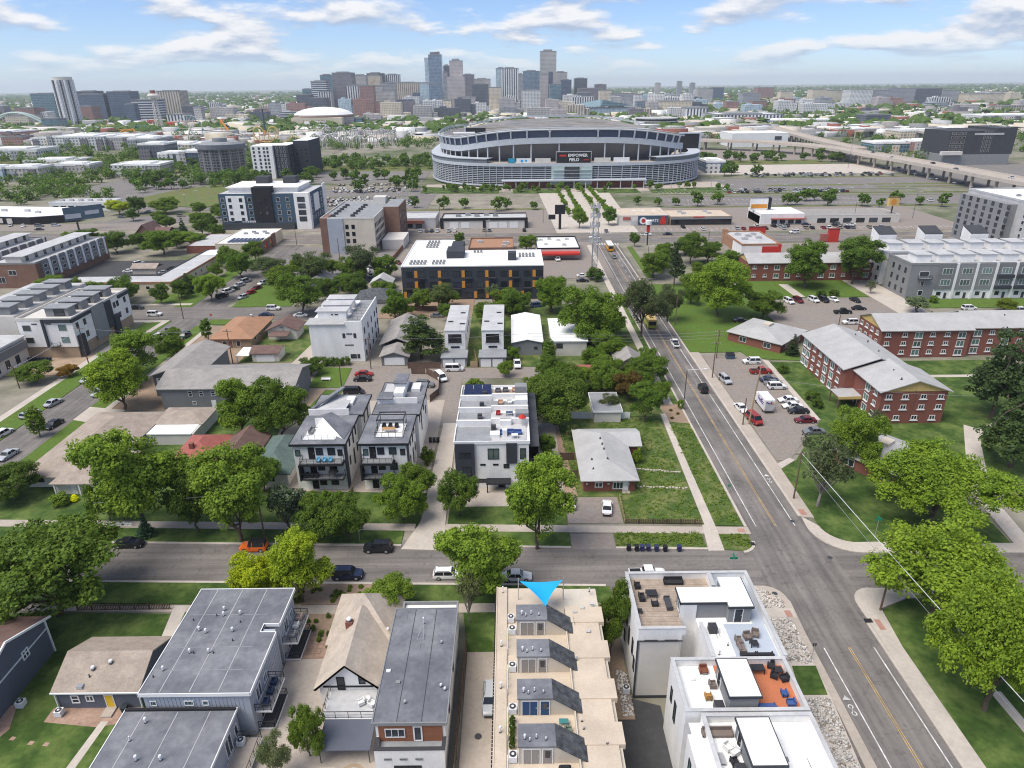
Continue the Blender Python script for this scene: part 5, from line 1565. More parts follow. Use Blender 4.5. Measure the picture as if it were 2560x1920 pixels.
for (name_, lb, cx, cy, s_, wall_, rot) in (('house', 'low red brick office with diamond-set pale hip roof', 75.4,189.6,8.6, 'brick', 45),('house', 'pale-roofed brick house half hidden behind the honey locust', 73.5,117.5,7.4, 'brick', 38)):
 t = thing(name_, lb, 'house', (cx, cy, 0), rz=rad(rot))
 OFF[t.name] = (0,0,0)
 Bx(-s_ + .6, s_ - .6,-s_ + .6, s_ - .6,0,2.85).build('wall', wall_, t)
 MB().hip(-s_, s_, -s_, s_, 3.0,2.0, 'x', 6,6).build('roof', 'pale_shingle', t)
 Bx(-1.5,1.5,-1,1,4.6,5.4).build('roof_box', 'beige_wall', t)
 for u in (-4,3.4):
  win(t, 'S', -s_ + .6, u, .8,2.2,1.5, mull=1)
  win(t, 'W', -s_ + .6, u, .8,2.2,1.5, mull=1)
# --- grey townhouse rows on the right
for k, (y0, y1, lb, wl) in enumerate(((230,245.4, 'grey and white townhouse row with dark balconies at right', 'mid_grey'),(249,262.6, 'white townhouse row behind the grey one at right', 'white_stucco'))):
 t = thing('townhouse', lb, 'townhouse', (166,(y0 + y1)/2,0))
 Bx(138,210, y0, y1,0,12).build('wall', wl, t)
 Bx(138.3,209.7, y0 + .3, y1 - .3,12,12.1).build('roof', 'light_membrane', t)
 MB().parapet(137.9,210, y0 - .1, y1 + .1,12,12.7,.3).build('parapet', wl, t)
 for j in range(9):
  x = 141.5 + j*7.6
  Bx(x, x + 5.2, y0 + 4, y0 + 9.5,12,14.5).build('stair_house', 'white_stucco', t)
  Bx(x - .4, x + 5.6, y0 + 3.6, y0 + 10.2,14.5,14.75).build('house_roof', 'light_membrane', t)
  if k == 0:
   white = j in (1,2)
   Bx(147.4 + j*6.8,153.4 + j*6.8, y0 - .5, y0,3.4,12.5).build('bay', 'slate_siding' if not white else 'mid_grey', t)
   Bx(153.4 + j*6.8,154.2 + j*6.8, y0 - .7, y0,0,12.6).build('white_fin', 'white_trim', t)
   Bx(147.4 + j*6.8,153.4 + j*6.8, y0 - .1, y0 + .05,0,3.3).build('ground_floor', 'white_stucco', t)
   for z in (8.8,4.8):
    win(t, 'S', y0 - .5,150.6 + j*6.8, z, 3.4,2.1, glass='green_glass', mull=2)
    if j > 2:
     Bx(147.6 + j*6.8,153.2 + j*6.8, y0 - 1.5, y0 - .5, z - 1.3, z - .2).build('balcony', 'charcoal_panel', t)
   win(t, 'S', y0 - .1,149.4 + j*6.8,1.0,1.8,1.6)
   door(t, 'S', y0 - .1,151.8 + j*6.8,.1,1.0,2.1, 'dark_grey')
 if k == 0:
  balcony(t, 141,145.4, y0 - 1.4, y0 - .04,7.4, mt='charcoal_panel')
  for z, w_ in ((8,3.4),(4.6,1.2),(1.2,1.6)):
   win(t, 'S', y0,143, z, w_, 1.8, frame='white_trim')
  for z in (8.6,5,1.4):
   for y in (233,237,241):
    win(t, 'W', 138, y, z, 1.2,1.8, frame='near_black')
 else:
  for z in (8.6,5,1.4):
   for y in (251,255,259):
    win(t, 'W', 138, y, z, 1.3,1.6, frame='near_black')
   win(t, 'S', y0,141, z + .4,2.2,.7, frame='near_black')
  for j in range(3):
   x = 144 + j*18
   MB().slab([(x, 266,15.4),(x + 7,266,15.4),(x + 7,272,17.4),(x, 272,17.4)], .3).build('solar_roof', 'dark_grey', t)
   MB().add([(x, 266,12),(x + 7,266,12),(x + 7,272,12),(x, 272,12),(x, 266,15.1),(x + 7,266,15.1),(x + 7,272,17.1),(x, 272,17.1)], [(0,1,5,4),(1,2,6,5),(2,3,7,6),(3,0,4,7)]).build('pavilion', 'white_stucco', t)
# --- grey apartment tower on the right edge
t = thing('apartment_building', 'tall grey apartment block with balconies at the right edge', 'apartment building', (236,310,0))
Bx(220,262,286,335,0,22).build('wall', 'light_membrane', t)
Bx(216,220,300,334,0,20.6).build('dark_bay', 'mid_grey', t)
Bx(220.3,261.6,286.3,334.6,22,22.2).build('roof', 'white_roof', t)
MB().parapet(219.9,262,285.9,335.1,22,22.8,.3).build('parapet', 'light_membrane', t)
for z in frange(1.6,18.6,7):
 for y in frange(289,331,9):
  win(t, 'W', 220, y, z, 1.7,1.7, frame='white_trim', far=False) if y < 299 else win(t, 'W', 216 if y < 334 else 220, y, z, 1.9,1.8, frame='near_black')
 for x in frange(223,247,7):
  win(t, 'S', 286, x, z, 1.9,1.9, frame='white_trim')
 for x in (228,236,244):
  Bx(x - 1.7, x + 1.7,284.6,286, z - .4, z - .2).box(x - 1.7, x + 1.7,284.5,284.6, z - .4, z + .7).build('balcony', 'dark_metal', t)
for i in range(10):
 hvac(t, 228 + (i % 5)*5,300 + (i // 5)*12,22.2,.9, 'mid_grey')
# --- left commercial strip
t = thing('shop_building', 'dark fronted commercial building with broad white roof at far left', 'shop', (-280,408,0))
MB().prism([(-318,398),(-272,391),(-250,400),(-262,424),(-318,432)], 0,4.2).build('wall', 'near_black', t)
MB().prism([(-318,398.3),(-272,391.3),(-250.3,400),(-262,423.6),(-318,431.6)], 4.2,4.4).build('roof', 'white_roof', t)
for i in range(6):
 Bx(-316 + i*6,-313 + i*6,396.6 - i*.9,396.9 - i*.9,.8,3.4).build('window', 'offwhite', t)
for p in ((-300,412),(-285,410),(-275,404)):
 hvac(t, *p, 4.4,1.4)
t = block('shop_building', 'long white shop with window strips behind the dark fronted one', 'shop', -290,-252,438,454,5, 'white_stucco', 'light_membrane', .4)
wins(t, 'S', 438, frange(-286,-257,7),(1.8,),3.4,1.4, frame='dark_grey', far=True)
for i in range(6):
 hvac(t, -286 + i*6,446,5,1.3)
t = thing('house', 'steep brown-roofed church-like house among the left trees', 'house', (-182,349,0))
Bx(-188,-174,343.6,355,0,3.2).gwall('y', 343.6,-188,-180,3.2,4.6).build('wall', 'brown_brick', t)
MB().gable(-188.6,-179.4,343,356,3.3,4.8, 'y').gable(-181,-173,346,356,3.3,2.2, 'x').build('roof', 'brown_shingle', t)
t = thing('shed', 'small peaked shed beside the dark car park', 'shed', (-151,279,0))
Bx(-156,-146.4,276,282,0,2.4).build('wall', 'beige_wall', t)
MB().gable(-156.6,-145.8,275.4,282.6,2.5,1.4, 'x').build('roof', 'tan_shingle', t)
t = thing('house', 'blue-grey house with slate roof beside the leafy corner', 'house', (-72,250,0))
Bx(-78,-66,244,256,0,3).gwall('y', 244,-78,-66,3,2.6).build('wall', 'slate_siding', t)
MB().gable(-78.8,-65.2,243.4,256.6,3.1,2.9, 'y').build('roof', 'grey_shingle', t)
t = thing('house', 'small white gabled house by the hotel car park', 'house', (-47,251,0))
Bx(-52,-44.6,246,253,0,3).gwall('y', 246,-52,-44.6,3,2.2).build('wall', 'offwhite', t)
MB().gable(-52.6,-44,245.4,253.6,3.1,2.4, 'y').build('roof', 'light_membrane', t)
t = thing('house', 'half-timbered house with dark hip roof behind the white townhouses', 'house', (-45,226,0))
Bx(-52,-39,220,231,0,4.6).build('wall', 'offwhite', t)
MB().hip(-52.8,-38.2,219.2,231.8,4.7,2.6, 'x').build('roof', 'dark_shingle', t)
Bx(-50,-41,219.85,220,3.4,3.6).box(-46,-45.8,219.85,220,.4,4.4).build('timber_trim', 'near_black', t)

# ================================================================ stadium
facade('stand_back', (.16,.165,.18),(.045,.05,.06),3.4,2.6,.72,.55,.7)
mat('stadium_white', (.48,.51,.55), var=.07, rough=.6)
mat('stadium_grey', (.17,.19,.21), var=.08)
mat('screen_blue', (.055,.075,.13), rough=.35, var=.08)
mat('curtain_glass', (.05,.055,.062), rough=.25, var=.3, scale=.1, fine=.4)
mat('pale_glass', (.42,.52,.49), rough=.3, var=.08)
mat('seats', (.30,.28,.255), var=.7, scale=.5, fine=1.1, c2=(.14,.14,.15), stretch=(.05,.05,2))
SX, SY, SN = 45.6,638.0,3.4
def sp(th, a, b, z):
 c, s = math.cos(th), math.sin(th)
 return (SX + .945*a*math.copysign(abs(c) ** (2/SN), c), SY + b*math.copysign(abs(s) ** (2/SN), s), z)
def ringstrip(a0, z0, a1, z1, t0=0, t1=360, n=96, db=0):
 """a band round the bowl from outline a0 at height z0 to outline a1 at z1 (heights may follow the angle)"""
 b = MB()
 f0 = z0 if callable(z0) else (lambda th: z0)
 f1 = z1 if callable(z1) else (lambda th: z1)
 n = max(2, int(n*(t1 - t0)/360))
 for i in range(n + 1):
  th = rad(t0 + (t1 - t0)*i/n)
  b.v += [sp(th, a0, a0 + db, f0(th)), sp(th, a1, a1 + db, f1(th))]
 for i in range(n):
  b.f.append((2*i, 2*i + 2,2*i + 3,2*i + 1))
  b.m.append(0)
 return b
def ringbox(a, th_, z0, z1, t0=0, t1=360, n=96):
 b = ringstrip(a, z0, a, z1, t0, t1, n)
 for q in (ringstrip(a, z1, a - th_, z1, t0, t1, n), ringstrip(a - th_, z0, a - th_, z1, t0, t1, n), ringstrip(a, z0, a - th_, z0, t0, t1, n)):
  b.add(q.v, q.f)
 return b
U0, U1 = 42,317.6      # the upper deck is open at the right end
def fz(th):
 return 24.2 + 6.4*max(0.0,-math.cos(2*th)) ** 1.3
st = thing('stadium', 'large silver stadium with wavy upper rim and curved glass base', 'stadium', (SX, SY, 0))
ringstrip(115.5,0,115.5,15.2).build('curtain_wall', 'curtain_glass', st)
ringbox(112,3,0,1.6).build('base_wall', 'brick', st)
for k in range(10):
 ringbox(117,.5,2.0 + k*1.32,2.42 + k*1.32).build('louver', 'stadium_white', st)
for k in range(60):
 th = rad(180 + k*3.0)
 p, q = sp(th, 117.2,117.2,1.6), sp(th, 117.2,117.2,15.4)
 MB().tube(p, q, .3, n=4).build('mullion', 'stadium_white', st)
ringbox(117.8,2,15.2,17.3).build('panel_band', 'stadium_white', st)
ringbox(117.9,.6,1.3,2.1,180,360).build('base_ledge', 'stadium_white', st)
for a0, a1 in ((150,248),(292,390)):
 ringbox(117.3,1.4,17.3,20.0, a0, a1).build('grey_band', 'stadium_grey', st)
 ringbox(117.9,9,20.0,20.5, a0, a1).build('ledge', 'stadium_white', st)
ringstrip(117,17.35,96,17.35).build('concourse', 'concrete', st)
ringstrip(97,17.3,108.5, fz, U0, U1).build('stand_underside', 'stand_back', st)
for k in range(27):
 th = rad(162 + k*5.95)
 p, q = sp(th, 109.5,109.5,17.3), sp(th, 109.5,109.5, fz(th) + .4)
 MB().tube(p, q, .55, n=6).build('column', 'stadium_white', st)
b = ringstrip(110.5, fz, 110.5, lambda t_: fz(t_) + 4.1, U0, U1)
for q in (ringstrip(110.5, lambda t_: fz(t_) + 4.1,108.6, lambda t_: fz(t_) + 4.1, U0, U1), ringstrip(110.5, fz, 108.4, fz, U0, U1)):
 b.add(q.v, q.f)
b.build('fascia', 'stadium_white', st)
for k in range(30):
 th0 = 150 + k*5.6
 dark = 205 < th0 < 310
 if dark:
  ringstrip(109.6, lambda t_: fz(t_) + 4.1,110.6, lambda t_: fz(t_) + 9.4, th0 + .25, th0 + 5.35,200).build('wind_screen', 'screen_blue', st)
 th = rad(th0)
 MB().tube(sp(th, 110.2,110.2, fz(th) + 4), sp(th, 111.2,111.2, fz(th) + 9.9),.75, n=4).build('rim_post', 'stadium_white', st)
for dz, r_ in ((9.6,.6),(10.8,.25)):
 b = MB()
 for k in range(73):
  t0_, t1_ = rad(U0 + k*3.775), rad(U0 + k*3.775 + 3.775)
  b.tube(sp(t0_, 111,111, fz(t0_) + dz), sp(t1_, 111,111, fz(t1_) + dz), r_, n=5)
 b.build('rim_rail', 'stadium_white', st)
for z0, a0, z1, a1 in ((24,92,0,108),(21,88,15,92),(15,86,2,60)):
 if z1 == 0:
  ringstrip(80,22,108.4, lambda t_: fz(t_) + 8.0, U0, U1).build('upper_stand', 'seats', st)
 else:
  ringstrip(a1, z1, a0, z0).build('lower_stand', 'seats', st)
Bx(SX - 52, SX + 52, SY - 40, SY + 40,.1,.5).build('field', 'lawn', st)
# entrance, boards
b = MB()
Bx(SX - 15, SX + 15,519.4,521.5,2.2,15.1).build('entrance_glass', 'pale_glass', st)
Bx(SX - 5.5, SX + 5.5,518.6,519.5,2.4,15).build('entrance_window', 'curtain_glass', st)
for z in (5,7.5,10,12.5):
 Bx(SX - 14, SX + 14,518.4,519.4, z, z + .25).build('glazing_bar', 'stadium_white', st)
Bx(-6,100,513.5,520.5,5.4,6.2).build('entrance_canopy', 'stadium_white', st)
for x in frange(-4,98,13):
 MB().tube((x, 514.2,0),(x, 514.2,5.4),.35, n=6).build('canopy_post', 'stadium_white', st)
Bx(-5,99,519.9,520.4,.2,5.2).build('entrance_wall', 'brick', st)
Bx(SX - 4, SX + 4,519.5,519.9,.2,4.8).build('entrance_door', 'glass', st)
sb = Bx(34.2,59.4,521.2,522.2,17.6,25.0).build('sign_board', 'near_black', st)
Bx(33.8,59.8,521.1,522.6,25.0,25.5).box(33.8,34.2,521,522.4,17.4,25.2).box(59.4,59.8,521,522.4,17.4,25.2).build('sign_frame', 'steel', sb)
lettering(sb, 'EMPOWER', (49.8,521.05,22.6),3.0, 'white_trim', bold=.07)
lettering(sb, 'FIELD', (47.2,521.05,19.6),3.0, 'white_trim', bold=.07)
Bx(36.4,41.6,521.0,521.15,22.0,23.2).box(54,58,521.0,521.15,19.2,19.8).build('sign_mark', 'red_paint', sb)
for x0, x1, m_ in ((-1.2,4.2, 'teal_paint'),(5,16, 'white_trim'),(18.6,30, 'offwhite'),(62,74, 'offwhite'),(76.4,88, 'white_trim')):
 y = 521.4 + abs((x0 + x1)/2 - SX) ** 2*.0012
 Bx(x0, x1, y, y + .6,17.5,20.8).build('banner', m_, st)
MB().tube((1.5,521.9,19.2),(1.5,521.7,19.2),1.2, n=14).tube((9,520.9,19.1),(9,520.8,19.1),1.0, n=14).tube((12,520.9,19.3),(12,520.8,19.3),.8, n=14).build('banner_mark', 'sail', st)
Bx(141.5,157,596,600,14,32).build('score_board', 'near_black', st)
Bx(140.9,157.6,595.6,600.4,32,32.8).box(157,158.4,595,601,12,33).build('board_frame', 'stadium_white', st)
Bx(-42,-23,700,704,24.5,32.5).build('score_board', 'near_black', st)
Bx(-43.6,-42,699,705,12,33).build('board_frame', 'stadium_white', st)
Bx(-47,-29,604,612,33.2,34.2).build('pavilion_roof', 'white_trim', st)

# ================================================================ viaducts
def deckpath(name, label, pts, width, z, mt='concrete', piers=26):
 t = thing(name, label, 'viaduct', (pts[0][0], pts[0][1], 0))
 b, rl, rr_ = MB(), MB(), MB()
 P = [Vector((p[0], p[1])) for p in pts]
 sides = []
 for i, p in enumerate(P):
  d = (P[min(i + 1, len(P) - 1)] - P[max(i - 1,0)]).normalized()
  n_ = Vector((d.y, -d.x))
  sides.append((p, p + n_*width))
 for (a, b0),(c, d0) in zip(sides, sides[1:]):
  b.slab([(a.x, a.y, z),(b0.x, b0.y, z),(d0.x, d0.y, z),(c.x, c.y, z)], 1.5)
  for q, (u, v) in ((rl, (a, c)),(rr_, (b0, d0))):
   q.slab([(u.x - .35, u.y, z + 1.0),(u.x + .35, u.y, z + 1.0),(v.x + .35, v.y, z + 1.0),(v.x - .35, v.y, z + 1.0)], 2.4)
 b.build('deck', mt, t)
 rl.build('barrier', 'pale_concrete', t)
 rr_.build('barrier', 'pale_concrete', t)
 acc = 0
 for (a, b0),(c, d0) in zip(sides, sides[1:]):
  ln = (c - a).length
  k = 0
  while acc + k*piers < ln:
   f = (acc + k*piers)/ln
   for s_ in (.18,.82):
    x = (a + (b0 - a)*s_)*(1 - f) + (c + (d0 - c)*s_)*f
    MB().tube((x.x, x.y, 0),(x.x, x.y, z - 1.4),1.0, n=8).build('pier', mt, t)
   k += 1
  acc = acc + k*piers - ln
 return t
deckpath('viaduct', 'long concrete road viaduct on piers crossing the right side', [(322,340),(323,441),(323,520),(320,600),(314,690),(303,745),(270,795),(213,825),(140,842),(60,850)], 19,10)
deckpath('viaduct', 'farther viaduct branch running toward the city', [(332,700),(335,760),(345,850),(365,1000),(395,1200),(440,1450),(500,1700)], 17,10.3)
deckpath('viaduct', 'curved ramp viaduct beyond the car parks at right', [(466.9,978.9),(518.3,1027.7),(552.2,1029.1),(560.1,983.6),(542.9,920.6),(522.7,865.8)], 12,9)

# ================================================================ far city: individually visible buildings
for k_, a_ in {
 'f_tan': ((.44,.42,.40),(.16,.16,.17),3.2,3.6,.5,.5), 'f_white': ((.62,.62,.60),(.13,.15,.18),4.0,3.5,.45,.55),
 'f_dark': ((.11,.12,.14),(.06,.075,.10),3.0,3.6,.6,.6), 'f_navy': ((.09,.12,.17),(.06,.085,.13),3.2,3.6,.7,.6),
 'f_teal': ((.16,.24,.27),(.06,.12,.16),3.2,3.6,.8,.7), 'f_blue': ((.20,.26,.33),(.11,.16,.23),4.0,3.8,.85,.75),
 'f_pale': ((.44,.52,.56),(.22,.32,.38),3.6,3.6,.6,.7), 'f_brown': ((.19,.175,.19),(.12,.115,.14),2.8,3.6,.55,.6),
 'f_red': ((.30,.17,.145),(.14,.105,.10),4.0,3.5,.5,.55), 'f_pink': ((.44,.39,.38),(.22,.22,.23),2.6,3.6,.5,.5),
 'f_cream': ((.60,.53,.41),(.22,.20,.17),3.6,3.5,.45,.5), 'f_grey': ((.32,.33,.35),(.12,.13,.15),3.2,3.6,.55,.55)}.items():
 facade(k_, *a_)
facade('f_stripe', (.64,.64,.63),(.06,.07,.09),6.5,4,.48,1.1, horiz=False)
facade('f_tanstripe', (.52,.46,.38),(.20,.18,.16),6.0,4,.5,1.1, horiz=False)
facade('f_bands', (.58,.60,.62),(.05,.07,.10),9,5.0,1.1,.6, vert=False)
WALLC = ('f_tan', 'f_white', 'f_dark', 'f_pale', 'f_brown', 'f_red', 'f_pink', 'f_cream', 'f_grey', 'f_stripe', 'f_tanstripe', 'f_bands', 'f_white', 'f_tan')
def tower(label, x0, x1, y, h, wall, depth=None, cap=None, name='tower', cat='tower', group=None):
 """far tower: shaft, crown and lift house"""
 d = depth or max(18,(x1 - x0)*.9)
 t = thing(name, label, cat, ((x0 + x1)/2, y, 0), group)
 Bx(x0, x1, y, y + d, 0, h).build('shaft', wall, t)
 w_ = x1 - x0
 Bx(x0 + w_*.2, x1 - w_*.25, y + d*.2, y + d*.8, h, h + max(2.0, h*.035)).build('lift_house', cap or 'mid_grey', t)
 MB().parapet(x0 - .3, x1 + .3, y - .3, y + d + .3, h - .5, h + 1.2,1.0).build('parapet', cap or 'mid_grey', t)
 return t
SKY = [
 ('low dark framed tower at the left foot of the skyline', -547,-511,1900,52, 'f_dark'),('small teal block left of the skyline', -641,-616,2300,65, 'f_teal'),
 ('dark glass tower with pale floor bands, left in the skyline', -559,-516,2100,85, 'f_bands'),('blue-green glass tower left of the brown slab', -569,-534,2250,103, 'f_teal'),
 ('broad brown-grey slab tower at the left of the skyline', -509,-452,2150,107, 'f_brown'),('low white ribbed block before the brown slab', -503,-470,1950,59, 'f_stripe'),
 ('low dark block at the skyline foot, left', -498,-459,1850,45, 'f_dark'),('white tower with dark vertical stripes', -440,-403,2000,73, 'f_stripe'),
 ('tan slab tower behind the striped white one', -479,-441,2300,102, 'f_tan'),('beige tower with dark set-back top', -451,-406,2350,102, 'f_cream'),('dark crown block behind the beige tower', -460,-409,2420,109, 'f_dark'),
 ('red brick striped apartment tower', -393,-357,1950,72, 'f_red'),('plain beige tower beside the red brick one', -376,-348,2050,71, 'f_tan'),
 ('dark green-grey block mid-left in the skyline', -398,-349,2300,79, 'f_grey'),('far grey tower with two dark stripes', -406,-361,2450,105, 'f_stripe'),
 ('grey-tan tower with domed top, left of centre', -344,-310,2000,59, 'f_tan'),('dark red low block below the beige tower', -348,-318,1880,35, 'f_red'),
 ('wide beige tower with vertical ribs', -342,-273,2250,80, 'f_tanstripe'),('wide low navy block at the skyline foot', -283,-242,1850,39, 'f_navy'),('narrow navy block beside the pale blue cube', -254,-235,1950,54, 'f_navy'),
 ('pale blue glass cube at the skyline centre', -234,-209,1950,77, 'f_pale'),('deeper blue glass cube beside the pale one', -209,-182,1945,74, 'f_blue'),
 ('grey tower right of the tall glass tower', -219,-199,2400,109, 'f_grey'),('dark green tower behind the granite tower', -218,-197,2500,131, 'f_dark'),
 ('brown-grey tower right of the granite one', -150,-112,2400,102, 'f_brown'),('dark brown tower with pale vertical stripe', -99,-55,1980,73, 'f_dark'),('pale tower with rounded crown behind the dark brown one', -103,-55,2200,87, 'f_tan'),
 ('cream stepped block right of centre', -59,-22,2100,64, 'f_cream'),('low beige office block at the skyline foot, centre', -135,-87,1900,43, 'f_pink'),
 ('low beige block left of the granite tower foot', -186,-148,1880,36, 'f_cream'),
 ('white and teal twin tower, left half', -38,-8,2200,115, 'f_pale'),('white and teal twin tower, right half', -21,28,2150,114, 'f_stripe'),('narrow grey tower behind the teal twin', 29,45,2350,101, 'f_grey'),
 ('wide blue glass slab left of the tallest tower', 46,101,2400,110, 'f_blue'),('white office block below the blue slab', 35,86,2000,57, 'f_white'),
 ('pale concrete tower before the tallest tower, left', 93,117,2200,97, 'f_pink'),('green glass block with pale fins at the tallest tower foot', 116,149,2120,71, 'f_teal'),('pale grey slab right of the tallest tower', 151,192,2450,107, 'f_tan'),
 ('navy tower right of the tallest tower', 162,194,2300,83, 'f_navy'),('dark tower with stepped glass top at the skyline right', 208,248,2350,87, 'f_dark'),('maroon slab tower at the skyline right end', 302,342,2600,69, 'f_brown'),
 ('broad brown block at the skyline right', 212,278,2250,58, 'f_brown'),('cream windowless block at the skyline right', 264,299,2150,53, 'f_cream'),('dark block with white side at the skyline right foot', 186,221,2000,49, 'f_dark'),
 ('long grey office block right of the skyline', 291,359,2100,45, 'f_grey'),('pale office block right of the skyline', 349,371,2050,43, 'f_white'),('blue glass low block right of the skyline', 339,372,1950,27, 'f_blue'),
 ('slim distant tower, first of three right of the skyline', 711,737,3600,72, 'f_tan'),('slim distant tower, middle of three right of the skyline', 840,864,3700,79, 'f_grey'),('slim distant tower, last of three right of the skyline', 881,904,3600,71, 'f_grey'),
 ('long white block with dark windows beyond the stadium, right', 362,408,1500,23, 'f_stripe'),('grey stepped hotel right of the skyline', 664,718,2600,51, 'f_tan'),('long pale institutional block right of the skyline', 362,474,1900,28, 'f_cream'),
 # right part of the horizon
 ('blue-grey block on the right horizon', 822,872,3000,53, 'f_navy'),('white hospital block on the right horizon', 788,850,3100,46, 'f_white'),('brown block on the right horizon', 1112,1182,3300,49, 'f_red'),
 ('red brick block beyond the viaduct', 562,594,1900,25, 'f_red'),('second red brick block beyond the viaduct', 663,702,2000,24, 'f_red'),('pair of grey blocks beyond the viaduct', 730,785,2300,40, 'f_grey'),
 ('cream apartment tower on the right', 884,925,2400,43, 'f_cream'),('yellow-tan apartment tower on the right', 1028,1076,2500,47, 'f_cream'),('long cream apartment block on the right', 1076,1157,2500,43, 'f_cream'),
 ('white apartment slab with dark windows on the right', 1020,1085,2200,47, 'f_white'),('grey apartment slab on the right', 1110,1155,2250,44, 'f_grey'),('wide grey apartment slab on the right', 1181,1267,2300,48, 'f_grey'),
 ('dark glass office slab on the right horizon', 1267,1349,2300,48, 'f_dark'),('pale grey block beside the dark glass slab', 1380,1435,2350,41, 'f_grey'),('cream low hospital on the right horizon', 1436,1548,2300,31, 'f_cream'),('tan block at the far right horizon', 1670,1715,2500,34, 'f_tan'),
 ('white block with dark strip windows at the right edge', 920,955,1350,11, 'f_bands'),('tan apartment block at the right edge', 1142,1197,1700,14, 'f_tanstripe'),('dark striped office block among the right trees', 613,655,1250,17, 'f_dark'),
 ('long white apartment block beyond the viaduct junction', 386,506,1350,16, 'f_stripe'),('white apartment block with dark roof boxes', 387,436,1600,21, 'f_stripe'),('pale low block beyond the viaduct', 802,845,1900,21, 'f_white'),
 # left part of the horizon
 ('teal glass office block at far left', -1131,-1077,1750,62, 'f_teal'),('dark glass office block right of the leaning white tower', -1004,-932,1700,60, 'f_navy'),('upper storeys of the dark office block at left', -1029,-984,1760,66, 'f_dark'),
 ('brick warehouse before the dark office block', -947,-909,1600,36, 'f_red'),('blue-grey tower with angled side at left', -923,-872,1700,65, 'f_navy'),('dark glass block with silver bands at left', -820,-769,1600,48, 'f_bands'),('small dark block beside the banded glass', -811,-790,1550,41, 'f_navy'),
 ('beige ribbed hotel slab behind the observation tower', -809,-757,1700,65, 'f_tanstripe'),('dark block right of the beige hotel slab', -736,-709,1650,34, 'f_dark'),('white block before the beige hotel slab', -679,-641,1450,23, 'f_stripe'),('brick block right of the beige hotel slab', -688,-672,1600,33, 'f_tan'),
 ('red apartment block at far left', -1112,-1067,1650,33, 'f_red'),('cream apartment block at far left', -1000,-954,1450,24, 'f_cream'),('low grey shed at far left', -865,-834,1350,21, 'f_teal'),
 ('grey industrial block at the left edge', -703,-674,1000,11, 'f_red'),('dark industrial block with brick end at left', -684,-658,1050,8, 'f_dark'),
 ('brick warehouse beyond the arena', -295,-257,1450,9, 'f_red'),('glass hall beside the arena', -320,-288,1420,14, 'f_teal'),('long brick shop row beyond the roller coaster', -235,-186,1400,5, 'f_red'),('dark apartment block left of the arena', -754,-723,1900,22, 'f_grey'),('brown apartment block left of the arena', -640,-604,1850,21, 'f_red'),
]
for lb, x0, x1, y, h, wl in SKY:
 tower(lb, x0, x1, y, h, wl, name='office_tower' if h > 45 else 'city_building', cat='tower' if h > 45 else 'building')
# tallest glass tower
x0, x1, y, h = -240,-201,2250,155
t = tower('tallest curved-top glass tower of the skyline', x0, x1, y, h, 'f_blue', name='office_tower')
a0, a1, y, h2 = -252,-240,2250,148
Bx(a0, a1, y + 4, y + 26,0, h2).build('side_shaft', 'f_pale', t)
a0, a1, y, h2 = -235,-207,2250,164
MB().add([(a0, y + 2, h),(a1, y + 2, h),(a1, y + 26, h),(a0, y + 26, h),(a0, y + 2, h2 - 2),(a1, y + 2, h2),(a1, y + 26, h2),(a0, y + 26, h2 - 2)], [(0,1,5,4),(1,2,6,5),(2,3,7,6),(3,0,4,7),(4,5,6,7)]).build('crown_block', 'f_brown', t)
# granite tower
x0, x1, y, h = -170,-133,2150,135
t = tower('stepped granite tower right of the glass one', x0, x1, y, h, 'f_pink', name='office_tower')
a0, a1, y, h2 = -178,-127,2140,94
Bx(a0, a1, y - 2, y + 40,0, h2).build('wing', 'f_pink', t)
a0, a1, y, h2 = -161,-142,2150,139
Bx(a0, a1, y + 4, y + 24, h, h2 + 2).build('crown_block', 'f_grey', t)
# plain tall tower
x0, x1, y, h = 97,146,2300,163
t = tower('tall plain grey stone tower standing highest right of centre', x0, x1, y, h, 'f_tan', name='office_tower')
a0, a1, y, h2 = 119,132,2230,106
Bx(a0, a1, y, y + 12,0, h2).build('blue_slot', 'f_navy', t)
# convention hall
p0, p1, py, ph = 141,305,1800,27
t = thing('convention_hall', 'long low hall with wedge glass roof below the skyline', 'hall', ((p0 + p1)/2, py, 0))
Bx(p0, p1, py, py + 60,0, ph*.6).build('wall', 'f_pale', t)
MB().add([(p0, py - 4, ph*.7),(p0 + (p1 - p0)*.5, py - 4, ph*.75),(p0 + (p1 - p0)*.55, py - 4, ph + 8),(p1, py - 4, ph*.8),(p0, py + 60, ph*.7),(p1, py + 60, ph*.8),(p0 + (p1 - p0)*.55, py + 60, ph + 8)], [(0,1,2,6,4),(2,3,5,6),(1,3,2)]).build('roof', 'f_teal', t)
# leaning-in-view round white apartment tower
t = thing('apartment_tower', 'slim white round-cornered apartment tower alone at left', 'tower', (-904,1500,0))
facade('f_flute', (.60,.61,.62),(.14,.16,.19),5.0,3.2,.38,.7)
MB().tube((-904,1512,0),(-904,1512,88),19.5, n=20).build('shaft', 'f_flute', t)
MB().tube((-904,1512,88),(-904,1512,94),18, n=20).build('crown', 'offwhite', t)
for k in range(7):
 th = rad(200 + k*22)
 MB().tube((-904 + 19.6*math.cos(th),1512 + 19.6*math.sin(th),0),(-904 + 19.6*math.cos(th),1512 + 19.6*math.sin(th),88),1.6, n=6).build('rib', 'white_trim' if k % 2 else 'dark_grey', t)
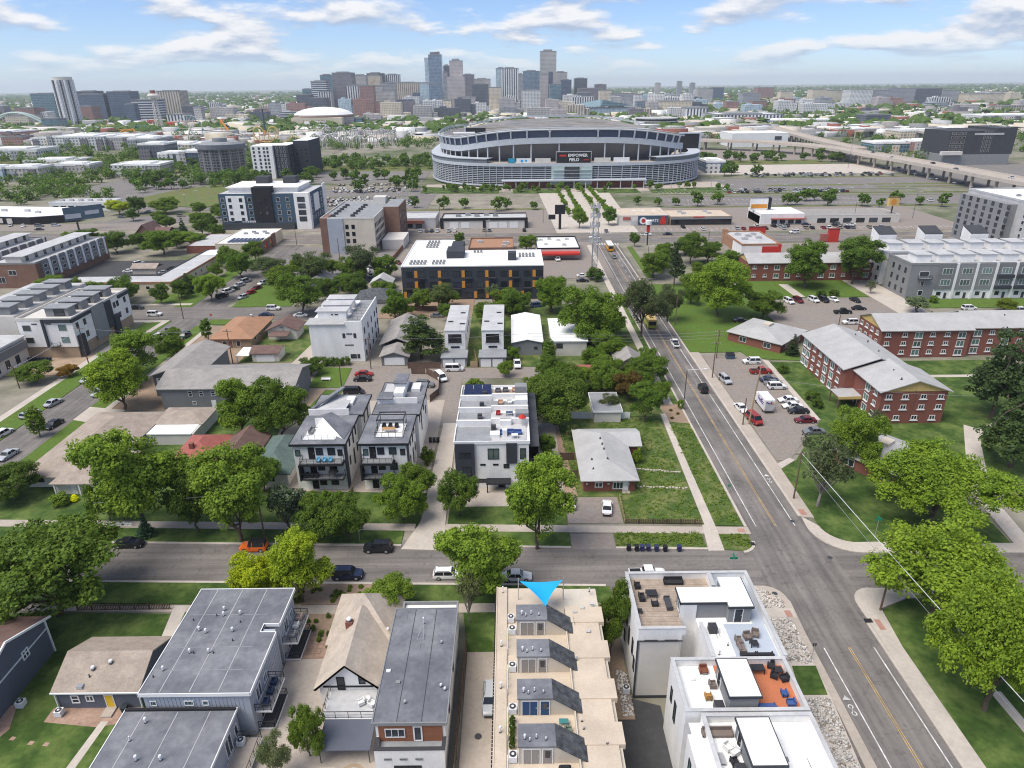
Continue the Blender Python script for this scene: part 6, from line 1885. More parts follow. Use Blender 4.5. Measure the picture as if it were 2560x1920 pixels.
# observation tower
t = thing('observation_tower', 'slim lattice observation tower with round cabin in the amusement park', 'tower', (-596,1240,0))
for i in range(10):
 s_ = 7 - i*.35
 b = MB()
 z0, z1 = i*5.6, i*5.6 + 5.6
 for a_ in range(4):
  p = (-596 + s_*math.cos(a_*math.pi/2),1240 + s_*math.sin(a_*math.pi/2))
  q = (-596 + (s_ - .35)*math.cos(a_*math.pi/2),1240 + (s_ - .35)*math.sin(a_*math.pi/2))
  q2 = (-596 + (s_ - .35)*math.cos((a_ + 1)*math.pi/2),1240 + (s_ - .35)*math.sin((a_ + 1)*math.pi/2))
  b.tube((*p, z0),(*q, z1),.8, n=4).tube((*p, z0),(*q2, z1),.45, n=4)
 b.build('lattice', 'offwhite', t)
MB().tube((-596,1240,56),(-596,1240,60),8,9.5, n=18).tube((-596,1240,60),(-596,1240,63),9.5,7, n=18).build('cabin', 'offwhite', t)
MB().tube((-596,1240,63),(-596,1240,68),4.5, n=10).build('cabin_roof', 'brick', t)
# arena
t = thing('arena', 'round pink-walled arena with shallow white dome', 'arena', (-352,1390,0))
MB().tube((-352,1390,0),(-352,1390,23),55, n=40).build('drum', 'f_pink', t)
b = MB()
rings = [(55,23),(48,28),(34,32.5),(18,35),(2,36)]
for (r0, z0),(r1, z1) in zip(rings, rings[1:]):
 b.tube((-352,1390, z0),(-352,1390, z1), r0, r1, n=40)
b.build('dome', 'white_roof', t)
MB().tube((-352,1390,18.5),(-352,1390,21),56, n=40).build('band', 'brown_brick', t)
Bx(-398,-306,1332,1350,4,19).build('front_wall', 'cream', t)
lettering(t, 'BALL ARENA', (-352,1331.5,11),9, 'brick', bold=.1)
# white dome pavilion beyond the stadium
t = thing('dome_pavilion', 'small white dome beyond the stadium rim', 'pavilion', (*(228.4,1461.4),0))
dx, dy = (228.4,1461.4)
b = MB()
rings = [(13,0),(12.2,5),(10,9),(6,12),(1,13)]
for (r0, z0),(r1, z1) in zip(rings, rings[1:]):
 b.tube((dx, dy, z0),(dx, dy, z1), r0, r1, n=20)
b.build('dome', 'white_roof', t)
Bx(dx + 14, dx + 34, dy - 4, dy + 6,0,6).build('annex', 'white_roof', t)
# round dark office beyond stadium
dx, dy = (245.6,1214.0)
t = thing('office_building', 'rounded dark office with white floor bands behind the stadium', 'office building', (dx, dy, 0))
for k in range(4):
 MB().tube((dx, dy, k*4.6),(dx, dy, k*4.6 + 3.2),34, n=28).build('window_band', 'near_black', t)
 MB().tube((dx, dy, k*4.6 + 3.2),(dx, dy, k*4.6 + 4.6),35, n=28).build('floor_band', 'light_membrane', t)
# amusement rides
def ride(name, label, pts, r, mt, zposts=True, cat='ride', step=1):
 t = thing(name, label, cat, (pts[0][0], pts[0][1], 0))
 b = MB()
 for p, q in zip(pts, pts[1:]):
  b.tube(p, q, r, n=5)
 b.build('track', mt, t)
 if zposts:
  for p in pts[::step]:
   if p[2] > 2:
    MB().tube((p[0], p[1], 0), p, r*.7, n=4).build('post', mt, t)
 return t
bx0, by0 = (-245.1,889.3)
bx1, by1 = (-154.3,904.0)
pts = [(bx0 + (bx1 - bx0)*i/40, by0 + (by1 - by0)*i/40 + (i % 2)*2,9 + 9*abs(math.sin(i*.42 + .6))*(1 - i/70)) for i in range(41)]
ride('roller_coaster', 'white timber roller coaster with humps beyond the parking trees', pts, .8, 'offwhite')
pts = [(p[0] + 8, p[1] + 30, p[2]*1.25 + 3) for p in pts[::-1]]
ride('roller_coaster', 'taller rear run of pale roller coaster track', pts, .7, 'light_membrane')
fx, fy = (-438.5,998.4)
t = thing('ferris_wheel', 'pale ferris wheel in the amusement park', 'ferris wheel', (fx, fy, 0))
b = MB()
for k in range(24):
 a0_, a1_ = k*math.pi/12,(k + 1)*math.pi/12
 b.tube((fx + 17*math.cos(a0_), fy, 20 + 17*math.sin(a0_)),(fx + 17*math.cos(a1_), fy, 20 + 17*math.sin(a1_)),.5, n=4)
b.build('rim', 'offwhite', t)
for k in range(12):
 a0_ = k*math.pi/6
 MB().tube((fx, fy, 20),(fx + 17*math.cos(a0_), fy, 20 + 17*math.sin(a0_)),.3, n=4).build('spoke', 'offwhite', t)
 Bx(fx + 17*math.cos(a0_) - 1, fx + 17*math.cos(a0_) + 1, fy - 1, fy + 1,17.5 + 17*math.sin(a0_),19.5 + 17*math.sin(a0_)).build('gondola', 'teal_paint', t)
for s_ in (-8,8):
 MB().tube((fx + s_, fy, 0),(fx, fy, 20),.8, n=5).build('leg', 'offwhite', t)
x, y, h = -354.4,1052.4,38.2
t = thing('drop_tower', 'tall dark blue and yellow drop tower ride', 'ride', (x, y, 0))
MB().tube((x, y, 0),(x, y, 14),1.6, n=8).build('base_mast', 'orange_panel', t)
MB().tube((x, y, 14),(x, y, h + 4),1.5, n=8).build('mast', 'blue_siding', t)
sx, sy = (-400.5,1058.9)
ride('slide', 'long orange slide ride coming down from a tower', [(sx, sy, 2),(sx - 8, sy + 5,9),(sx - 17, sy + 10,19),(sx - 24, sy + 14,28)], 1.3, 'orange_panel')
yx, yy = (-350.1,996.8)
ride('loop_coaster', 'yellow looping coaster track', [(yx + 12*math.cos(i*.5) + i*1.6, yy, 11 + 10*math.sin(i*.5)) for i in range(26)], .8, 'yellow_panel', True, step=3)
for k, (zx, zy, c_) in enumerate(((1080,585, 'yellow_panel'),(1260,640, 'orange_panel'),(1480,520, 'red_paint'),(1640,560, 'red_paint'),(1380,600, 'teal_paint'))):
 px, py = [(-705.8,1280.0),(-600.9,1138.2),(-729.3,1476.5),(-632.0,1340.9),(-629.9,1235.1)][k]
 ride('park_ride', ['yellow twisted', 'orange twisted', 'red curved', 'second red curved', 'blue-green'][k] + ' ride in the amusement park trees', [(px + 14*math.cos(i*.7), py + 5*math.sin(i*.7),7 + 6*math.sin(i*1.1)) for i in range(14)], 1.0, c_, True, step=2)
# long white warehouse by the viaduct, dark office at right, riverside arch
x0, y0 = (291.9,803.6)
x1, y1 = (350.1,796.6)
t = block('warehouse', 'long white warehouse behind the viaduct with small sign', 'warehouse', x0*.9, x1*.94,850,900,15, 'white_trim', 'white_roof')
Bx(x1*.94 - 16, x1*.94 - 8,849.6,850,8,12).build('sign', 'dark_grey', t)
x0, y0 = (389.8,640.1)
x1, y1 = (449.1,634.3)
t = thing('office_building', 'black glass office block on a concrete base at right', 'office building', ((x0 + x1)/2, y0,0))
Bx(x0, x1, y0, y0 + 42,0,9).build('base_wall', 'mid_grey', t)
Bx(x0 + 2, x1 - 16, y0 + 1, y0 + 42,9,29).box(x1 - 16, x1 + 2, y0 + 1, y0 + 44,9,31).build('wall', 'dark_grey', t)
for k in range(5):
 for j in range(4):
  win(t, 'S', y0 + 1, x0 + 5 + j*3.4,11 + k*3.7,2.4,2.2, frame='offwhite', far=True)
 for j in range(3):
  win(t, 'S', y0 + 1, x1 - 26 + j*3,11 + k*3.7,1.4,2.6, frame='offwhite', far=True)
Bx(x0 - 4, x0 + 14, y0 - 4, y0,9,12).build('terrace', 'offwhite', t)
Bx(x0 + 24, x0 + 50, y0 + .7, y0 + 1,25.4,27).build('sign', 'light_membrane', t)
ax, ay = (-926.4,1376.3)
t = thing('arch_bridge', 'pale green steel arch bridge at the far left', 'bridge', (ax, ay, 0))
for dy in (-6,6):
 b = MB()
 for i in range(16):
  f0_, f1_ = i/16,(i + 1)/16
  b.tube((ax - 70 + 140*f0_, ay + dy, 32*math.sin(math.pi*f0_)),(ax - 70 + 140*f1_, ay + dy, 32*math.sin(math.pi*f1_)),1.8, n=5)
 b.build('arch', 'pale_glass', t)
Bx(ax - 90, ax + 90, ay - 7, ay + 7,6,8).build('deck', 'concrete', t)
for i in range(1,12):
 x = ax - 70 + 140*i/12
 MB().tube((x, ay - 6,8),(x, ay - 6,32*math.sin(math.pi*i/12)),.5, n=4).build('hanger', 'pale_glass', t)

# --- mid-left low apartment blocks
LEFTLOW = [
 ('pale apartment row with balconies among the far left trees', -575,-505,900,950,16, 'f_white'),('orange brick apartment block among the far left trees', -505,-462,905,950,15, 'f_tan'),('grey stepped apartment block among the far left trees', -460,-425,870,915,15, 'f_grey'),
 ('white low block at the left edge', -575,-510,775,815,11, 'f_white'),('tan brick office with arched windows at the left edge', -425,-398,600,622,10, 'f_tan'),('pale clapboard block at the left edge', -450,-426,596,620,10, 'f_pale'),('long cream roofed store at left', -470,-420,690,720,7, 'f_cream'),
 ('tan mission-roofed store at left', -412,-378,640,662,8, 'f_tan'),('tan brick block below the black apartment', -348,-306,622,650,9, 'f_tan'),('black apartment cube at left', -372,-346,720,750,19, 'f_dark'),('row of black and white townhouses at left', -344,-318,700,720,12, 'f_stripe'),('white and navy townhouses at left', -318,-290,690,712,14, 'f_navy'),
 ('white gabled block behind the black apartment', -400,-345,800,840,13, 'f_white'),('grey flat-roofed block behind the black apartment', -340,-300,790,820,10, 'f_grey'),('red brick works at the far left edge', -760,-700,1040,1080,16, 'f_red'),('white-roofed low hall at far left', -660,-560,1000,1040,9, 'f_white'),
 ('green-roofed store beyond the viaduct', 392,440,770,800,9, 'f_teal'),('brick store beyond the viaduct', 430,470,760,790,11, 'f_red'),('red-roofed pavilion beyond the viaduct', 480,520,1010,1050,9, 'f_red'),('long white hall beyond the car parks at right', 800,985,1230,1290,15, 'f_white'),
 ('long pale store before the far right trees', 520,600,960,1000,9, 'f_cream'),('low tan store right of the viaduct', 470,505,740,770,10, 'f_tan'),('long low white hall beyond the junction', 440,560,1250,1300,10, 'f_white'),('blue-grey shed beside the stadium right', 166,182,600,625,9, 'f_blue')]
for lb, x0, x1, y0, y1, h, wl in LEFTLOW:
 t = tower(lb, x0, x1, y0, h, wl, y1 - y0, 'white_roof', 'city_building', 'building')
 n_ = max(1, int((x1 - x0)/9))
 for k in range(0, n_, 2):
  a_ = x0 + (x1 - x0)*k/n_
  Bx(a_, a_ + (x1 - x0)/n_*R.uniform(.6,1.0), y0 - 1.4, y0,0, h*R.uniform(.75,1.1)).build('bay', R.choice(('f_tan', 'f_grey', 'f_white', 'f_cream', 'f_brown')), t)
 Bx(x0 + 1, x1 - 1, y0 + 1, y1 - 1, h, h + .4).build('roof', 'white_roof' if R.random() < .6 else 'light_membrane', t)

# mid-rise infill at the foot of the skyline and out along the horizon
for lb, gr, x0, x1, y0, y1, n, hm in (('mid-rise block crowded at the foot of the skyline', 'mid-rise blocks below the skyline', -620,470,1500,2500,80,30),('low block on the far left horizon', 'blocks on the left horizon', -1900,-600,1500,2700,55,20),('low block on the far right horizon', 'blocks on the right horizon', 430,2300,1500,3000,75,22)):
 for _ in range(n):
  x, y, w_ = R.uniform(x0, x1), R.uniform(y0, y1), R.uniform(22,60)
  h, d = hm*R.uniform(.5,1.5), R.uniform(20,40)
  Bx(x, x + w_, y, y + d, 0, h).box(x + w_*.2, x + w_*.45, y + d*.3, y + d*.7, h, h + 3).box(x + w_, x + w_*1.3, y + 3, y + d, 0, h*R.uniform(.4,.8)).build('city_block', R.choice(WALLC), label=lb, cat='building', group=gr)

# ================================================================ vegetation
leafmat('leaf', (.088,.160,.018),(.168,.258,.026),(.275,.360,.042))
leafmat('needle', (.042,.078,.026),(.066,.108,.032),(.095,.14,.042))
leafmat('dull_leaf', (.090,.128,.045),(.135,.170,.062),(.18,.205,.09))
leafmat('blossom_leaf', (.052,.102,.02),(.085,.145,.035),(.55,.55,.46))
def npmesh(name, V, F, mts, mi=None):
 me = bpy.data.meshes.new(name)
 k = F.shape[1]
 me.vertices.add(len(V))
 me.vertices.foreach_set('co', V.astype(np.float32).ravel())
 me.loops.add(F.size)
 me.loops.foreach_set('vertex_index', F.astype(np.int32).ravel())
 me.polygons.add(len(F))
 me.polygons.foreach_set('loop_start', np.arange(0, F.size, k, dtype=np.int32))
 if mi is not None:
  me.polygons.foreach_set('material_index', mi.astype(np.int32))
 for q in mts:
  me.materials.append(MATS[q])
 me.update()
 me.validate()
 return me
def leaves(rg, C, rc, n, size, flat=.75, up_=.5):
 """n kite-shaped leaf sprays round each clump centre in C (clump radius rc), facing outwards and up"""
 m = len(C)*n
 c = np.repeat(C, n, 0)
 d = rg.normal(size=(m, 3))
 d /= np.linalg.norm(d, axis=1)[:, None]
 rr_ = np.repeat(rc, n)*rg.uniform(.35,1.0, m) ** .6
 p = c + d*rr_[:, None]*np.array([1,1, flat])
 nrm = d*.8 + np.array([0,0, up_]) + rg.normal(size=(m, 3))*.45
 nrm /= np.linalg.norm(nrm, axis=1)[:, None]
 a = np.cross(nrm, rg.normal(size=(m, 3)))
 a /= np.linalg.norm(a, axis=1)[:, None]
 b = np.cross(nrm, a)
 s = size*rg.uniform(.6,1.35, m)[:, None]
 V = np.stack([p + a*s, p + b*s*.62, p - a*s*.8, p - b*s*.62], 1).reshape(-1,3)
 return V, np.arange(m*4).reshape(m, 4)
def shell(rg, lobes, n, lo=.62):
 """clump centres spread over the outer part of a union of ellipsoids"""
 w_ = np.array([l[3]*l[4] for l in lobes], float)
 out = []
 ids = rg.choice(len(lobes), n, p=w_/w_.sum())
 for i in ids:
  cx, cy, cz, rx, ry, rz = lobes[i]
  d = rg.normal(size=3)
  d /= np.linalg.norm(d)
  if d[2] < -.8:
   d[2] *= -.6
  f = rg.uniform(lo, 1.0)
  out.append((cx + d[0]*rx*f, cy + d[1]*ry*f, cz + d[2]*rz*f))
 return np.array(out)
def trunk(rg, h, r, limbs, tips, mt):
 b = MB()
 pts = [Vector((0,0,0))]
 for i in range(1,5):
  pts.append(Vector((rg.normal()*.12*i, rg.normal()*.12*i, h*i/4)))
 for i in range(4):
  b.tube(pts[i], pts[i + 1], r*(1 - .16*i), r*(1 - .16*(i + 1)), n=7)
 for k in range(limbs):
  q = tips[rg.integers(len(tips))]
  s_ = pts[2 + k % 3]
  mid = (s_ + Vector(q))/2 + Vector((rg.normal()*.3, rg.normal()*.3,.3))
  b.tube(s_, mid, r*.42, r*.25, n=5).tube(mid, q, r*.25, r*.07, n=5)
 return b.mesh('trunk', mt)
PROTO = {}
def proto(kind, seed, Hn, Rn, lobes, ncl, lpc, leaf, crad, mt='leaf', bark='bark', th=.35, tr=.24, limbs=10, flat=.75, up_=.5, lo=.62):
 rg = np.random.default_rng(seed)
 C = shell(rg, lobes, ncl, lo)
 V, F = leaves(rg, C, rg.uniform(crad*.6, crad*1.3, ncl), lpc, leaf, flat, up_)
 zs = V[:, 2]
 cm = npmesh('crown', V, F, [mt])
 tm = trunk(rg, Hn*th, tr, limbs, C, bark)
 PROTO.setdefault(kind, []).append((cm, tm, Hn, Rn))
def blobs(seed, cx, cz, R_, Rz, n, sr, spread):
 rg = np.random.default_rng(seed)
 L_ = [(0,0, cz, R_*.6, R_*.6, Rz*.95)]
 for i in range(n):
  a = 2*math.pi*i/n + rg.uniform(-.4,.4)
  f = rg.uniform(.4, spread*1.12)
  s_ = sr*rg.uniform(.5,1.2)
  L_.append((math.cos(a)*R_*f, math.sin(a)*R_*f, cz + rg.uniform(-.45,.6)*Rz, s_, s_, s_*.8))
 return L_
for s_ in (1,2,3):
 proto('round', s_, 10,5, blobs(s_, 0,5.3,4.7,4.4,13,1.75,.78),400,80,.155,.78, th=.25)
 proto('spread', 10 + s_, 11,7, blobs(10 + s_, 0,5.9,6.5,4.1,18,2.1,.86),520,76,.16,.92, flat=.55, up_=.8, th=.3, tr=.34, limbs=12)
 proto('oval', 20 + s_, 12,4.2, blobs(20 + s_, 0,6.2,4.0,5.5,14,1.6,.78),410,80,.155,.76, th=.24)
 proto('far', 30 + s_, 9,4.4, blobs(30 + s_, 0,4.9,4.2,3.9,5,2.0,.6),66,14,.64,1.0, limbs=3, th=.25)
for s_ in (1,2):
 rg_ = np.random.default_rng(s_)
 proto('pine', 40 + s_, 14,4.6, [(rg_.uniform(-1,1), rg_.uniform(-1,1),4 + i*1.7,4.4 - i*.52,4.4 - i*.52,1.0) for i in range(6)], 230,40,.24,.85, 'needle', th=.8, tr=.3, limbs=22, flat=.6, up_=.7)
 proto('spruce', 50 + s_, 8,2.6, [(0,0,.8 + i*.95,2.55 - i*.33,2.55 - i*.33,.5) for i in range(8)], 190,34,.17,.45, 'needle', th=.9, tr=.14, limbs=0, flat=.5, up_=.6)
 proto('column', 60 + s_, 8,1.5, [(0,0,4.2,1.35,1.35,3.8)], 110,40,.18,.5, 'leaf', th=.4, tr=.12, limbs=3)
 proto('bush', 70 + s_, 2,1.3, [(0,0,.95,1.15,1.15,.9)], 55,36,.12,.32, 'leaf', th=.3, tr=.06, limbs=3)
 proto('sparse', 80 + s_, 10,4.6, blobs(80 + s_, 0,6.4,4.4,3.2,8,1.6,.85),120,26,.2,.7, 'dull_leaf', 'pale_bark', limbs=40, tr=.26)
 proto('dull', 90 + s_, 12,5, blobs(90 + s_, 0,6.8,4.8,4.8,10,2.0,.78),350,66,.15,.92, 'dull_leaf', limbs=14, th=.4, tr=.3)
 proto('blossom', 100 + s_, 7,3, blobs(100 + s_, 0,4.4,2.8,2.2,6,1.2,.7),130,36,.19,.6, 'blossom_leaf')
_tc = [0]
def tree(kind, label, x, y, h, r, tint=(1,1,1), group=None, name=None, seed=None, cat='tree', z=0):
 P = PROTO[kind]
 _tc[0] += 1
 cm, tm, Hn, Rn = P[(_tc[0] if seed is None else seed) % len(P)]
 h, r = max(h, .6), max(r, .4)
 nm = name or {'pine': 'pine_tree', 'spruce': 'spruce_tree', 'column': 'columnar_tree', 'bush': 'shrub'}.get(kind, 'leafy_tree')
 t = link(nm, None, None, (x, y, z), R.uniform(0,6.28))
 t.empty_display_size = .2
 t.scale = (.94*r/Rn, .94*r/Rn, h/Hn)
 tag(t, label, 'shrub' if kind == 'bush' and cat == 'tree' else cat, group)
 c = link('crown', cm, t)
 k = R.uniform(.9,1.1)
 c.color = (tint[0]*k, tint[1]*k, tint[2]*k, 1)
 link('trunk', tm, t)
 return t
BR, YG, YL, DK, PU, GR, BL, OL = (1.25,1.25,1.0),(1.9,1.65,.7),(2.5,1.95,.4),(.62,.68,.7),(.95,.42,.75),(.95,.9,1.2),(.85,1.1,1.8),(1.15,1.0,.8)
TREES = [
 ('round', 'huge dark green street tree at the left frame edge', -66.2,77.3,17.2,10.8,(.85,.9,.85)),
 ('oval', 'tall bright green tree before the long pale house', -63.2,97.3,23.4,8.2, BR),
 ('round', 'dark tree between the bright tall ones behind the pavement, left', -54.2,97.2,13.4,4.8, DK),
 ('oval', 'tall bright green street tree above the orange jeep', -46.0,94.5,18.5,7.0, BR),
 ('round', 'bright yellow street tree near the grey townhouse', -37.6,79.2,9.4,4.5, YL),
 ('oval', 'yellow-green street tree beside the bright yellow one', -31.4,79.6,14.2,4.6, YG),
 ('blossom', 'white flowering tree before the balcony townhouse', -38.3,96.9,10.4,3.8,(1,1,1)),
 ('round', 'dark rounded street tree nearest the flowering one', -32.7,94.9,8.3,4.3,(.75,.8,.8)),
 ('round', 'dark rounded street tree by the black sport wagon', -27.4,94.1,9.2,4.1,(.75,.8,.8)),
 ('round', 'green tree at the corner of the concrete drive', -17.4,106.5,9.1,3.6,(.9,.9,.8)),
 ('round', 'brighter tree on the lawn beside the concrete drive', -19.3,100.0,9.5,4.3,(1.05,1.1,.9)),
 ('round', 'dense dark lawn tree before the charcoal-bay row', -9.5,101.2,9.7,3.8,(.72,.78,.8)),
 ('oval', 'big bright green tree before the solar panel row', 3.8,91.7,18.4,5.7, BR),
 ('oval', 'bright street tree hiding the parked white cars', -5.3,80.7,14.6,6.1, BR),
 ('sparse', 'small grey-twigged tree by the tan terrace corner', -6.4,75.0,9.6,2.5,(1.1,1.0,.95)),
 ('round', 'low light green tree behind the cottage', -18.4,77.5,6.8,4.0,(1.2,1.2,1.0)),
 ('oval', 'dark leafy tree between the tan terrace and white corner townhouse', 12.7,68.3,13.3,2.4,(.7,.72,.65)),
 ('spread', 'broad honey locust beside the avenue corner at right', 59.5,75.4,17.4,10.9,(1.35,1.3,.9)),
 ('spread', 'honey locust with visible grey trunk in the right foreground', 56.8,59.3,20.8,7.6,(1.35,1.3,.9)),
 ('sparse', 'half-bare grey tree by the avenue pole', 54.7,102.9,15.6,5.8,(.9,.9,.9)),
 ('round', 'bright crown rising behind the half-bare tree', 66.7,116.4,13.4,5.5, BR),
 ('spread', 'broad bright tree covering the pale-roofed brick house', 72.1,97.6,15.5,10.8,(1.3,1.3,.9)),
 ('pine', 'big dark pine beside the brick apartment house', 107.9,136.9,21.8,7.8,(1,1,1)),
 ('pine', 'nearer dark pine at the right frame edge', 97.9,115.8,18.7,6.8,(1.1,1.1,.9)),
 ('spruce', 'dark conical evergreen at the yellow gable corner', 83.9,141.7,7.2,2.3,(.8,.85,.8)),
 ('spruce', 'dark conical evergreen beside the brick office', 78.4,177.1,6.5,2.3,(.8,.85,.8)),
 ('bush', 'round hedge bush at the apartment lawn head', 71.1,164.6,2.6,1.8,(.7,.75,.7)),
 ('bush', 'largest round bush by the apartment porch', 71.8,147.6,2.7,2.1,(.6,.65,.65)),
 ('bush', 'small round bush nearest the apartment porch', 71.6,143.6,2.4,1.5,(.6,.65,.65)),
 ('sparse', 'grey small tree under the yellow gable wall', 79.8,133.2,4.7,2.3,(.9,.95,1.0)),
 ('round', 'wide dark tree behind the solar panel row', 9.5,136.1,12.9,7.6,(.72,.75,.68)),
 ('round', 'green tree behind the low grey garage', 22.7,152.7,8.7,4.2,(1.0,1.05,1.0)),
 ('round', 'purple-leaved tree behind the low grey garage', 27.8,148.0,8.0,3.9, PU),
 ('oval', 'dense green tree by the avenue planting bed', 29.8,136.9,10.5,3.5,(.85,.95,.95)),
 ('round', 'green tree at the avenue kerb behind the dense one', 35.4,147.1,6.0,2.7,(.95,1.0,.9)),
 ('round', 'tree nearest the gabled garage by the avenue', 35.9,165.0,7.5,3.7,(.95,1.05,.9)),
 ('round', 'pale green tree left of the gabled garage', 23.2,165.3,4.2,3.1,(1.1,1.15,1.0)),
 ('dull', 'small grey-green tree before the low grey garage', 22.6,141.4,5.5,2.5,(.9,.9,.8)),
 ('oval', 'small tree at the side of the brick bungalow yard', 6.8,121.0,6.5,2.1,(.9,1.0,.8)),
 ('dull', 'thin shrub tree behind the brick bungalow corner', 13.1,129.0,3.9,1.5,(.9,.9,.7)),
 ('bush', 'bright bush against the bungalow side wall', 25.0,119.1,3.7,1.2,(1.3,1.3,.8)),
 ('bush', 'clipped green bush below the street lamp', 39.4,143.8,2.7,0.9,(1.0,1.1,.8)),
 ('spruce', 'small dark spruce behind the alley sheds', 15.0,164.6,2.9,1.0,(.9,.9,.9)),
 ('round', 'very large round tree left of the avenue', 23.1,187.2,18.8,9.6,(.92,.98,.8)),
 ('dull', 'grey-green elm overhanging the avenue', 39.3,194.2,19.6,6.9,(.9,.92,.85)),
 ('dull', 'drooping grey-green tree beyond the elm', 50.0,207.6,13.3,4.6,(.85,.85,.85)),
 ('round', 'green tree beside the charcoal apartment block', 13.2,219.0,13.1,5.8,(1.0,1.05,.85)),
 ('round', 'huge bright tree on the lawn right of the avenue', 67.1,212.0,20.8,10.1,(1.3,1.3,.95)),
 ('round', 'dark tree behind the huge bright lawn tree', 76.1,283.7,15.1,6.7,(.7,.75,.8)),
 ('pine', 'dark narrow conifer right of the avenue', 61.8,250.9,17.0,3.7,(1.0,1.0,1.0)),
 ('round', 'low dark tree by the fast-food car park', 89.3,301.0,6.2,4.5,(.8,.85,.85)),
 ('round', 'street tree on the grass strip by the boulevard crossing', 58.2,318.4,7.9,2.6,(.75,.9,.85)),
 ('bush', 'dark bush round the lattice mast foot', 32.8,259.0,5.4,4.1,(.6,.7,.7)),
 ('oval', 'tall lawn tree before the two-storey brick house, left', 108.3,244.5,20.0,8.4,(.85,.95,.8)),
 ('oval', 'tall lawn tree before the two-storey brick house, right', 128.4,249.4,19.3,8.6,(.75,.85,.8)),
 ('sparse', 'small grey tree beside the grey townhouse drive', 129.2,236.5,5.5,2.5,(.9,.9,.9)),
 ('round', 'tree by the car park left of the brick office', 81.1,209.0,9.9,6.4,(.85,.9,.8)),
 ('blossom', 'white flowering tree behind the brick apartment roof', 133.2,213.8,5.9,5.0,(1.1,1.1,1)),
 ('round', 'olive tree by the grey townhouse lawn', 162.5,214.2,5.1,3.7, OL),
 ('bush', 'small round tree at the grey townhouse corner', 145.2,224.8,2.8,1.9,(.9,1,.9)),
 ('bush', 'dark bush by the far brick house path, left', 110.7,234.5,2.5,2.1,(.6,.7,.7)),
 ('bush', 'dark bush by the far brick house path, right', 115.3,234.4,2.6,2.1,(.6,.7,.7)),
 ('oval', 'bright yellow-green tree beside the grey shuttered house', -92.4,146.5,16.5,7.2,(1.45,1.4,.8)),
 ('oval', 'smaller bright tree behind the yellow-green one', -99.8,167.9,14.1,5.9,(1.1,1.15,.85)),
 ('round', 'dark tree before the grey shuttered house, right', -50.1,131.6,14.7,6.6,(.85,.92,.75)),
 ('oval', 'bright tree before the grey shuttered house, left', -59.2,132.8,15.2,5.6,(1.15,1.2,.85)),
 ('round', 'low green tree under the left townhouse', -124.9,163.9,6.1,5.0,(.8,.85,.7)),
 ('round', 'reddish shrub tree by the left townhouse drive', -118.0,167.4,3.6,2.7,(2.0,.75,.9)),
 ('round', 'dark round tree behind the white and black townhouses', -135.6,232.3,10.5,5.3,(.7,.8,.75)),
 ('round', 'dark tree before the tan L-shaped building', -124.0,233.0,8.6,3.5,(.65,.75,.75)),
 ('spruce', 'narrow dark evergreen at the tan building corner', -120.6,246.6,7.7,2.9,(.8,.9,1.0)),
 ('round', 'bright tree behind the left townhouse pavilions', -174.1,252.3,6.1,5.3,(1.1,1.15,.85)),
 ('round', 'bright green street tree by the parked cars on the left avenue', -107.5,236.1,12.0,5.7,(1.25,1.3,.85)),
 ('round', 'tree beside the cream mural building', -108.3,268.2,11.8,5.8,(.85,1.0,.7)),
 ('dull', 'grey-green tree right of the mural building', -93.6,263.2,10.0,7.4,(.95,1.05,.8)),
 ('dull', 'taller grey-green tree by the hotel', -74.8,252.7,15.0,7.7,(.95,1.05,.75)),
 ('oval', 'large dark green tree at the left corner house', -70.2,220.2,14.8,7.2,(.85,.95,.7)),
 ('dull', 'grey tree before the brown hotel', -58.5,263.2,15.2,7.1,(.85,.9,.9)),
 ('spruce', 'dark cone tree by the tan building lawn', -121.5,249.1,7.2,2.9,(.7,.8,.9)),
 ('column', 'dark columnar juniper by the orange-roofed house', -92.2,194.8,7.0,1.8,(.7,.8,.6)),
 ('oval', 'tree beside the big white townhouse block', -37.5,209.9,12.4,4.1,(.85,.95,.75)),
 ('pine', 'big spreading evergreen behind the alley garages', -25.2,177.4,13.3,7.3,(1.25,1.2,.8)),
 ('dull', 'willow-like tree before the charcoal block', -24.4,220.8,10.4,5.2,(1.05,1.1,.75)),
 ('round', 'round tree behind the modern grey roofs', -0.3,221.0,7.9,6.9,(.9,.95,.7)),
 ('blossom', 'flowering tree before the charcoal block', -6.2,229.0,7.7,2.9,(1,1.05,.9)),
 ('round', 'bright tree right of the charcoal block', 13.6,218.4,13.5,4.9,(1.0,1.1,.8)),
 ('round', 'small tree beside the alley pickup', 0.4,175.9,4.1,2.0,(.9,1,.7)),
 ('round', 'small bright tree at the alley end', -1.7,164.3,5.0,2.2,(1.1,1.15,.8)),
 ('column', 'slim tree behind the white-roofed house', 10.3,174.2,6.7,2.0,(.8,.9,.7)),
 ('round', 'dark tree by the white van alley', -53.3,167.1,4.6,4.0,(.6,.7,.55)),
 ('round', 'dark wide shrub tree at the left edge by the pale house', -93.1,108.0,8.4,5.1,(.62,.68,.62)),
 ('round', 'dark green lawn tree before the pale house', -71.2,100.6,10.2,3.4,(.75,.85,.75)),
 ('column', 'narrow columnar street tree on the left avenue', -104.3,133.2,7.4,1.9,(1.0,1.05,.8)),
 ('spruce', 'blue spruce in red mulch beside the pavement', -62.8,96.3,4.3,1.8,(1.5,1.9,3.0)),
 ('bush', 'yellow flowering shrub in the pale house garden', -81.4,107.2,1.4,0.8,(6,4,.3)),
 ('bush', 'green shrub beside the yellow flowering one', -83.4,106.3,2.5,2.1,(1.2,1.2,.9)),
 ('round', 'dark low tree between the red-roofed and green-roofed houses', -47.0,109.9,9.6,3.7,(.8,.88,.7)),
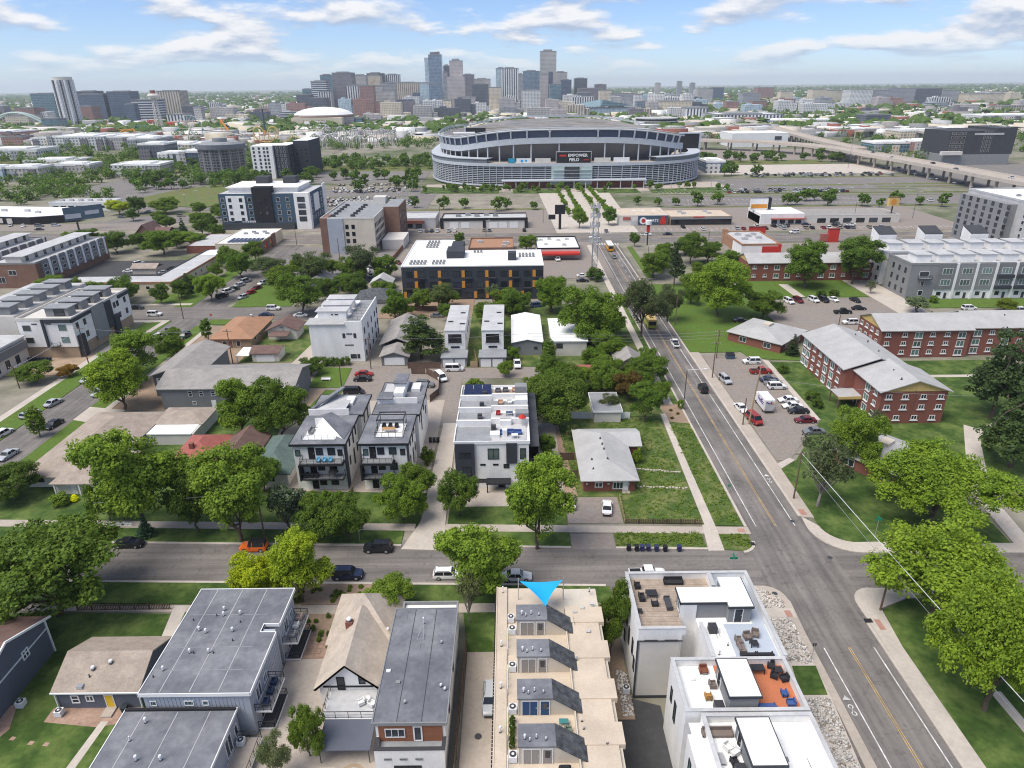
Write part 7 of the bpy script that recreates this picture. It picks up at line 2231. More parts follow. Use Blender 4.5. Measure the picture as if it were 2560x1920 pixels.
 ('dull', 'small grey-leaved tree at the bottom by the drive', -26.4,51.3,7.3,1.7,(1.6,1.5,1.5)),
 ('round', 'small pine-green tree by the cottage patio', -23.5,54.1,7.8,2.2,(.95,.95,.9)),
 ('sparse', 'twiggy tree beside the cottage front', -18.5,76.9,5.8,2.2,(1.0,1.05,.9)),
 ('bush', 'dark evergreen by the alley bins', -17.2,119.4,4.1,1.7,(.7,.75,.7)),
 ('bush', 'round garden bush at the front lawn, left', -37.0,106.9,2.0,1.0,(1.1,1.15,.8)),
 ('bush', 'round garden bush at the front lawn, middle', -34.4,106.6,2.1,1.4,(1.0,1.1,.8)),
 ('bush', 'round garden bush at the front lawn, right', -32.1,106.8,2.0,1.0,(1.0,1.1,.8)),
 ('bush', 'bright shrub before the pergola townhouse, left', -25.3,106.2,1.6,0.7,(1.5,1.5,.8)),
 ('bush', 'bright shrub before the pergola townhouse, right', -23.6,106.2,1.6,0.7,(1.5,1.5,.8)),
 ('bush', 'climbing shrub beside the solar panel row', -9.0,155.0,3.7,2.8,(.9,.95,.7)),
 ('round', 'street tree past the mural shop, boulevard side', 53.4,372.0,10.4,4.3,(.8,.95,.8)),
 ('round', 'street tree before the promenade at the crossing', 36.9,364.0,13.1,5.0,(1.0,1.1,.75)),
 ('round', 'dark tree by the pink-roofed shop', -24.4,324.9,6.9,2.6,(.8,.9,.75)),
 ('round', 'wide pale tree between the boulevard shops', 7.4,312.5,7.8,5.0,(1.1,1.15,.9)),
 ('round', 'yellow-green tree among the left commercial trees', -237.7,422.2,10.5,7.4, YL),
 ('round', 'dark tree beside the yellow-green commercial tree', -228.0,425.2,11.4,5.3,(.6,.7,.7)),
 ('oval', 'dark tree below the yellow-green commercial tree', -218.0,399.2,8.3,4.1,(.6,.75,.6)),
 ('round', 'pale green tree by the left car park slope', -210.8,424.2,11.1,9.6,(1.0,1.05,.85)),
 ('spruce', 'dark cone tree by the hotel hedge', -174.6,365.7,8.5,2.7,(.8,.9,.9)),
 ('round', 'hedge-like tree mass behind the mural building, left', -160.3,312.8,11.9,8.9,(.95,1.05,.7)),
 ('round', 'hedge-like tree mass behind the mural building, right', -154.4,329.8,8.5,7.4,(1.1,1.15,.75)),
 ('round', 'dark tree at the end of the brick and slate row', -183.5,315.9,11.2,6.9,(.75,.85,.7)),
 ('round', 'green tree by the blue billboard', -212.8,344.4,6.5,5.6,(.8,.9,.7)),
 ('round', 'grey-green tree beside the navy hotel', -162.6,373.4,10.2,4.4,(.8,.9,.8)),
]
for k, lb, x, y, h, r, ti in TREES:
 tree(k, lb, x, y, h, r, ti)
def extra(label, group, spots, h, r, tints, kind='round'):
 for x, y in spots:
  k = R.uniform(.75,1.25)
  tree(kind, label, x, y, h*k, r*k*R.uniform(.9,1.15), R.choice(tints), group)
GT = [(.7,.78,.7),(.9,.95,.8),(1.1,1.1,.85),(.8,.9,.65)]
extra('leafy tree in the block behind the bungalow and solar panel row', 'trees behind the bungalow', [(8,146),(13,150),(17,155),(24,158),(28,152),(31,158),(10,158),(5,149),(27,176),(24,186),(22,170),(30,182),(26,200),(31,196),(34,158)], 7.5,4, GT)
extra('leafy tree in the middle block by the hotel and corner houses', 'trees in the middle block', [(-84,246),(-66,236),(-60,246),(-56,238),(-62,262),(-72,270),(-84,268),(-50,262),(-46,238),(-36,214),(-30,222),(-20,210),(-8,208),(2,214),(-22,226)], 9,5, GT)
extra('leafy tree along the left avenue and side street', 'trees along the left avenue', [(-120,240),(-121,252),(-119,270),(-120,286),(-112,296),(-150,236),(-140,238),(-160,240),(-98,160),(-95,178)], 8,4.2, GT)
extra('leafy tree by the lawns right of the avenue', 'trees right of the avenue', [(56,262),(60,272),(64,284),(68,296),(74,262),(84,286),(62,226),(66,240),(76,252),(90,276),(78,300)], 9,4.6, GT)
extra('leafy tree in the left commercial block', 'trees in the left commercial block', [(-206,322),(-196,328),(-212,334),(-178,326),(-168,332),(-160,326),(-150,350),(-160,356),(-186,372),(-172,380),(-198,390),(-164,398),(-172,408),(-188,420)], 8,4.6, GT)
# flower bed plants, weeds along the avenue plot
for i in range(26):
 tree('bush', 'low dry plant in the dirt bed by the kerb', R.uniform(-33,-19), R.uniform(79.2,82.8), R.uniform(.3,.7), R.uniform(.25,.5),(1.1,1,.7), 'small plants in the dirt bed by the kerb', 'bed_plant')
for i in range(12):
 tree('bush', 'upright plant in the flagstone garden bed', R.choice((-29.6,-28.4,-27,-25.6)) + R.uniform(-.3,.3), R.uniform(70,76.4), R.uniform(.5,1.2), R.uniform(.25,.5),(.9,1,.7), 'plants in the flagstone garden', 'bed_plant')
for i, (x, y) in enumerate(((37,142.6),(38.2,140.8),(36.4,138.6))):
 tree('bush', 'dark dry shrub in the planting bed by the avenue', x, y, .6,.5,(.8,.55,.5), 'dry shrubs in the avenue planting bed', 'bed_plant')
rg = np.random.default_rng(9)
def weeds(name, label, spots, n, size, mt, spread, hmax):
 C = np.array([(R.uniform(x0, x1), R.uniform(y0, y1), z + R.uniform(0, hmax)) for x0, x1, y0, y1, z, k in spots for _ in range(k)])
 V, F = leaves(rg, C, rg.uniform(spread*.5, spread, len(C)), n, size, .5,.9)
 V[:, 2] = np.maximum(V[:, 2], .08)
 o = link(name, npmesh(name, V, F, [mt]))
 tag(o, label, None, None, 'stuff')
 return o
weeds('weeds', 'rough weeds over the empty corner plot', [(19.5,32.8,98.8,139,.1,900),(35,39.4,98,136,.1,420),(17.2,31.5,92,95.4,.15,300),(35,39.2,91.6,94.8,.1,90),(10.5,13,108,136,.1,80),(23.5,32,108,120,.1,120)], 9,.14, 'leaf', .45,.25)
# hedge by the white townhouses
t = thing('hedge', 'clipped dark hedge beside the big white townhouse block', 'hedge', (-48,173.4,0))
C = np.array([(R.uniform(-54,-44.5), R.uniform(172.4,174.6), R.uniform(.3,2.0)) for _ in range(150)])
V, F = leaves(rg, C - np.array([-48,173.4,0]), rg.uniform(.4,.6,150),34,.16,.8,.5)
V[:, 2] = np.maximum(V[:, 2], .02)
o = link('foliage', npmesh('foliage', V, F, ['leaf']), t)
o.color = (.6,.7,.55,1)
# rows and groves around the stadium
def row(label, group, pts, h, r, tint, kind='far', var=.25, name='street_tree'):
 for x, y in pts:
  k = R.uniform(1 - var, 1 + var)
  tree(kind, label, x, y, h*k, r*k, tint, group, name)
for i, x in enumerate((34,40.5,50.5,57)):
 row(['leftmost promenade row tree', 'inner left promenade row tree', 'inner right promenade row tree', 'rightmost promenade row tree'][i] + ' leading to the stadium', 'promenade tree row ' + 'abcd'[i], [(x, 400 + j*9) for j in range(12)], 4.6,2.0,(1.1,1.2,.8))
row('young tree on the lawns under the stadium wall', 'young trees under the stadium wall', [(R.uniform(-64,158), R.uniform(496,514)) for _ in range(56) ], 5.2,2.2,(.95,1.05,.75))
row('roadside tree between boulevard shops and stadium lots', 'roadside trees before the stadium lots', [(-78,434),(-60,436),(-41,428),(-28,432),(-8,420),(-2,426),(14,424),(80,438),(92,432),(103,434),(116,430),(130,436),(172,430),(178,432),(196,428),(215,424),(224,420),(240,432),(252,426),(262,420),(275,414),(190,446),(196,448),(202,447),(208,449)], 7.5,4,(.75,.88,.75))
def grove(label, group, polys, h, r, tint, kind='far'):
 for x0, x1, y0, y1, n in polys:
  row(label, group, [(R.uniform(x0, x1), R.uniform(y0, y1)) for _ in range(n)], h, r, tint, kind)
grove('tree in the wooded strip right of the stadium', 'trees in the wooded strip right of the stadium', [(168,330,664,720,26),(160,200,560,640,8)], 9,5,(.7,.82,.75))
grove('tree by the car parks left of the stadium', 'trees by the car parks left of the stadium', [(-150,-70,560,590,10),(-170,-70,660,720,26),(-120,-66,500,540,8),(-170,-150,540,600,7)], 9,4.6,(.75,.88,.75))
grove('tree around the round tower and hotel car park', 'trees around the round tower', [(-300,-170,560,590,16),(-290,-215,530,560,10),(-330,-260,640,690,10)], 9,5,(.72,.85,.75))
def canopy(name, label, polys, h, r, tint, seed):
 rg = np.random.default_rng(seed)
 C, rc = [], []
 for x0, x1, y0, y1, n in polys:
  for _ in range(n):
   x, y, k = rg.uniform(x0, x1), rg.uniform(y0, y1), rg.uniform(.6,1.25)
   for _ in range(9):
    d = rg.normal(size=3)
    d /= np.linalg.norm(d)
    C.append((x + d[0]*r*k*.6, y + d[1]*r*k*.6, h*k*(.55 + .33*d[2])))
    rc.append(r*k*.55)
 V, F = leaves(rg, np.array(C), np.array(rc),13, r*.17,.8,.6)
 V[:, 2] = np.maximum(V[:, 2], .15)
 o = link(name, npmesh(name, V, F, ['leaf']))
 o.color = rgba(tint)
 tag(o, label, None, None, 'stuff')
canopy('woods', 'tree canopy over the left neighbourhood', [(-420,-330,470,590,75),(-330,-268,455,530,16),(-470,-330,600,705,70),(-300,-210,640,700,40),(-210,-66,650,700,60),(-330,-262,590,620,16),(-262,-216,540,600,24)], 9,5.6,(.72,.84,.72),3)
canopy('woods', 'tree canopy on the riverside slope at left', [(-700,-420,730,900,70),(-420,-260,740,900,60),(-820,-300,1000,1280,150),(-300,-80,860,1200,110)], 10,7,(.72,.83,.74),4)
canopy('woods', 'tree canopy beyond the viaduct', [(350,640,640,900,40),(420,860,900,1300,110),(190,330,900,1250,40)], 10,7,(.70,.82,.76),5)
# far wooded plain and roofs that read as one mass
def faroff():
 rg = np.random.default_rng(21)
 Vs, Fs, n0 = [], [], 0
 C, rc = [], []
 for _ in range(9000):
  y = 1150 + 8600*rg.uniform() ** 1.7
  x = rg.uniform(-1,1)*y*.92
  if 1700 < y < 2700 and -650 < x < 450 and rg.uniform() < .8:
   continue
  s_ = rg.uniform(5,11)*(1 + y/6000)
  C.append((x, y, s_*.5))
  rc.append(s_)
 C, rc = np.array(C), np.array(rc)
 m, k = len(C),7
 c = np.repeat(C, k, 0)
 rr_ = np.repeat(rc, k)
 d = rg.normal(size=(m*k, 3))
 d /= np.linalg.norm(d, axis=1)[:, None]
 p = c + d*rr_[:, None]*np.array([.8,.8,.55])
 p[:, 2] = np.maximum(p[:, 2], .6)
 nrm = d + np.array([0,-.2,.5])
 nrm /= np.linalg.norm(nrm, axis=1)[:, None]
 a = np.cross(nrm, rg.normal(size=(m*k, 3)))
 a /= np.linalg.norm(a, axis=1)[:, None]
 b = np.cross(nrm, a)
 s_ = rr_[:, None]*rg.uniform(.45,.8,(m*k, 1))
 V = np.stack([p + a*s_, p + b*s_*.8, p - a*s_, p - b*s_*.8], 1).reshape(-1,3)
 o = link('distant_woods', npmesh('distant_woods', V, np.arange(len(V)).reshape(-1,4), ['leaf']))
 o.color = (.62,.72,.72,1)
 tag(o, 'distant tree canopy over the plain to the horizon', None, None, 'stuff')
faroff()
def farroofs():
 rg = np.random.default_rng(33)
 cols = ['offwhite', 'light_membrane', 'beige_wall', 'brick', 'grey_shingle', 'mid_grey', 'cream', 'white_roof']
 V, F, M = [], [], []
 for _ in range(7000):
  y = 1000 + 6500*rg.uniform() ** 2.1
  x = rg.uniform(-1,1)*y*.9
  if y < 1250 and -60 < x < 170:
   continue
  w_, d, h = rg.uniform(10,46), rg.uniform(10,34), rg.choice([4,5,7,9,13], p=[.3,.3,.2,.13,.07])
  o = len(V)
  V += [(x, y, 0),(x + w_, y, 0),(x + w_, y + d, 0),(x, y + d, 0),(x, y, h),(x + w_, y, h),(x + w_, y + d, h),(x, y + d, h)]
  F += [(o + 4, o + 5, o + 6, o + 7),(o, o + 1, o + 5, o + 4),(o + 1, o + 2, o + 6, o + 5),(o + 3, o, o + 4, o + 7)]
  a = rg.integers(len(cols))
  M += [rg.choice([0,1,7,4]), a, a, a]
 o = link('distant_houses', npmesh('distant_houses', np.array(V, float), np.array(F), cols, np.array(M)))
 tag(o, 'distant low roofs filling the plain below the skyline', None, None, 'stuff')
farroofs()

# ================================================================ vehicles
CARS = {}
def carspec(kind):
 if kind in CARS:
  return CARS[kind]
 # L, W, belt, top, hood end, cabin front/back at belt, roof front/back, nose height, tail height, deck
 D = {'sedan': (4.7,1.82,.88,1.42,1.05,-1.55,.45,-.85,.68,.80,.9), 'suv': (4.75,1.92,1.05,1.75,1.15,-2.2,.6,-1.95,.92,.98,1.05),
         'hatch': (4.2,1.78,.92,1.52,1.0,-1.85,.4,-1.4,.72,.85,.92), 'wagon': (4.8,1.85,.92,1.52,1.05,-2.2,.45,-1.9,.74,.86,.92),
         'pickup': (5.6,1.95,1.05,1.8,1.3,-.75,.75,-.5,.98,1.0,1.0), 'van': (5.0,1.98,1.15,1.95,1.75,-2.4,1.1,-2.3,.92,1.1,1.15),
         'jeep': (4.4,1.88,1.05,1.82,.85,-1.9,.6,-1.85,1.0,1.05,1.05)}[kind]
 L_, W_, belt, top, c1, c0, r1, r0, nose, tail, deck = D
 hl, hw = L_/2, W_/2
 st_ = [(hl, .78,.38, nose - .12),(hl - .12,.9,.3, nose - .02),(hl - .55,.97,.24, nose + .06),(c1 + .05,1.0,.22, belt),(0,1.0,.22, belt),(c0,1.0,.22, deck + .02),(-hl + .45,.97,.24, deck),(-hl + .1,.93,.3, deck - .06),(-hl, .84,.42, deck - .2)]
 if kind == 'pickup':
  st_ = st_[:5] + [(c0,1.0,.24, belt),(-hl + .2,.99,.28, belt),(-hl, .97,.34, belt - .05),(-hl - .01,.9,.4, belt - .1)]
 b = MB()
 for x, f, zb, zt in st_:
  w_ = hw*f
  zm = zb + (zt - zb)*.55
  b.v += [(x, -w_*.94, zb),(x, -w_, zm),(x, -w_*.93, zt - .03),(x, -w_*.78, zt),(x, w_*.78, zt),(x, w_*.93, zt - .03),(x, w_, zm),(x, w_*.94, zb)]
 for i in range(len(st_) - 1):
  for j in range(8):
   b.f.append((i*8 + j, i*8 + (j + 1) % 8, i*8 + 8 + (j + 1) % 8, i*8 + 8 + j)); b.m.append(0)
 n_ = len(st_) - 1
 b.f += [tuple(range(7,-1,-1)), tuple(n_*8 + j for j in range(8))]
 b.m += [0,0]
 b.box(-hl*.72, hl*.72,-hw*.8, hw*.8,.2,.3,1)
 for sx in (1,-1):
  b.box(hl - .02 if sx > 0 else -hl - .05, hl + .05 if sx > 0 else -hl + .02,-hw*.7, hw*.7,.36,.52,1)
 if kind == 'pickup':
  b.box(-hl + .12, c0 - .25,-hw*.78, hw*.78, belt - .02, belt + .012,1)
 body = b.mesh('body', ['paint', 'tyre'])
 body.polygons.foreach_set('use_smooth', [True]*len(body.polygons))
 body.set_sharp_from_angle(angle=rad(38))
 cb = MB()
 wb, wr = hw*.92, hw*.74
 cb.v += [(c1,-wb, belt - .02),(c1, wb, belt - .02),(c0, wb, belt - .02),(c0,-wb, belt - .02),(r1,-wr, top - .04),(r1, wr, top - .04),(r0, wr, top - .04),(r0,-wr, top - .04)]
 cb.f += [(0,1,5,4),(1,2,6,5),(2,3,7,6),(3,0,4,7)]
 cb.m += [0]*4
 glass = cb.mesh('window_band', 'car_glass')
 rf = Bx(r0 - .05, r1 + .06,-wr - .02, wr + .02, top - .05, top)
 for s_ in (-1,1):
  for (a0, a1) in ((c1, r1),(c0, r0),((c1 + c0)/2,(r1 + r0)/2)):
   rf.tube((a0, s_*(wb + .01), belt - .02),(a1, s_*(wr + .01), top - .03),.05, n=4)
 if kind in ('suv', 'wagon'):
  for s_ in (-1,1):
   rf.box(r0 + .2, r1 - .2, s_*wr*.9 - .03, s_*wr*.9 + .03, top, top + .05,1)
 if kind == 'jeep':
  rf = Bx(r0 - .05, r1 + .06,-wr - .02, wr + .02, top - .05, top, 1)
  for s_ in (-1,1):
   for (a0, a1) in ((c1, r1),(c0, r0),(0,0)):
    rf.tube((a0, s_*wb, belt),(a1, s_*wr, top),.05, n=4)
 roof = rf.mesh('roof', ['paint', 'tyre'])
 wr_ = .34 if kind in ('sedan', 'hatch', 'wagon') else .39
 wm = MB().tube((0,-.11,0),(0,.11,0), wr_, n=14).tube((0,-.125,0),(0,.125,0), wr_*.6, n=10, m=1).mesh('wheel', ['tyre', 'steel'])
 hm = Bx(-.05,.05,-.17,.17,-.07,.07).mesh('headlight', 'head_lamp')
 tm = Bx(-.04,.04,-.12,.12,-.12,.12).mesh('tail_light', 'tail_lamp')
 mm = Bx(-.08,.08,-.1,.1,-.07,.07).mesh('mirror', 'paint')
 parts = [('body', body, (0,0,0)),('window_band', glass, (0,0,0)),('roof', roof, (0,0,0))]
 for x in (hl*.62,-hl*.60):
  for s_ in (-1,1):
   parts.append(('wheel', wm, (x, s_*(hw - .1), wr_)))
 for s_ in (-1,1):
  parts += [('headlight', hm, (hl - .06, s_*hw*.66, nose - .2)),('tail_light', tm, (-hl + .03, s_*hw*.72, deck - .28)),('mirror', mm, (c1 - .25, s_*(hw + .06), belt + .06))]
 CARS[kind] = parts
 return parts
COLR = {'white': (.75,.75,.74), 'silver': (.42,.44,.46), 'grey': (.16,.17,.18), 'black': (.016,.017,.02), 'navy': (.02,.03,.07), 'red': (.30,.02,.02), 'maroon': (.14,.015,.025), 'orange': (.80,.16,.02), 'green': (.03,.06,.05), 'tan': (.30,.26,.2), 'blue': (.05,.11,.25)}
def car(kind, colr, label, p, head, group=None):
 t = link({'suv': 'sport_utility_car', 'hatch': 'hatchback_car', 'sedan': 'sedan_car', 'wagon': 'station_wagon', 'pickup': 'pickup_truck', 'van': 'van', 'jeep': 'off_road_car'}[kind], None, None, (p[0], p[1], .02), rad(head))
 t.empty_display_size = .2
 tag(t, label, 'van' if kind == 'van' else 'pickup' if kind == 'pickup' else 'car', group)
 for nm, me, loc in carspec(kind):
  o = link(nm, me, t, loc)
  o.color = rgba(COLR[colr])
 return t
VEH = [
 ('jeep', 'orange', 'bright orange jeep with black top parked at the far kerb', (-42.9,92.3),180),('suv', 'black', 'black sport wagon parked at the far kerb by the concrete drive', (-22.3,91.7),180),
 ('suv', 'navy', 'dark blue wagon with roof rails at the near kerb', (-25.9,85.1),0),('sedan', 'black', 'black sedan half hidden by the big left street tree', (-64.3,93.6),0),
 ('sedan', 'white', 'white sedan under the bright street tree, rear one', (.4,84.3),0),('wagon', 'white', 'white wagon at the near kerb left of the white sedan', (-10.2,84.9),0),('pickup', 'white', 'white pickup behind the plank deck townhouse', (20.6,84.4),0),
 ('sedan', 'white', 'white sedan parked on the bungalow driveway', (16.8,102.7),82),('sedan', 'white', 'white sedan at the driveway edge beside the big bright tree', (10.2,104.5),95),('suv', 'silver', 'silver car on the drive beside the tan terrace', (-3.1,61.2),-90),
 ('hatch', 'white', 'white hatchback at the left frame edge', (-112.8,134.2),80),('sedan', 'silver', 'silver sedan alone on the left avenue', (-111.4,149.8),78),('wagon', 'silver', 'silver wagon behind the columnar street tree', (-113.2,143.7),80),('sedan', 'black', 'black car beside the columnar street tree', (-104.2,138.2),-100),('suv', 'silver', 'silver wagon at the right kerb of the left avenue', (-103.1,155.4),-100),('sedan', 'silver', 'silver sedan by the lawn at the left edge', (-105.2,124.2),-98),
 ('hatch', 'grey', 'grey hatchback last of three at the left kerb', (-108.3,193.2),78),('wagon', 'white', 'white wagon middle of three at the left kerb', (-108.2,197.6),78),('sedan', 'grey', 'grey car first of three at the left kerb', (-107.6,203.2),78),('suv', 'green', 'dark green wagon at the right kerb of the left avenue', (-100.1,196.9),-100),('sedan', 'red', 'red car between the green wagon and black jeep', (-100.3,191.7),-100),('jeep', 'black', 'black jeep behind the red car on the left avenue', (-100.8,185.7),-100),('sedan', 'silver', 'silver car below the left townhouse pole', (-111.0,164.1),78),
 ('sedan', 'black', 'dark car on the cross street by the left lawn', (-130.0,227.4),0),('suv', 'white', 'white wagon driving the left cross street', (-120.1,219.6),0),
 ('suv', 'black', 'black car first of the left row under the bright street tree', (-105.5,240.7),60),('suv', 'white', 'white car second of the left row under the bright street tree', (-105.6,247.0),60),('sedan', 'green', 'dark car third of the left row under the street trees', (-104.7,250.1),60),('sedan', 'silver', 'silver car fourth of the left row under the street trees', (-104.6,255.9),60),('suv', 'silver', 'silver car at the head of the left row', (-104.2,261.5),60),
 ('hatch', 'silver', 'silver car first of the right row on the far avenue', (-97.4,239.1),-118),('sedan', 'red', 'red car second of the right row on the far avenue', (-96.6,244.6),-118),('sedan', 'maroon', 'dark car third of the right row on the far avenue', (-96.4,250.8),-118),('suv', 'white', 'pale car at the head of the right row', (-96.2,257.9),-118),('suv', 'white', 'white wagon on the cross street by the corner house', (-81.8,224.9),0),('sedan', 'navy', 'dark sedan behind the orange-roofed house', (-81.9,217.7),0),('sedan', 'white', 'white sedan behind the gabled house', (-70.2,217.1),0),
 ('sedan', 'red', 'red sedan behind the black one in the alley court', (-39.1,165.8),0),('sedan', 'black', 'black sedan in the alley court', (-38.8,162.4),180),('van', 'black', 'black people carrier in the alley court', (-39.3,154.1),0),('suv', 'grey', 'old grey wagon by the alley fence', (-22.1,158.2),-8),('van', 'white', 'small white van at the alley fence corner', (-18.5,162.7),-62),('van', 'white', 'white cargo van in the alley', (-15.4,168.6),0),('pickup', 'white', 'white pickup by the white-roofed house', (1.5,171.6),-88),('sedan', 'grey', 'grey car behind the big evergreen', (-24.5,215.0),0),
 ('suv', 'silver', 'silver wagon at the avenue edge of the apartment car park', (54.5,159.3),-80),('pickup', 'red', 'dark red pickup in the apartment car park', (65.4,164.6),0),('sedan', 'white', 'white car at the head of the apartment car park', (65.3,171.6),0),('sedan', 'navy', 'dark blue car rear of the close pair in the apartment car park', (65.7,159.2),0),('sedan', 'grey', 'grey car front of the close pair in the apartment car park', (66.0,156.9),0),('suv', 'white', 'white wagon beside the close pair in the apartment car park', (66.1,154.8),0),
 ('sedan', 'white', 'white long sedan beside the delivery truck', (65.9,147.0),180),('sedan', 'white', 'second white sedan beside the delivery truck', (65.7,143.7),180),('sedan', 'black', 'black sedan below the two white ones', (66.1,141.0),180),('sedan', 'maroon', 'maroon sedan in the apartment car park', (65.8,136.3),180),('sedan', 'grey', 'dark grey sedan last in the apartment car park', (65.5,130.9),180),('sedan', 'white', 'white car beside the leaning pole', (53.4,142.8),-80),('van', 'red', 'red people carrier at the foot of the leaning pole', (54.5,136.8),-80),('jeep', 'black', 'black jeep driving on the avenue', (47.4,153.9),90),
 ('pickup', 'white', 'white pickup driving up the avenue', (47.6,186.1),90),('sedan', 'grey', 'dark car behind the school bus', (45.4,295.6),-90),('sedan', 'grey', 'dark car crossing the boulevard', (49.5,353.7),90),('pickup', 'white', 'white pickup turning at the boulevard crossing', (41.6,337.2),170),('pickup', 'white', 'white pickup on the boulevard by the mural shop', (68.2,342.9),0),('sedan', 'black', 'black car on the boulevard by the mural shop', (79.2,344.2),180),
 ('suv', 'white', 'white car first in the row before the far brick house', (96.2,226.7),-78),('suv', 'maroon', 'maroon car second in the row before the far brick house', (99.7,227.7),-78),('suv', 'white', 'white car third in the row before the far brick house', (105.3,228.0),-78),('suv', 'black', 'black car fourth in the row before the far brick house', (108.7,227.9),-78),('sedan', 'white', 'white car fifth in the row before the far brick house', (112.4,228.6),-78),('sedan', 'black', 'black car alone in the far car park', (119.5,227.5),-78),('pickup', 'black', 'black pickup behind the brick office', (109.3,214.3),0),('sedan', 'black', 'black sedan beside the black pickup', (116.4,218.1),0),('suv', 'white', 'large white wagon behind the brick apartment house', (106.8,203.6),180),('suv', 'white', 'white car at the head of the front apartment car park by the bin', (65.3,171.6),180),('sedan', 'black', 'dark car left of the brick office', (73.2,206.5),0),('suv', 'white', 'white wagon on the drive before the grey townhouses', (152.5,216.8),0),('van', 'white', 'white van at the right edge behind the brick roof', (166.6,213.4),0),
 ('suv', 'white', 'white wagon before the strip mall on the boulevard', (143.7,345.4),180),('pickup', 'white', 'white pickup before the strip mall', (180.8,363.9),0),('suv', 'black', 'dark wagon before the strip mall corner shop', (146.5,362.0),60),('pickup', 'grey', 'dark pickup before the strip mall', (174.0,365.1),-30),('sedan', 'navy', 'dark blue car before the strip mall', (157.9,366.0),0),
 ('suv', 'white', 'white wagon at the back of the dark car park', (-161.8,292.5),55),('sedan', 'white', 'white sedan in the dark car park', (-159.3,279.3),0),('sedan', 'silver', 'silver car in the dark car park', (-143.4,276.6),30),('sedan', 'black', 'black car in the dark car park', (-142.7,283.3),30),
 ('hatch', 'silver', 'silver car at the left end before the dark fronted shop', (-281.2,387.3),-60),('hatch', 'white', 'white car third before the dark fronted shop', (-272.4,384.7),-60),('suv', 'grey', 'grey wagon before the dark fronted shop', (-263.4,384.8),0),('suv', 'silver', 'silver wagon beside the shop corner', (-254.7,385.8),0),('sedan', 'black', 'black car leaving the dark fronted shop', (-256.7,374.3),0),('sedan', 'grey', 'grey car on the road by the left trees', (-231.4,411.5),5),('sedan', 'silver', 'silver car on the road past the left trees', (-223.5,429.3),5),('suv', 'tan', 'tan car on the road by the navy hotel', (-196.5,412.8),5),
 ('sedan', 'silver', 'silver car behind the charcoal block fence, first', (-55.7,299.1),0),('sedan', 'maroon', 'maroon car beside the charcoal block fence', (-48.6,289.5),-60),('suv', 'white', 'white car by the pink-roofed shop', (20.3,292.2),-80),('sedan', 'white', 'white car beside the lattice mast', (28.4,264.3),0),('sedan', 'black', 'black car beside the lattice mast', (27.7,257.1),0),('suv', 'blue', 'blue covered car in the dirt yard', (9.0,225.1),20),('suv', 'black', 'dark wagon in the dirt yard before the charcoal block', (-32.2,224.3),90),
 ('suv', 'navy', 'dark blue car in the wooden stall at the right edge', (92.4,104.6),90),
]
for kd, cl, lb, p, hd in VEH:
 car(kd, cl, lb, p, hd)
# delivery truck
p = (59.2,141.1)
t = thing('delivery_truck', 'white delivery box truck in the apartment car park', 'truck', (p[0], p[1] + 3.2,0))
x, y = p[0], p[1]
Bx(x - 1.15, x + 1.15, y - .2, y + 5.0,.6,3.3).build('cargo_box', 'white_trim', t)
Bx(x - 1.05, x + 1.05, y + 5.0, y + 6.4,.5,2.6).build('cab', 'white_trim', t)
Bx(x - 1.0, x + 1.0, y + 6.41, y + 6.46,1.5,2.4).build('windscreen', 'car_glass', t)
Bx(x - 1.0, x + 1.0, y - .27, y - .2,.7,2.2).build('rear_door', 'light_membrane', t)
Bx(x - 1.12, x + 1.12, y - .5, y - .2,.45,.6).build('bumper', 'dark_metal', t)
for sx in (-1,1):
 for yy in (y + .9, y + 5.4):
  MB().tube((x + sx*.85, yy, .42),(x + sx*1.12, yy, .42),.42, n=12).build('wheel', 'tyre', t)
 Bx(x + sx*.95 - .1, x + sx*.95 + .1, y - .28, y - .22,.75,1.0).build('tail_light', 'tail_lamp', t)
mat('logo_purple', (.10,.03,.22), var=.05)
lettering(t, 'Fed', (x - .28, y - .3,2.6),.85, 'logo_purple', bold=.02)
lettering(t, 'Ex', (x + .62, y - .3,2.6),.85, 'orange_panel', bold=.02)
lettering(t, 'FedEx', (x - 1.17, y + 2.4,2.2),1.5, 'logo_purple', rz=-math.pi/2, bold=.02)
# buses
def bus(name, label, x, y, w_, l_, h_, m1, m2):
 t = thing(name, label, 'bus', (x, y, 0))
 Bx(x - w_/2, x + w_/2, y - l_/2, y + l_/2,.5, h_*.62).build('body', m1, t)
 Bx(x - w_/2 + .02, x + w_/2 - .02, y - l_/2 + .02, y + l_/2 - .02, h_*.62, h_*.84).build('window_band', 'car_glass', t)
 Bx(x - w_/2 - .01, x + w_/2 + .01, y - l_/2 - .01, y + l_/2 + .01, h_*.84, h_).build('roof', m2, t)
 Bx(x - w_*.4, x + w_*.4, y - l_/2 - .06, y - l_/2, h_*.45, h_*.83).build('rear_window', 'car_glass', t)
 for sx in (-1,1):
  for yy in (y - l_*.3, y + l_*.32):
   MB().tube((x + sx*(w_/2 - .25), yy, .5),(x + sx*(w_/2 + .02), yy, .5),.5, n=12).build('wheel', 'tyre', t)
  Bx(x + sx*w_*.42 - .12, x + sx*w_*.42 + .12, y - l_/2 - .07, y - l_/2,.9,1.2).build('tail_light', 'tail_lamp', t)
  Bx(x + sx*w_*.48 - .06, x + sx*w_*.48 + .06, y - l_/2 - .03, y - l_/2 + .1,.5, h_).build('corner_post', m1, t)
 return t
mat('bus_yellow', (.72,.33,.02), var=.04)
mat('bus_green', (.28,.34,.05), var=.06)
p = (45.7,307.8)
bus('school_bus', 'yellow school bus with white roof on the avenue', p[0], p[1] + 5,2.5,10,3.1, 'bus_yellow', 'white_trim')
p = (43.7,200.1)
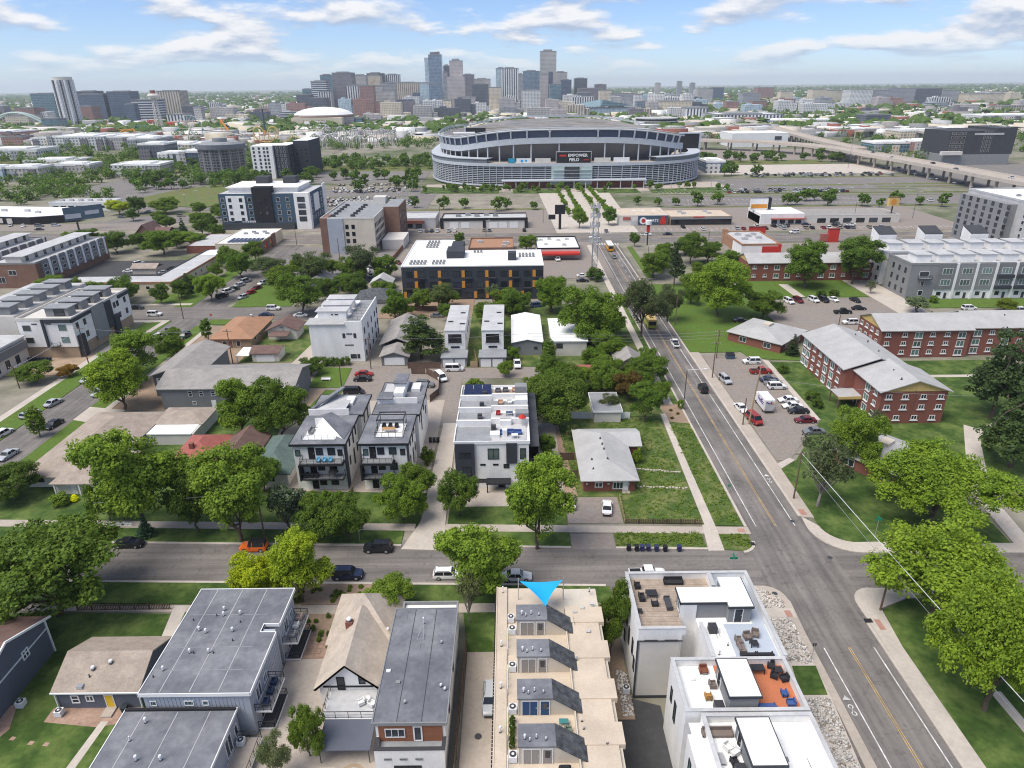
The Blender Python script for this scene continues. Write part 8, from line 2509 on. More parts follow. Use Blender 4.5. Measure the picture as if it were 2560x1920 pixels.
bus('city_bus', 'yellow-green city bus under the elm on the avenue', p[0], p[1] + 5.5,2.6,11,3.2, 'bus_green', 'yellow_panel')
# cars in the stadium lots: one small body each
sm = {}
def smallcar():
 b = MB()
 b.box(-2.25,2.25,-.88,.88,.3,.85).add([(1.1,-.8,.85),(1.1,.8,.85),(-1.7,.8,.85),(-1.7,-.8,.85),(.5,-.66,1.4),(.5,.66,1.4),(-1.2,.66,1.4),(-1.2,-.66,1.4)], [(0,1,5,4),(1,2,6,5),(2,3,7,6),(3,0,4,7)], 1).box(-1.2,.5,-.66,.66,1.38,1.44)
 for x in (1.4,-1.4):
  for s_ in (-.8,.8):
   b.tube((x, s_ - .1,.33),(x, s_ + .1,.33),.33, n=8, m=2)
 return b.mesh('parked_car', ['paint', 'car_glass', 'tyre'])
SMC = smallcar()
def lot(label, group, x0, x1, ys, p, dx=3.0):
 for y in ys:
  x = x0
  while x < x1:
   if R.random() < p:
    o = link('parked_car', SMC, None, (x + R.uniform(-.3,.3), y + R.uniform(-.4,.4),.12), rad(90 + R.choice((0,180)) + R.uniform(-3,3)))
    c_ = R.choice(('white', 'white', 'silver', 'silver', 'grey', 'black', 'black', 'navy', 'red', 'tan'))
    o.color = rgba(COLR[c_])
    tag(o, label, 'car', group)
   x += dx
lot('small car in the packed lot left of the stadium approach', 'cars in the left stadium lot', -142,-62,(446,452,461,467,476),.62)
lot('small car in the farther left lot under the trees', 'cars in the farther left lot', -132,-76,(508,514,524,545),.55)
lot('small car in the lot right of the stadium approach', 'cars in the right stadium lot', 152,236,(484,489,496),.62)
lot('small car in the lot before the pink paving', 'cars in the lot before the pink paving', 196,312,(572,578,586),.45)
lot('small car under the viaduct', 'cars under the viaduct', 326,342,(520,545,570,595,620),.6)
lot('small car in the hotel car park row', 'cars in the hotel car park', -59,-48,(268,275,283,291,300),.75)
for x, y in ((327,430),(335,470),(328,520),(334,560),(327,610),(333,655)):
 o = link('parked_car', SMC, None, (x, y, 10.05), rad(90))
 o.color = rgba(COLR[R.choice(('white', 'grey', 'black', 'red'))])
 tag(o, 'small car driving on the long viaduct', 'car', 'cars driving on the viaduct')
lot('small car parked before the boulevard shops', 'cars before the boulevard shops', 88,206,(356,362),.3)
lot('small car in the shop yard by the boulevard', 'cars in the shop yards', -50,10,(358,),.25)
lot('small car scattered in the wide lot far right', 'cars in the far right lot', 104,300,(440,460),.12,6)

# ================================================================ poles, lamps, wires, signs
def upole(label, x, y, h, arms=1, r=.16, mt='pole_wood', lean=0):
 t = thing('utility_pole', label, 'utility pole', (x, y, 0))
 MB().tube((x, y, 0),(x + lean, y, h), r, r*.7, n=8).build('shaft', mt, t)
 for k in range(arms):
  z = h - .6 - k*1.1
  Bx(x + lean - 1.2, x + lean + 1.2, y - .07, y + .07, z, z + .14).build('crossarm', mt, t)
  for s_ in (-1.05,-.5,.5,1.05):
   MB().tube((x + lean + s_, y, z + .14),(x + lean + s_, y, z + .34),.05, n=6).build('insulator', 'white_metal', t)
 return (x + lean, y, h - .4)
PT = {}
for k_, lb, a, arms in (
 ('a', 'wooden pole beside the left townhouse yard', (-113.5,169.7,13.1),1),('b', 'pole at the left street corner verge', (-108.9,216.0,9.6),0),('c', 'pole behind the orange-roofed house', (-77.3,175.2,10.1),1),('d', 'pole at the alley court by the white townhouses', (-38.2,170.7,9.0),1),
 ('e', 'dark pole at the edge of the apartment car park', (51.4,135.1,6.7),0),('f', 'pole on the grass by the right pavement', (51.4,105.5,10.0),1),('g', 'pole by the elm on the right pavement', (51.6,203.6,9.5),0),('h', 'pole with two crossarms behind the apartment car park', (56.8,175.5,8.3),2),
 ('i', 'dark pole on the verge before the flowering tree', (-41.7,94.2,10.8),0),('j', 'pole in the grass by the alley court', (-42.8,156.3,6.7),0),('k', 'pole at the shrubs of the left townhouse yard', (-126.4,159.9,6.2),1),('l', 'pole under the honey locust by the corner', (52.8,76.5,7.9),0),('m', 'short pole by the driveway of the brick office', (102.6,202.2,3.4),0),('n', 'slim pole behind the tan hotel parking', (-74.3,292.7,10.5),0),('o', 'pole by the mural building corner', (-103.2,328.1,11.3),0)):
 PT[k_] = upole(lb, *a, arms)
x, y, h = 52.8,135.4,13.9
PT['p'] = upole('tall wooden pole leaning over the apartment car park', x, y, h, 0,.2, 'fence_pale', .9)
PT['q'] = upole('tall pole pair member behind the avenue entrance', *(51.9,161.8,10.0),1)
def wire(label, a, b, sag=.6, n=10, r=.035, mt='steel'):
 bb = MB()
 P = []
 for i in range(n + 1):
  f = i/n
  P.append((a[0] + (b[0] - a[0])*f, a[1] + (b[1] - a[1])*f, a[2] + (b[2] - a[2])*f - sag*4*f*(1 - f)))
 for p, q in zip(P, P[1:]):
  bb.tube(p, q, r, n=4)
 bb.build('overhead_wire', mt, label=label, cat='wire')
f_ = PT['f']
wire('bright overhead wire running along the right pavement to the frame bottom', (f_[0], f_[1], f_[2]),(55.6,30,9.6),.5,14,.045, 'white_metal')
wire('lower overhead wire along the right pavement', (f_[0], f_[1], f_[2] - 1.2),(54.6,30,8.4),.7,14,.03)
wire('wire from the grass pole toward the leaning pole', f_, (PT['p'][0], PT['p'][1], PT['p'][2] - 1))
for k_, dz in enumerate((0,.9,1.8)):
 wire(['top', 'middle', 'lowest'][k_] + ' of three wires crossing the avenue behind the gabled garage', (PT['h'][0], PT['h'][1], PT['h'][2] - dz),(PT['d'][0] + 44, PT['d'][1] + 3,8.6 - dz),.8,12,.03)
wire('wire over the alley garages', (PT['d'][0], PT['d'][1], PT['d'][2]),(PT['d'][0] + 44, PT['d'][1] + 3,8.6),.6,10,.035)
wire('wire from the left yard pole to the frame edge', PT['a'], (PT['k'][0], PT['k'][1], PT['k'][2]),.6,10,.04, 'white_metal')
wire('wire from the left yard pole toward the grey house', PT['a'], PT['c'], .8)
wire('wire before the flowering tree', PT['i'], (-70,96,7),.6)
wire('wire across the yellow gable of the brick house', (PT['p'][0], PT['p'][1], PT['p'][2] - 2),(100,133,7.5),.8)
def lamp(label, x, y, h, ax=2.4, mt='dark_metal'):
 t = thing('street_lamp', label, 'street lamp', (x, y, 0))
 MB().tube((x, y, 0),(x, y, h),.12,.08, n=8).build('shaft', mt, t)
 MB().tube((x, y, h),(x + ax, y, h + .3),.06, n=6).build('arm', 'white_metal', t)
 Bx(x + ax - .1, x + ax + .6, y - .16, y + .16, h + .2, h + .36).build('lamp_head', 'white_metal', t)
x, y, h = 40.8,146.0,8.9
lamp('tall street lamp with long arm over the avenue', x, y, h, 4.0)
for i, a in enumerate(((223.8,382.6,14.2),(298.0,623.7,32.2),(96.7,331.6,4.4),(-12.3,345.1,7.9),(18.2,381.5,7.6),(-37.7,369.9,13.3),(57.7,282.8,7.8),(-200.3,387.3,4.5),(-316.8,579.9,5.6),(-258.1,539.4,8.2),(-280.3,541.1,5.3),(188.0,376.3,10.3))):
 lamp(['lamp by the yellow pole sign', 'tall mast lamp by the viaduct', 'lamp before the fast-food restaurant', 'lamp on the boulevard before the vacant shop', 'lamp on the promenade lot', 'dark pole lamp beside the vacant shop', 'lamp on the grass strip by the avenue', 'lamp on the road by the left hedge', 'lamp at the upper left car park', 'lamp in the upper left car park, right', 'lamp in the upper left car park, middle', 'lamp behind the strip mall'][i], *a, 1.6)
for x, y in [(x, y) for y in (440,458,478,505) for x in (-240,-205,-170,-135,-100,-70,110,145,180,215,250,290)]:
 t = thing('lot_lamp', 'tall lamp pole in the stadium lots', 'lamp post', (x, y, 0), 'lamp poles in the stadium lots')
 MB().tube((x, y, 0),(x, y, 9),.14,.1, n=6).build('shaft', 'steel', t)
 Bx(x - .9, x + .9, y - .15, y + .15,9,9.2).build('lamp_head', 'white_metal', t)
def sign(label, x, y, h, w_=.9, hh=.25, mt='sign_green', post='steel', two=True):
 t = thing('street_sign', label, 'street sign', (x, y, 0))
 MB().tube((x, y, 0),(x, y, h),.05, n=6).build('post', post, t)
 Bx(x - w_/2, x + w_/2, y - .03, y + .03, h - hh, h).build('sign_plate', mt, t)
 if two:
  Bx(x - .03, x + .03, y - w_/2, y + w_/2, h, h + hh).build('sign_plate', mt, t)
sign('green street name sign on the grass corner at right', *(60.0,93.0,4.3),1.1,.35)
sign('green street name sign behind the white corner townhouse', (34.0,85.2)[0], (34.0,85.2)[1], 3.0,1.2,.4)
sign('small dark sign post in the rock bed', *(39.2,67.5,2.9),.5,.5, 'dark_metal', two=False)
sign('small green sign post on the weedy verge', *(40.2,107.9,1.8),.4,.6, 'sign_green', two=False)
sign('pale small sign post before the dark rounded trees', *(-25.8,93.9,2.9),.4,.6, 'white_metal', two=False)
sign('stop sign at the left corner', *(-99.4,215.5,1.8),.7,.7, 'red_paint', two=False)
def polesign(name, label, x, y, h, w_, hh, mt, post='dark_metal', r=.35, d=.8):
 t = thing(name, label, 'sign', (x, y, 0))
 MB().tube((x, y, 0),(x, y, h - hh), r, n=8).build('post', post, t)
 o = Bx(x - w_/2, x + w_/2, y - d/2, y + d/2, h - hh, h).build('sign_box', mt, t)
 MB().parapet(x - w_/2 - .1, x + w_/2 + .1, y - d/2 - .1, y + d/2 + .1, h - .2, h + .1,.2).build('sign_frame', 'dark_metal', o)
 return t
x, y, h = 207.2,375.2,12.8
t = polesign('pole_sign', 'yellow fuel station sign on a tall pole', x, y, h, 5.6,4.6, 'yellow_panel', r=.4, d=2.0)
MB().tube((x - .4, y - 1.05, h - 2.3),(x - .4, y - 1.15, h - 2.3),1.5, n=14).build('sign_mark', 'orange_panel', t)
x, y, h = 136.8,381.3,12.3
t = polesign('billboard', 'double billboard with white and orange panels by the strip mall', x, y, h, 9.5,6.4, 'white_trim', 'steel', .6,1.2)
Bx(x - 4.4, x + 4.4, y - .68, y - .6, h - 5.6, h - 3.4).build('poster_band', 'orange_panel', t)
Bx(x + 4.9, x + 6.4, y - 1, y + 3, h - 6, h).build('side_panel', 'near_black', t)
x, y, h = 26.1,361.7,12.6
t = polesign('pole_sign', 'tall dark pole sign by the promenade', x, y, h, 5.4,4.6, 'near_black', 'near_black', .7,1)
Bx(x - 6, x - 2.4, y - .4, y + .4, h*.42, h*.42 + 2.4).build('lower_board', 'near_black', t)
x, y, h = 64.7,321.2,9.7
t = polesign('pole_sign', 'red and white sign on a dark pole by the crossing', x, y, h, 1.4,3.4, 'red_paint', 'near_black', .3)
MB().tube((x, y, h),(x, y, h + 1.8),1.4, n=12).build('sign_top', 'white_trim', t)
x, y, h = 120.1,332.5,6.0
t = polesign('pole_sign', 'red fast-food pole sign', x, y, h, 8,3.4, 'red_paint', 'white_metal', .4,1)
x, y, h = 153.7,324.4,6.2
t = polesign('pole_sign', 'large red sign pylon behind the tall lawn trees', x, y, h, 5,7.5, 'red_paint', 'red_paint', 1.0,1.6)
Bx(x - 6, x - 2, y - .6, y + .6, h - 6, h - 2.4).build('side_panel', 'red_shingle', t)
x, y = -231,374
t = thing('billboard', 'blue advertising billboard over the left commercial street', 'billboard', (x, y, 0))
MB().tube((x - 4, y, 0),(x - 4, y, 5),.5).build('post', 'dark_metal', t)
MB().slab([(x - 9, y - 2,12),(x + 9, y + 3.5,13.2),(x + 9, y + 4.5,13.2),(x - 9, y - 1,12)], 7).build('sign_board', 'blue_siding', t)
MB().slab([(x - 8.4, y - 2.1,8.6),(x - 1, y + .2,9.0),(x - 1, y + .35,9.0),(x - 8.4, y - 1.9,8.6)], 2.4).slab([(x + 1, y + .9,10),(x + 7.6, y + 2.9,10.5),(x + 7.6, y + 3.1,10.5),(x + 1, y + 1.1,10)], 2.0).build('poster_shape', 'pale_siding', t)
# lattice mast
t = thing('lattice_mast', 'tall lattice phone mast with antenna drums by the avenue', 'mast', (32.4,262,0))
for a_ in range(3):
 p = (32.4 + 1.3*math.cos(a_*2.094),262 + 1.3*math.sin(a_*2.094))
 MB().tube((*p, 0),(p[0], p[1], 29),.13, n=6).build('leg', 'steel', t)
for k in range(16):
 b = MB()
 for a_ in range(3):
  p = (32.4 + 1.3*math.cos(a_*2.094),262 + 1.3*math.sin(a_*2.094))
  q = (32.4 + 1.3*math.cos((a_ + 1)*2.094),262 + 1.3*math.sin((a_ + 1)*2.094))
  b.tube((*p, k*1.8),(*q, k*1.8 + 1.8),.06, n=4).tube((*p, k*1.8),(*q, k*1.8),.05, n=4)
 b.build('brace', 'steel', t)
for z in (27,23.5,20,14):
 for a_ in range(6):
  x_, y_ = 32.4 + 1.7*math.cos(a_*1.047),262 + 1.7*math.sin(a_*1.047)
  Bx(x_ - .2, x_ + .2, y_ - .12, y_ + .12, z, z + 1.9).build('antenna_panel', 'light_membrane', t)
 MB().tube((32.4,262, z + .4),(32.4,262, z + .5),1.7, n=10).build('platform', 'steel', t)

# ================================================================ fences
SL = {}
def fence(name, label, pts, h, mt, sw=.12, gap=.05, post=2.4, solid=False):
 t = thing(name, label, 'fence', (pts[0][0], pts[0][1], 0))
 k = (name, h, mt, sw)
 if k not in SL:
  SL[k] = (Bx(-sw/2, sw/2,-.015,.015,.08, h).mesh('slat', mt), Bx(-.06,.06,-.06,.06,0, h + .12).mesh('post', mt))
 for (x0, y0),(x1, y1) in zip(pts, pts[1:]):
  ln = math.hypot(x1 - x0, y1 - y0)
  a = math.atan2(y1 - y0, x1 - x0)
  for i in range(int(ln/post) + 1):
   f = min(1, i*post/ln)
   link('post', SL[k][1], t, (x0 + (x1 - x0)*f - pts[0][0], y0 + (y1 - y0)*f - pts[0][1], 0), a)
  b = MB()
  for z in (.25, h - .2):
   b.tube((x0, y0, z),(x1, y1, z),.04, n=4)
  b.build('rail', mt, t)
  for i in range(int(ln/(sw + gap))):
   f = (i + .5)*(sw + gap)/ln
   link('slat', SL[k][0], t, (x0 + (x1 - x0)*f - pts[0][0], y0 + (y1 - y0)*f - pts[0][1], 0), a)
 return t
fence('picket_fence', 'dark brown picket fence before the left lawn', [(-64,78.2),(-50.1,78.2)], 1.15, 'fence_wood', .14,.1,2.1)
fence('picket_fence', 'short dark picket fence piece right of the garden path', [(-47.2,78.2),(-43.4,78.1)], 1.15, 'fence_wood', .14,.1,2.1)
fence('board_fence', 'dark board fence between the narrow white house and the drive', [(-6.85,44),(-6.75,60),(-6.5,70)], 1.9, 'fence_wood', .34,.01,2.4)
fence('yard_fence', 'weathered low fence along the weedy plot front', [(19.4,98.4),(32.6,98)], 1.0, 'fence_wood', .18,.12,2.4)
fence('yard_fence', 'weathered fence beside the bungalow driveway', [(19.4,98.4),(19.6,106.6)], 1.0, 'fence_pale', .3,.5,2.4)
fence('white_fence', 'white board fence behind the weedy plot', [(10.4,139.2),(27,138.6)], 1.8, 'white_trim', .38,.01,2.6)
fence('alley_fence', 'curving dark fence round the alley yard', [(-26.6,166.6),(-22.6,166.3),(-18.7,161.4),(-18.1,152.9),(-20.0,148.5)], 1.9, 'fence_wood', .36,.01,2.6)
fence('white_picket', 'white picket fence before the pale house garden', [(-77.5,99.4),(-66.5,99)], .9, 'white_trim', .14,.12,2.4)
fence('board_fence', 'new timber fence right of the modern garages', [(-11.2,170.6),(-9.3,170.5),(-10.9,182.2)], 1.9, 'fence_pale', .36,.01,2.4)
fence('board_fence', 'dark fence before the big evergreen', [(-28.1,170.4),(-19.2,170.1)], 1.9, 'fence_wood', .36,.01,2.4)
fence('board_fence', 'timber fence before the charcoal block yard', [(-35.1,222.2),(-25.1,221.3)], 1.8, 'fence_wood', .45,.01,3)
fence('board_fence', 'red-brown fence beside the hotel car park', [(-52.0,284.0),(-50.2,326.6)], 2.0, 'wood_clad', .6,.01,3)
fence('board_fence', 'brown fence between bungalow and garden trees', [(9.6,113.5),(12.8,113.4)], 1.8, 'fence_wood', .36,.01,2.2)
fence('board_fence', 'second brown fence behind the bungalow side yard', [(9.6,120.4),(12.8,120.4)], 1.8, 'fence_wood', .36,.01,2.2)
fence('board_fence', 'timber fence beside the balcony townhouse steps', [(-30.6,104.6),(-30.0,109)], 1.7, 'fence_pale', .36,.01,2.2)
fence('board_fence', 'brown stall fence at the right frame edge', [(91.1,105.5),(90.3,102.2)], 1.8, 'fence_pale', .36,.01,2.2)

# ================================================================ rocks, flagstones, bins, furniture
def rocks():
 rg = np.random.default_rng(5)
 base = np.array([(1,0,0),(-1,0,0),(0,1,0),(0,-1,0),(0,0,.75),(0,0,-.5)], float)
 tri = np.array([(0,2,4),(2,1,4),(1,3,4),(3,0,4),(2,0,5),(1,2,5),(3,1,5),(0,3,5)])
 V, F, M, n = [], [], [], 0
 spots = []
 while len(spots) < 3600:
  x, y = rg.uniform(30.8,39.6), rg.uniform(43,81.6)
  xm = 37.4 + (y - 42)*.075 if y < 67 else 39.4
  if x > xm or (35.4 < x and 61.4 < y < 66.8) or 75 < y < 77.2 or (y > 78.5 and x > 40.5 - (y - 78.5)*1.2):
   continue
  spots.append((x, y))
 for i in range(260):
  spots.append((rg.uniform(13.0,14.4), rg.uniform(59,66)))
 for x, y in spots:
  s = rg.uniform(.10,.27)
  a = rg.uniform(0,6.28)
  v = base*s*rg.uniform(.7,1.2,(6,1))
  c, s2 = math.cos(a), math.sin(a)
  V.append(np.stack([v[:, 0]*c - v[:, 1]*s2 + x, v[:, 0]*s2 + v[:, 1]*c + y, v[:, 2] + .17], 1))
  F.append(tri + n)
  M += [rg.choice([0,1,2], p=[.55,.3,.15])]*8
  n += 6
 mat('rock_pale', (.62,.59,.54), var=.2)
 mat('rock_grey', (.38,.36,.34), var=.2)
 mat('rock_tan', (.30,.25,.20), var=.2)
 o = link('river_rocks', npmesh('river_rocks', np.concatenate(V), np.concatenate(F), ['rock_pale', 'rock_grey', 'rock_tan'], np.array(M)))
 tag(o, 'pale river rocks covering the bed beside the avenue', None, None, 'stuff')
rocks()
t = thing('flagstone_path', 'red flagstone garden path beside the cottage', 'path', (-28,71,.1))
for i in range(6):
 for j in range(5):
  x, y = -29.4 + i*.72 + R.uniform(-.08,.08),68.9 + j*.8 + R.uniform(-.08,.08)
  a, b_ = .3 + R.uniform(-.03,.05),.34 + R.uniform(-.03,.05)
  MB().prism([(x - a, y - b_*.8),(x + a*.9, y - b_),(x + a, y + b_*.9),(x - a*.9, y + b_)], .1,.175 + R.uniform(0,.02)).build('flagstone', 'flagstone', t)
for i in range(4):
 x, y = -61.5 + i*2.3 + R.uniform(-.3,.3),57.0 - i*.25 + R.uniform(-.5,.5)
 MB().prism([(x - .34, y - .22),(x + .3, y - .3),(x + .36, y + .16),(x - .2, y + .26)], .05,.15).build('stepping_stone', 'flagstone', label='flat red stepping stone in the lower left lawn', cat='stone', group='stepping stones in the lower left lawn')
def bin_(label, x, y, c, group=None, z=.02):
 t = thing('wheeled_bin', label, 'bin', (x, y, z), group)
 MB().add([(x - .26, y - .3,.1),(x + .26, y - .3,.1),(x + .26, y + .26,.1),(x - .26, y + .26,.1),(x - .32, y - .38,1.0),(x + .32, y - .38,1.0),(x + .32, y + .34,1.0),(x - .32, y + .34,1.0)], [(0,1,5,4),(1,2,6,5),(2,3,7,6),(3,0,4,7),(0,3,2,1)]).build('body', 'cloth', t, c)
 Bx(x - .34, x + .34, y - .42, y + .38,1.0,1.08).build('lid', 'cloth', t, tuple(q*.9 for q in c))
 for s_ in (-.28,.28):
  MB().tube((x + s_ - .04, y + .3,.13),(x + s_ + .04, y + .3,.13),.13, n=8).build('wheel', 'tyre', t)
for i, (zx, c_, lb) in enumerate(((1445,0, 'leftmost black'),(1508,0, 'second black'),(1550,1, 'first purple-blue'),(1597,1, 'second purple-blue'),(1662,1, 'third purple-blue'),(1725,0, 'third black'),(1835,1, 'rightmost blue'))):
 p = [(18.8,91.0),(20.1,90.9),(21.0,90.9),(22.0,90.9),(23.3,90.8),(24.7,90.7),(27.0,90.7)][i]
 bin_(lb + ' bin in the kerb row by the weedy verge', p[0], p[1], (.02,.02,.025) if c_ == 0 else (.035,.04,.11))
for i in range(3):
 bin_('dark bin beside the white rear townhouse wall', -17.6 + i*.8,128.6,(.03,.03,.035), 'bins by the rear townhouse wall')
for i in range(7):
 bin_('blue-black bin in the row under the left townhouse', -136.4 + i*1.05,178.8,(.025,.03,.06), 'bins under the left townhouse', .1)
bin_('dark bin beside the yellow door house', -47.8,60.4,(.03,.04,.045))
t = thing('dumpster', 'blue steel dumpster at the apartment car park head', 'dumpster', (60.4,175.4,0))
MB().prism([(59.4,174.6),(61.6,174.6),(61.6,176.2),(59.4,176.2)], .15,1.3).build('body', 'navy_steel' if 'navy_steel' in MATS else 'blue_siding', t)
MB().slab([(59.35,174.5,1.35),(61.65,174.5,1.35),(61.65,176.3,1.6),(59.35,176.3,1.6)], .08).build('lid', 'near_black', t)
def seat(label, x, y, z, c, rz=0, w_=.75, name='lounge_chair', back=True, mt='cloth', group=None, h=.42):
 t = thing(name, label, 'sofa' if w_ > 1.2 else 'chair', (x, y, z), group, rad(rz))
 OFF[t.name] = (0,0,0)
 a = w_/2
 Bx(-a, a, -.36,.36,.16, h).build('seat', mt, t, c)
 if back:
  Bx(-a, a, .3,.44, h - .06,.86).build('backrest', mt, t, c)
 for s_ in (-1,1):
  Bx(s_*a - .06, s_*a + .06,-.36,.4,.16,.62).build('armrest', mt, t, c)
  for yy in (-.3,.36):
   Bx(s_*a*.9 - .03, s_*a*.9 + .03, yy - .03, yy + .03,0,.16).build('leg', 'dark_metal', t)
 return t
def table(label, x, y, z, w_, d, h, c, mt='cloth', name='table'):
 t = thing(name, label, 'table', (x, y, z))
 Bx(x - w_/2, x + w_/2, y - d/2, y + d/2, z + h - .07, z + h).build('table_top', mt, t, c)
 for sx in (-1,1):
  for sy in (-1,1):
   Bx(x + sx*(w_/2 - .07) - .04, x + sx*(w_/2 - .07) + .04, y + sy*(d/2 - .07) - .04, y + sy*(d/2 - .07) + .04, z, z + h - .07).build('leg', mt, t, c)
 return t
BK, BRW, BLU, WHT, RDB = (.03,.03,.035),(.20,.16,.14),(.06,.11,.28),(.7,.7,.68),(.22,.08,.05)
dz = 10.06
seat('black lounge chair at the upper left of the plank deck', 16.0,70.2, dz, BK, 90)
seat('black lounge chair below the table on the plank deck', 16.2,68.0, dz, BK, 90,1.0)
table('black wicker table on the plank deck', 17.5,68.6, dz, 1.4,1.1,.6, BK)
seat('black ottoman before the wicker table', 17.6,66.9, dz, BK, 0,.7, 'ottoman', False)
seat('long dark bench on the plank deck', 19.3,66.9, dz, (.07,.07,.08),90,2.0, 'bench', False)
seat('black sofa at the rear of the plank deck', 20.8,70.9, dz, BK, 0,2.4, 'sofa')
table('small black side table at the left parapet of the plank deck', 15.5,65.6, dz, .6,.6,.45, BK)
for i, (x, y, rz_) in enumerate(((26.2,60.6,90),(27.4,61.2,10),(28.4,61.6,-20))):
 seat(['left brown armchair at the fire table', 'middle brown armchair at the fire table', 'right brown armchair at the fire table'][i], x, y, 10.02, BRW, rz_, .8)
seat('brown loveseat on the blue-grey deck', 26.2,59.4,10.02, BRW, 90,1.3, 'loveseat')
table('dark fire table on the blue-grey deck', 27.8,60.1,10.02,.9,.8,.5, BK)
seat('black wicker sofa against the orange deck parapet, left', 26.6,58.3,10.02, BK, 180,1.7, 'sofa')
seat('black wicker sofa against the orange deck parapet, right', 28.5,58.3,10.02, BK, 180,1.7, 'sofa')
seat('brown wooden armchair on the white part by the orange deck', 20.9,56.2, dz, RDB, 0,.8)
table('dark fire table on the orange deck', 26.7,56.2, dz, 1.8,.9,.7, BK)
seat('black chair at the orange deck parapet corner', 28.6,56.8, dz, BK, -20,.65)
seat('black chair below the parapet corner of the orange deck', 28.5,55.4, dz, BK, 60,.65)
seat('dark chair at the right parapet of the orange deck', 29.4,55.0, dz, BK, -80,.65)
table('round dark table among the chairs on the orange deck', 29.1,55.9, dz, .8,.8,.7, BK)
seat('blue cushioned chair beside the stair house on the orange deck', 25.8,53.4, dz, BLU, 90,.8)
seat('blue cushioned sofa at the front of the orange deck', 26.2,51.3, dz, BLU, 180,1.8, 'sofa')
seat('blue cushion stool alone on the orange deck', 28.7,53.0, dz, BLU, 0,.5, 'stool', False)
seat('blue chair by the white bench on the orange deck', 28.9,51.7, dz, BLU, -90,.7)
seat('grey deck chair on the white part by the stair house', 21.4,54.2, dz, BRW, 90,.7)
seat('wooden chair lying on the white part by the orange deck', 20.5,52.7, dz, (.38,.20,.06),180,.6)
seat('long dark slatted bench on the plain white roof', 20.2,48.2, dz, BRW, 0,3.0, 'bench')
seat('white folding chair on the plain white roof', 20.8,46.6, dz, WHT, 30,.6)
seat('second white chair on the plain white roof', 21.3,46.1, dz, WHT, -60,.6)
seat('dark chair lying on the plain white roof', 21.0,45.0, dz, BK, 100,.7)
table('low grey box table on the plain white roof', 19.8,45.4, dz, .6,1.2,.4,(.35,.35,.35))
# tan terrace decks
table('teal planter box on the blue-door deck', 5.1,51.4,8.02,1.0,.6,.5,(.05,.2,.2))
seat('green lounge chair on the blue-door deck', 5.5,50.2,8.02,(.16,.2,.15),90,.9)
seat('pale lounge chair at the blue-door deck rail', 5.7,49.0,8.02,(.5,.48,.42),90,.9)
table('dark grill table behind the bottom stair house', 1.2,50.1,8.02,1.0,.5,.8,(.04,.12,.13))
t = thing('covered_grill', 'black covered grill on the deck at the bottom edge', 'grill', (4.8,45.6,8))
MB().add([(4.1,45.2,8),(5.5,45.2,8),(5.5,46,8),(4.1,46,8),(4.2,45.3,9.0),(5.4,45.3,9.0),(5.4,45.9,9.0),(4.2,45.9,9.0),(4.4,45.5,9.25),(5.2,45.5,9.25),(5.2,45.8,9.25),(4.4,45.8,9.25)], [(0,1,5,4),(1,2,6,5),(2,3,7,6),(3,0,4,7),(4,5,9,8),(5,6,10,9),(6,7,11,10),(7,4,8,11),(8,9,10,11)]).build('cover', 'near_black', t)
for i in range(5):
 p = (-.35,51.6 - i*.75)
 t = tree('bush', 'potted plant in the row along the blue-door deck rail', p[0], p[1], 1.1,.36,(.5,.55,.5), 'potted plants along the blue-door deck', 'potted_plant', None, 'plant', 8.02)
# far townhouse roof items
table('timber table on the pergola deck', -23.4,114.4,10.1,2.4,1.0,.8,(.42,.24,.10))
for i in range(3):
 seat('black chair around the timber table on the pergola deck', -24.6 + i*1.2,116.2,10.1, BK, 0,.6, group='chairs on the pergola deck')
seat('grey lounge sofa on the balcony townhouse roof', -38.0,114.6,10.1,(.2,.2,.2),90,2.0, 'sofa')
for i, x in enumerate((-35.9,-34.8,-33.7)):
 seat('light blue chair on the upper balcony', x, 109.5,6.6,(.15,.45,.65),0,.55, group='light blue chairs on the upper balcony')
for i in range(3):
 seat('black chair on the middle balcony', -38.4 + i*.9,109.4,3.35, BK, 0,.55, group='black chairs on the middle balcony')
t = thing('patio_umbrella', 'closed black umbrella on the middle balcony', 'umbrella', (-33.4,109.4,3.35))
MB().tube((-33.4,109.4,3.35),(-33.4,109.4,5.4),.04).build('pole', 'steel', t)
MB().tube((-33.4,109.4,4.5),(-33.4,109.4,5.4),.95,.1, n=10).build('canopy', 'near_black', t)
for i, (x, y, c_) in enumerate(((-.6,113.6, BLU),(.9,113.4, BLU),(-2.0,113.4, BLU))):
 seat(['blue sofa middle of the front deck', 'blue sofa at the deck edge', 'round blue chair on the front deck'][i] + ' of the solar panel row', x, y, 9.86, c_, 0,1.6 if i < 2 else .8)
table('white table on the front deck of the solar panel row', .4,112.0,9.86,1.2,.9,.7, WHT)
t = thing('patio_umbrella', 'red patio umbrella on the stepped roof decks', 'umbrella', (1.9,117.0,9.9))
MB().tube((1.9,117.0,9.9),(1.9,117.0,12.2),.05).build('pole', 'steel', t)
MB().tube((1.9,117.0,11.6),(1.9,117.0,12.3),.8,.08, n=8).build('canopy', 'red_paint', t)
seat('red lounge chair on the second stepped deck, left', -2.8,121.6,9.9,(.33,.04,.04),0,.8)
seat('red lounge chair on the second stepped deck, right', 1.8,121.4,9.9,(.33,.05,.05),0,1.0)
table('dark table on the second stepped deck', -.6,121.4,9.9,1.4,.8,.7,(.05,.08,.14))
for i, (x, y) in enumerate(((-2.4,126.6),(-.6,126.8),(1.2,126.4))):
 seat(['left', 'middle', 'right'][i] + ' pale cushioned chair on the third stepped deck', x, y, 9.9,(.5,.32,.22) if i != 1 else WHT, 0,1.0)
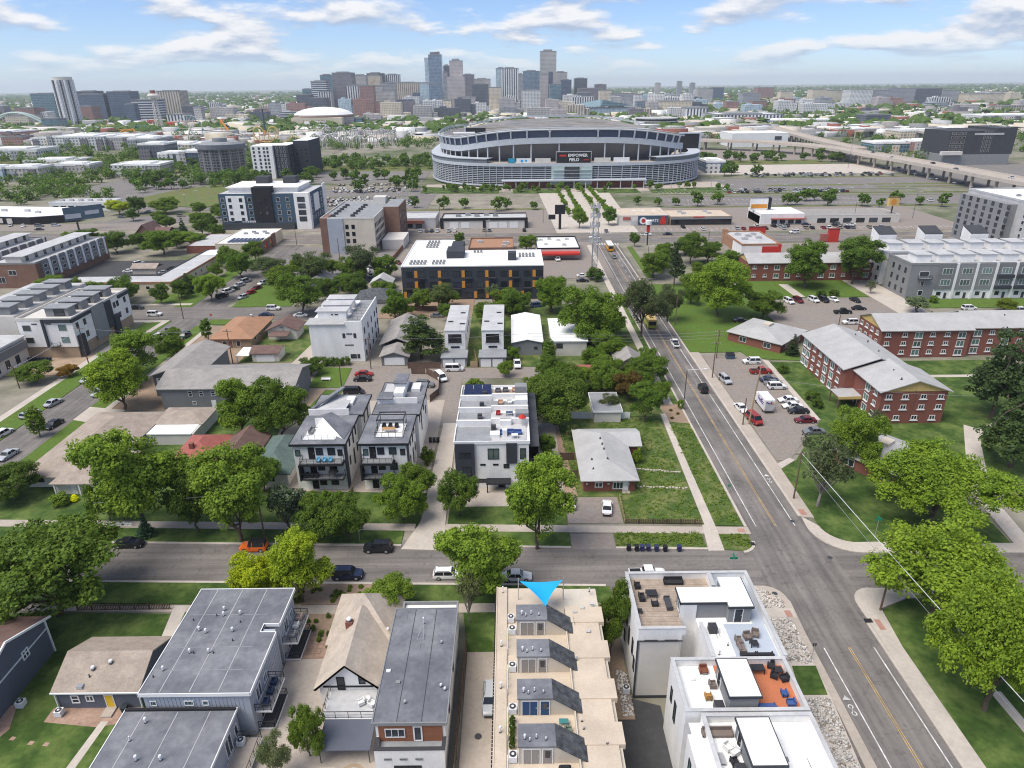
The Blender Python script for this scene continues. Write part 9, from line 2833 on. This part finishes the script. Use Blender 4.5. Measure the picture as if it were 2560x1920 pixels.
for i, (x, y) in enumerate(((-3.0,132.6),(-1.4,132.8),(.6,132.8),(2.0,132.2))):
 seat('lounge seat on the rearmost stepped deck', x, y, 9.9,(.12,.12,.13) if i < 2 else (.5,.32,.25),0,1.1, group='lounge seats on the rearmost deck')
# cottage balcony, grey townhouse balconies
seat('left white wire chair on the cottage balcony', -18.4,59.0,2.52, WHT, -60,.6)
seat('right white wire chair on the cottage balcony', -17.1,58.8,2.52, WHT, 60,.6)
table('small white table on the cottage balcony', -17.7,59.6,2.52,.5,.5,.5, WHT)
for i, (y, c_) in enumerate(((72.6,(.55,.4,.33)),(71.0, WHT),(69.4,(.3,.3,.32)))):
 seat(['pinkish chair on the rear upper balcony', 'white chair on the rear upper balcony', 'grey chair on the rear upper balcony'][i], -29.5, y, 3.22, c_, -90,.7)
for i, y in enumerate((61.6,60.2,58.6)):
 seat(['far navy chair on the front upper balcony', 'middle navy chair on the front upper balcony', 'near navy chair on the front upper balcony'][i], -29.5, y, 3.22,(.03,.05,.10),-90,.75)
# patio under the awning, garden toys
seat('striped sofa on the cottage patio', -21.0,51.6,.1,(.42,.38,.32),0,1.8, 'sofa')
t = thing('patio_rug', 'patterned grey rug on the cottage patio', 'rug', (-18.2,51.8,.1))
MB().tube((-18.2,51.6,.1),(-18.2,51.6,.125),1.5, n=20).tube((-18.2,51.6,.125),(-18.2,51.6,.13),1.0, n=20, m=1).tube((-18.2,51.6,.13),(-18.2,51.6,.135),.6, n=16).build('weave', ['tan_brick', 'light_membrane'], t)
t = thing('paddling_pool', 'round bright blue paddling pool in the garden', 'pool', (-70,104.4,.1))
MB().tube((-70,104.4,.1),(-70,104.4,.5),1.25,1.35, n=18).build('wall', 'sail', t)
MB().tube((-70,104.4,.5),(-70,104.4,.52),1.15, n=18).build('water', 'teal_paint', t)
t = thing('garden_slide', 'small blue slide beside the paddling pool', 'slide', (-68.6,105.6,.1))
MB().slab([(-69.0,104.9,.3),(-68.7,104.7,.3),(-67.7,106.3,1.5),(-68.0,106.5,1.5)], .08).build('chute', 'sail', t)
Bx(-68.1,-67.5,106.3,106.9,.1,1.5).build('ladder', 'blue_door', t)
t = thing('garden_bench', 'white bench on the grass by the alley court', 'bench', (-48.4,162.4,.1))
Bx(-49.6,-47.2,162.2,162.8,.5,.6).build('seat', 'white_trim', t)
Bx(-49.6,-47.2,162.8,162.88,.6,1.0).build('backrest', 'white_trim', t)
for x in (-49.4,-47.4):
 Bx(x - .05, x + .05,162.2,162.8,.1,.5).build('leg', 'white_trim', t)


# ================================================================ haze over the plain
hz = Bx(-27000,27000,-2500,25000,-1.2,260)
me = hz.mesh('haze', 'ground')
me.materials.clear()
hm = bpy.data.materials.new('haze')
hm.use_nodes = True
hm.node_tree.nodes.clear()
vo = hm.node_tree.nodes.new('ShaderNodeVolumePrincipled')
vo.inputs['Color'].default_value = (.82,.90,1.0,1)
vo.inputs['Density'].default_value = 0.000065
vo.inputs['Anisotropy'].default_value = 0.2
mo = hm.node_tree.nodes.new('ShaderNodeOutputMaterial')
hm.node_tree.links.new(vo.outputs[0], mo.inputs['Volume'])
me.materials.append(hm)
o = link('haze', me)
tag(o, None, None, None, 'stuff')

# things that share a look are told apart by their order across the view
from collections import defaultdict
same = defaultdict(list)
for o in col.objects:
 if o.parent is None and o.get('group') and o.get('label'):
  same[o['label']].append(o)
for lb, obs in same.items():
 if len(obs) > 1:
  obs.sort(key=lambda o: (o.location.x + (OFF[o.name][0] if o.type == 'MESH' and not o.location.length else 0) + (o.data.vertices[0].co.x if o.type == 'MESH' and not o.location.length else 0))/max(10,(o.location.y if o.location.length else o.data.vertices[0].co.y)))
  for k, o in enumerate(obs, 1):
   o['label'] = '%s, %d%s from the left' % (lb, k, 'th' if 10 < k % 100 < 14 else {1: 'st', 2: 'nd', 3: 'rd'}.get(k % 10, 'th'))
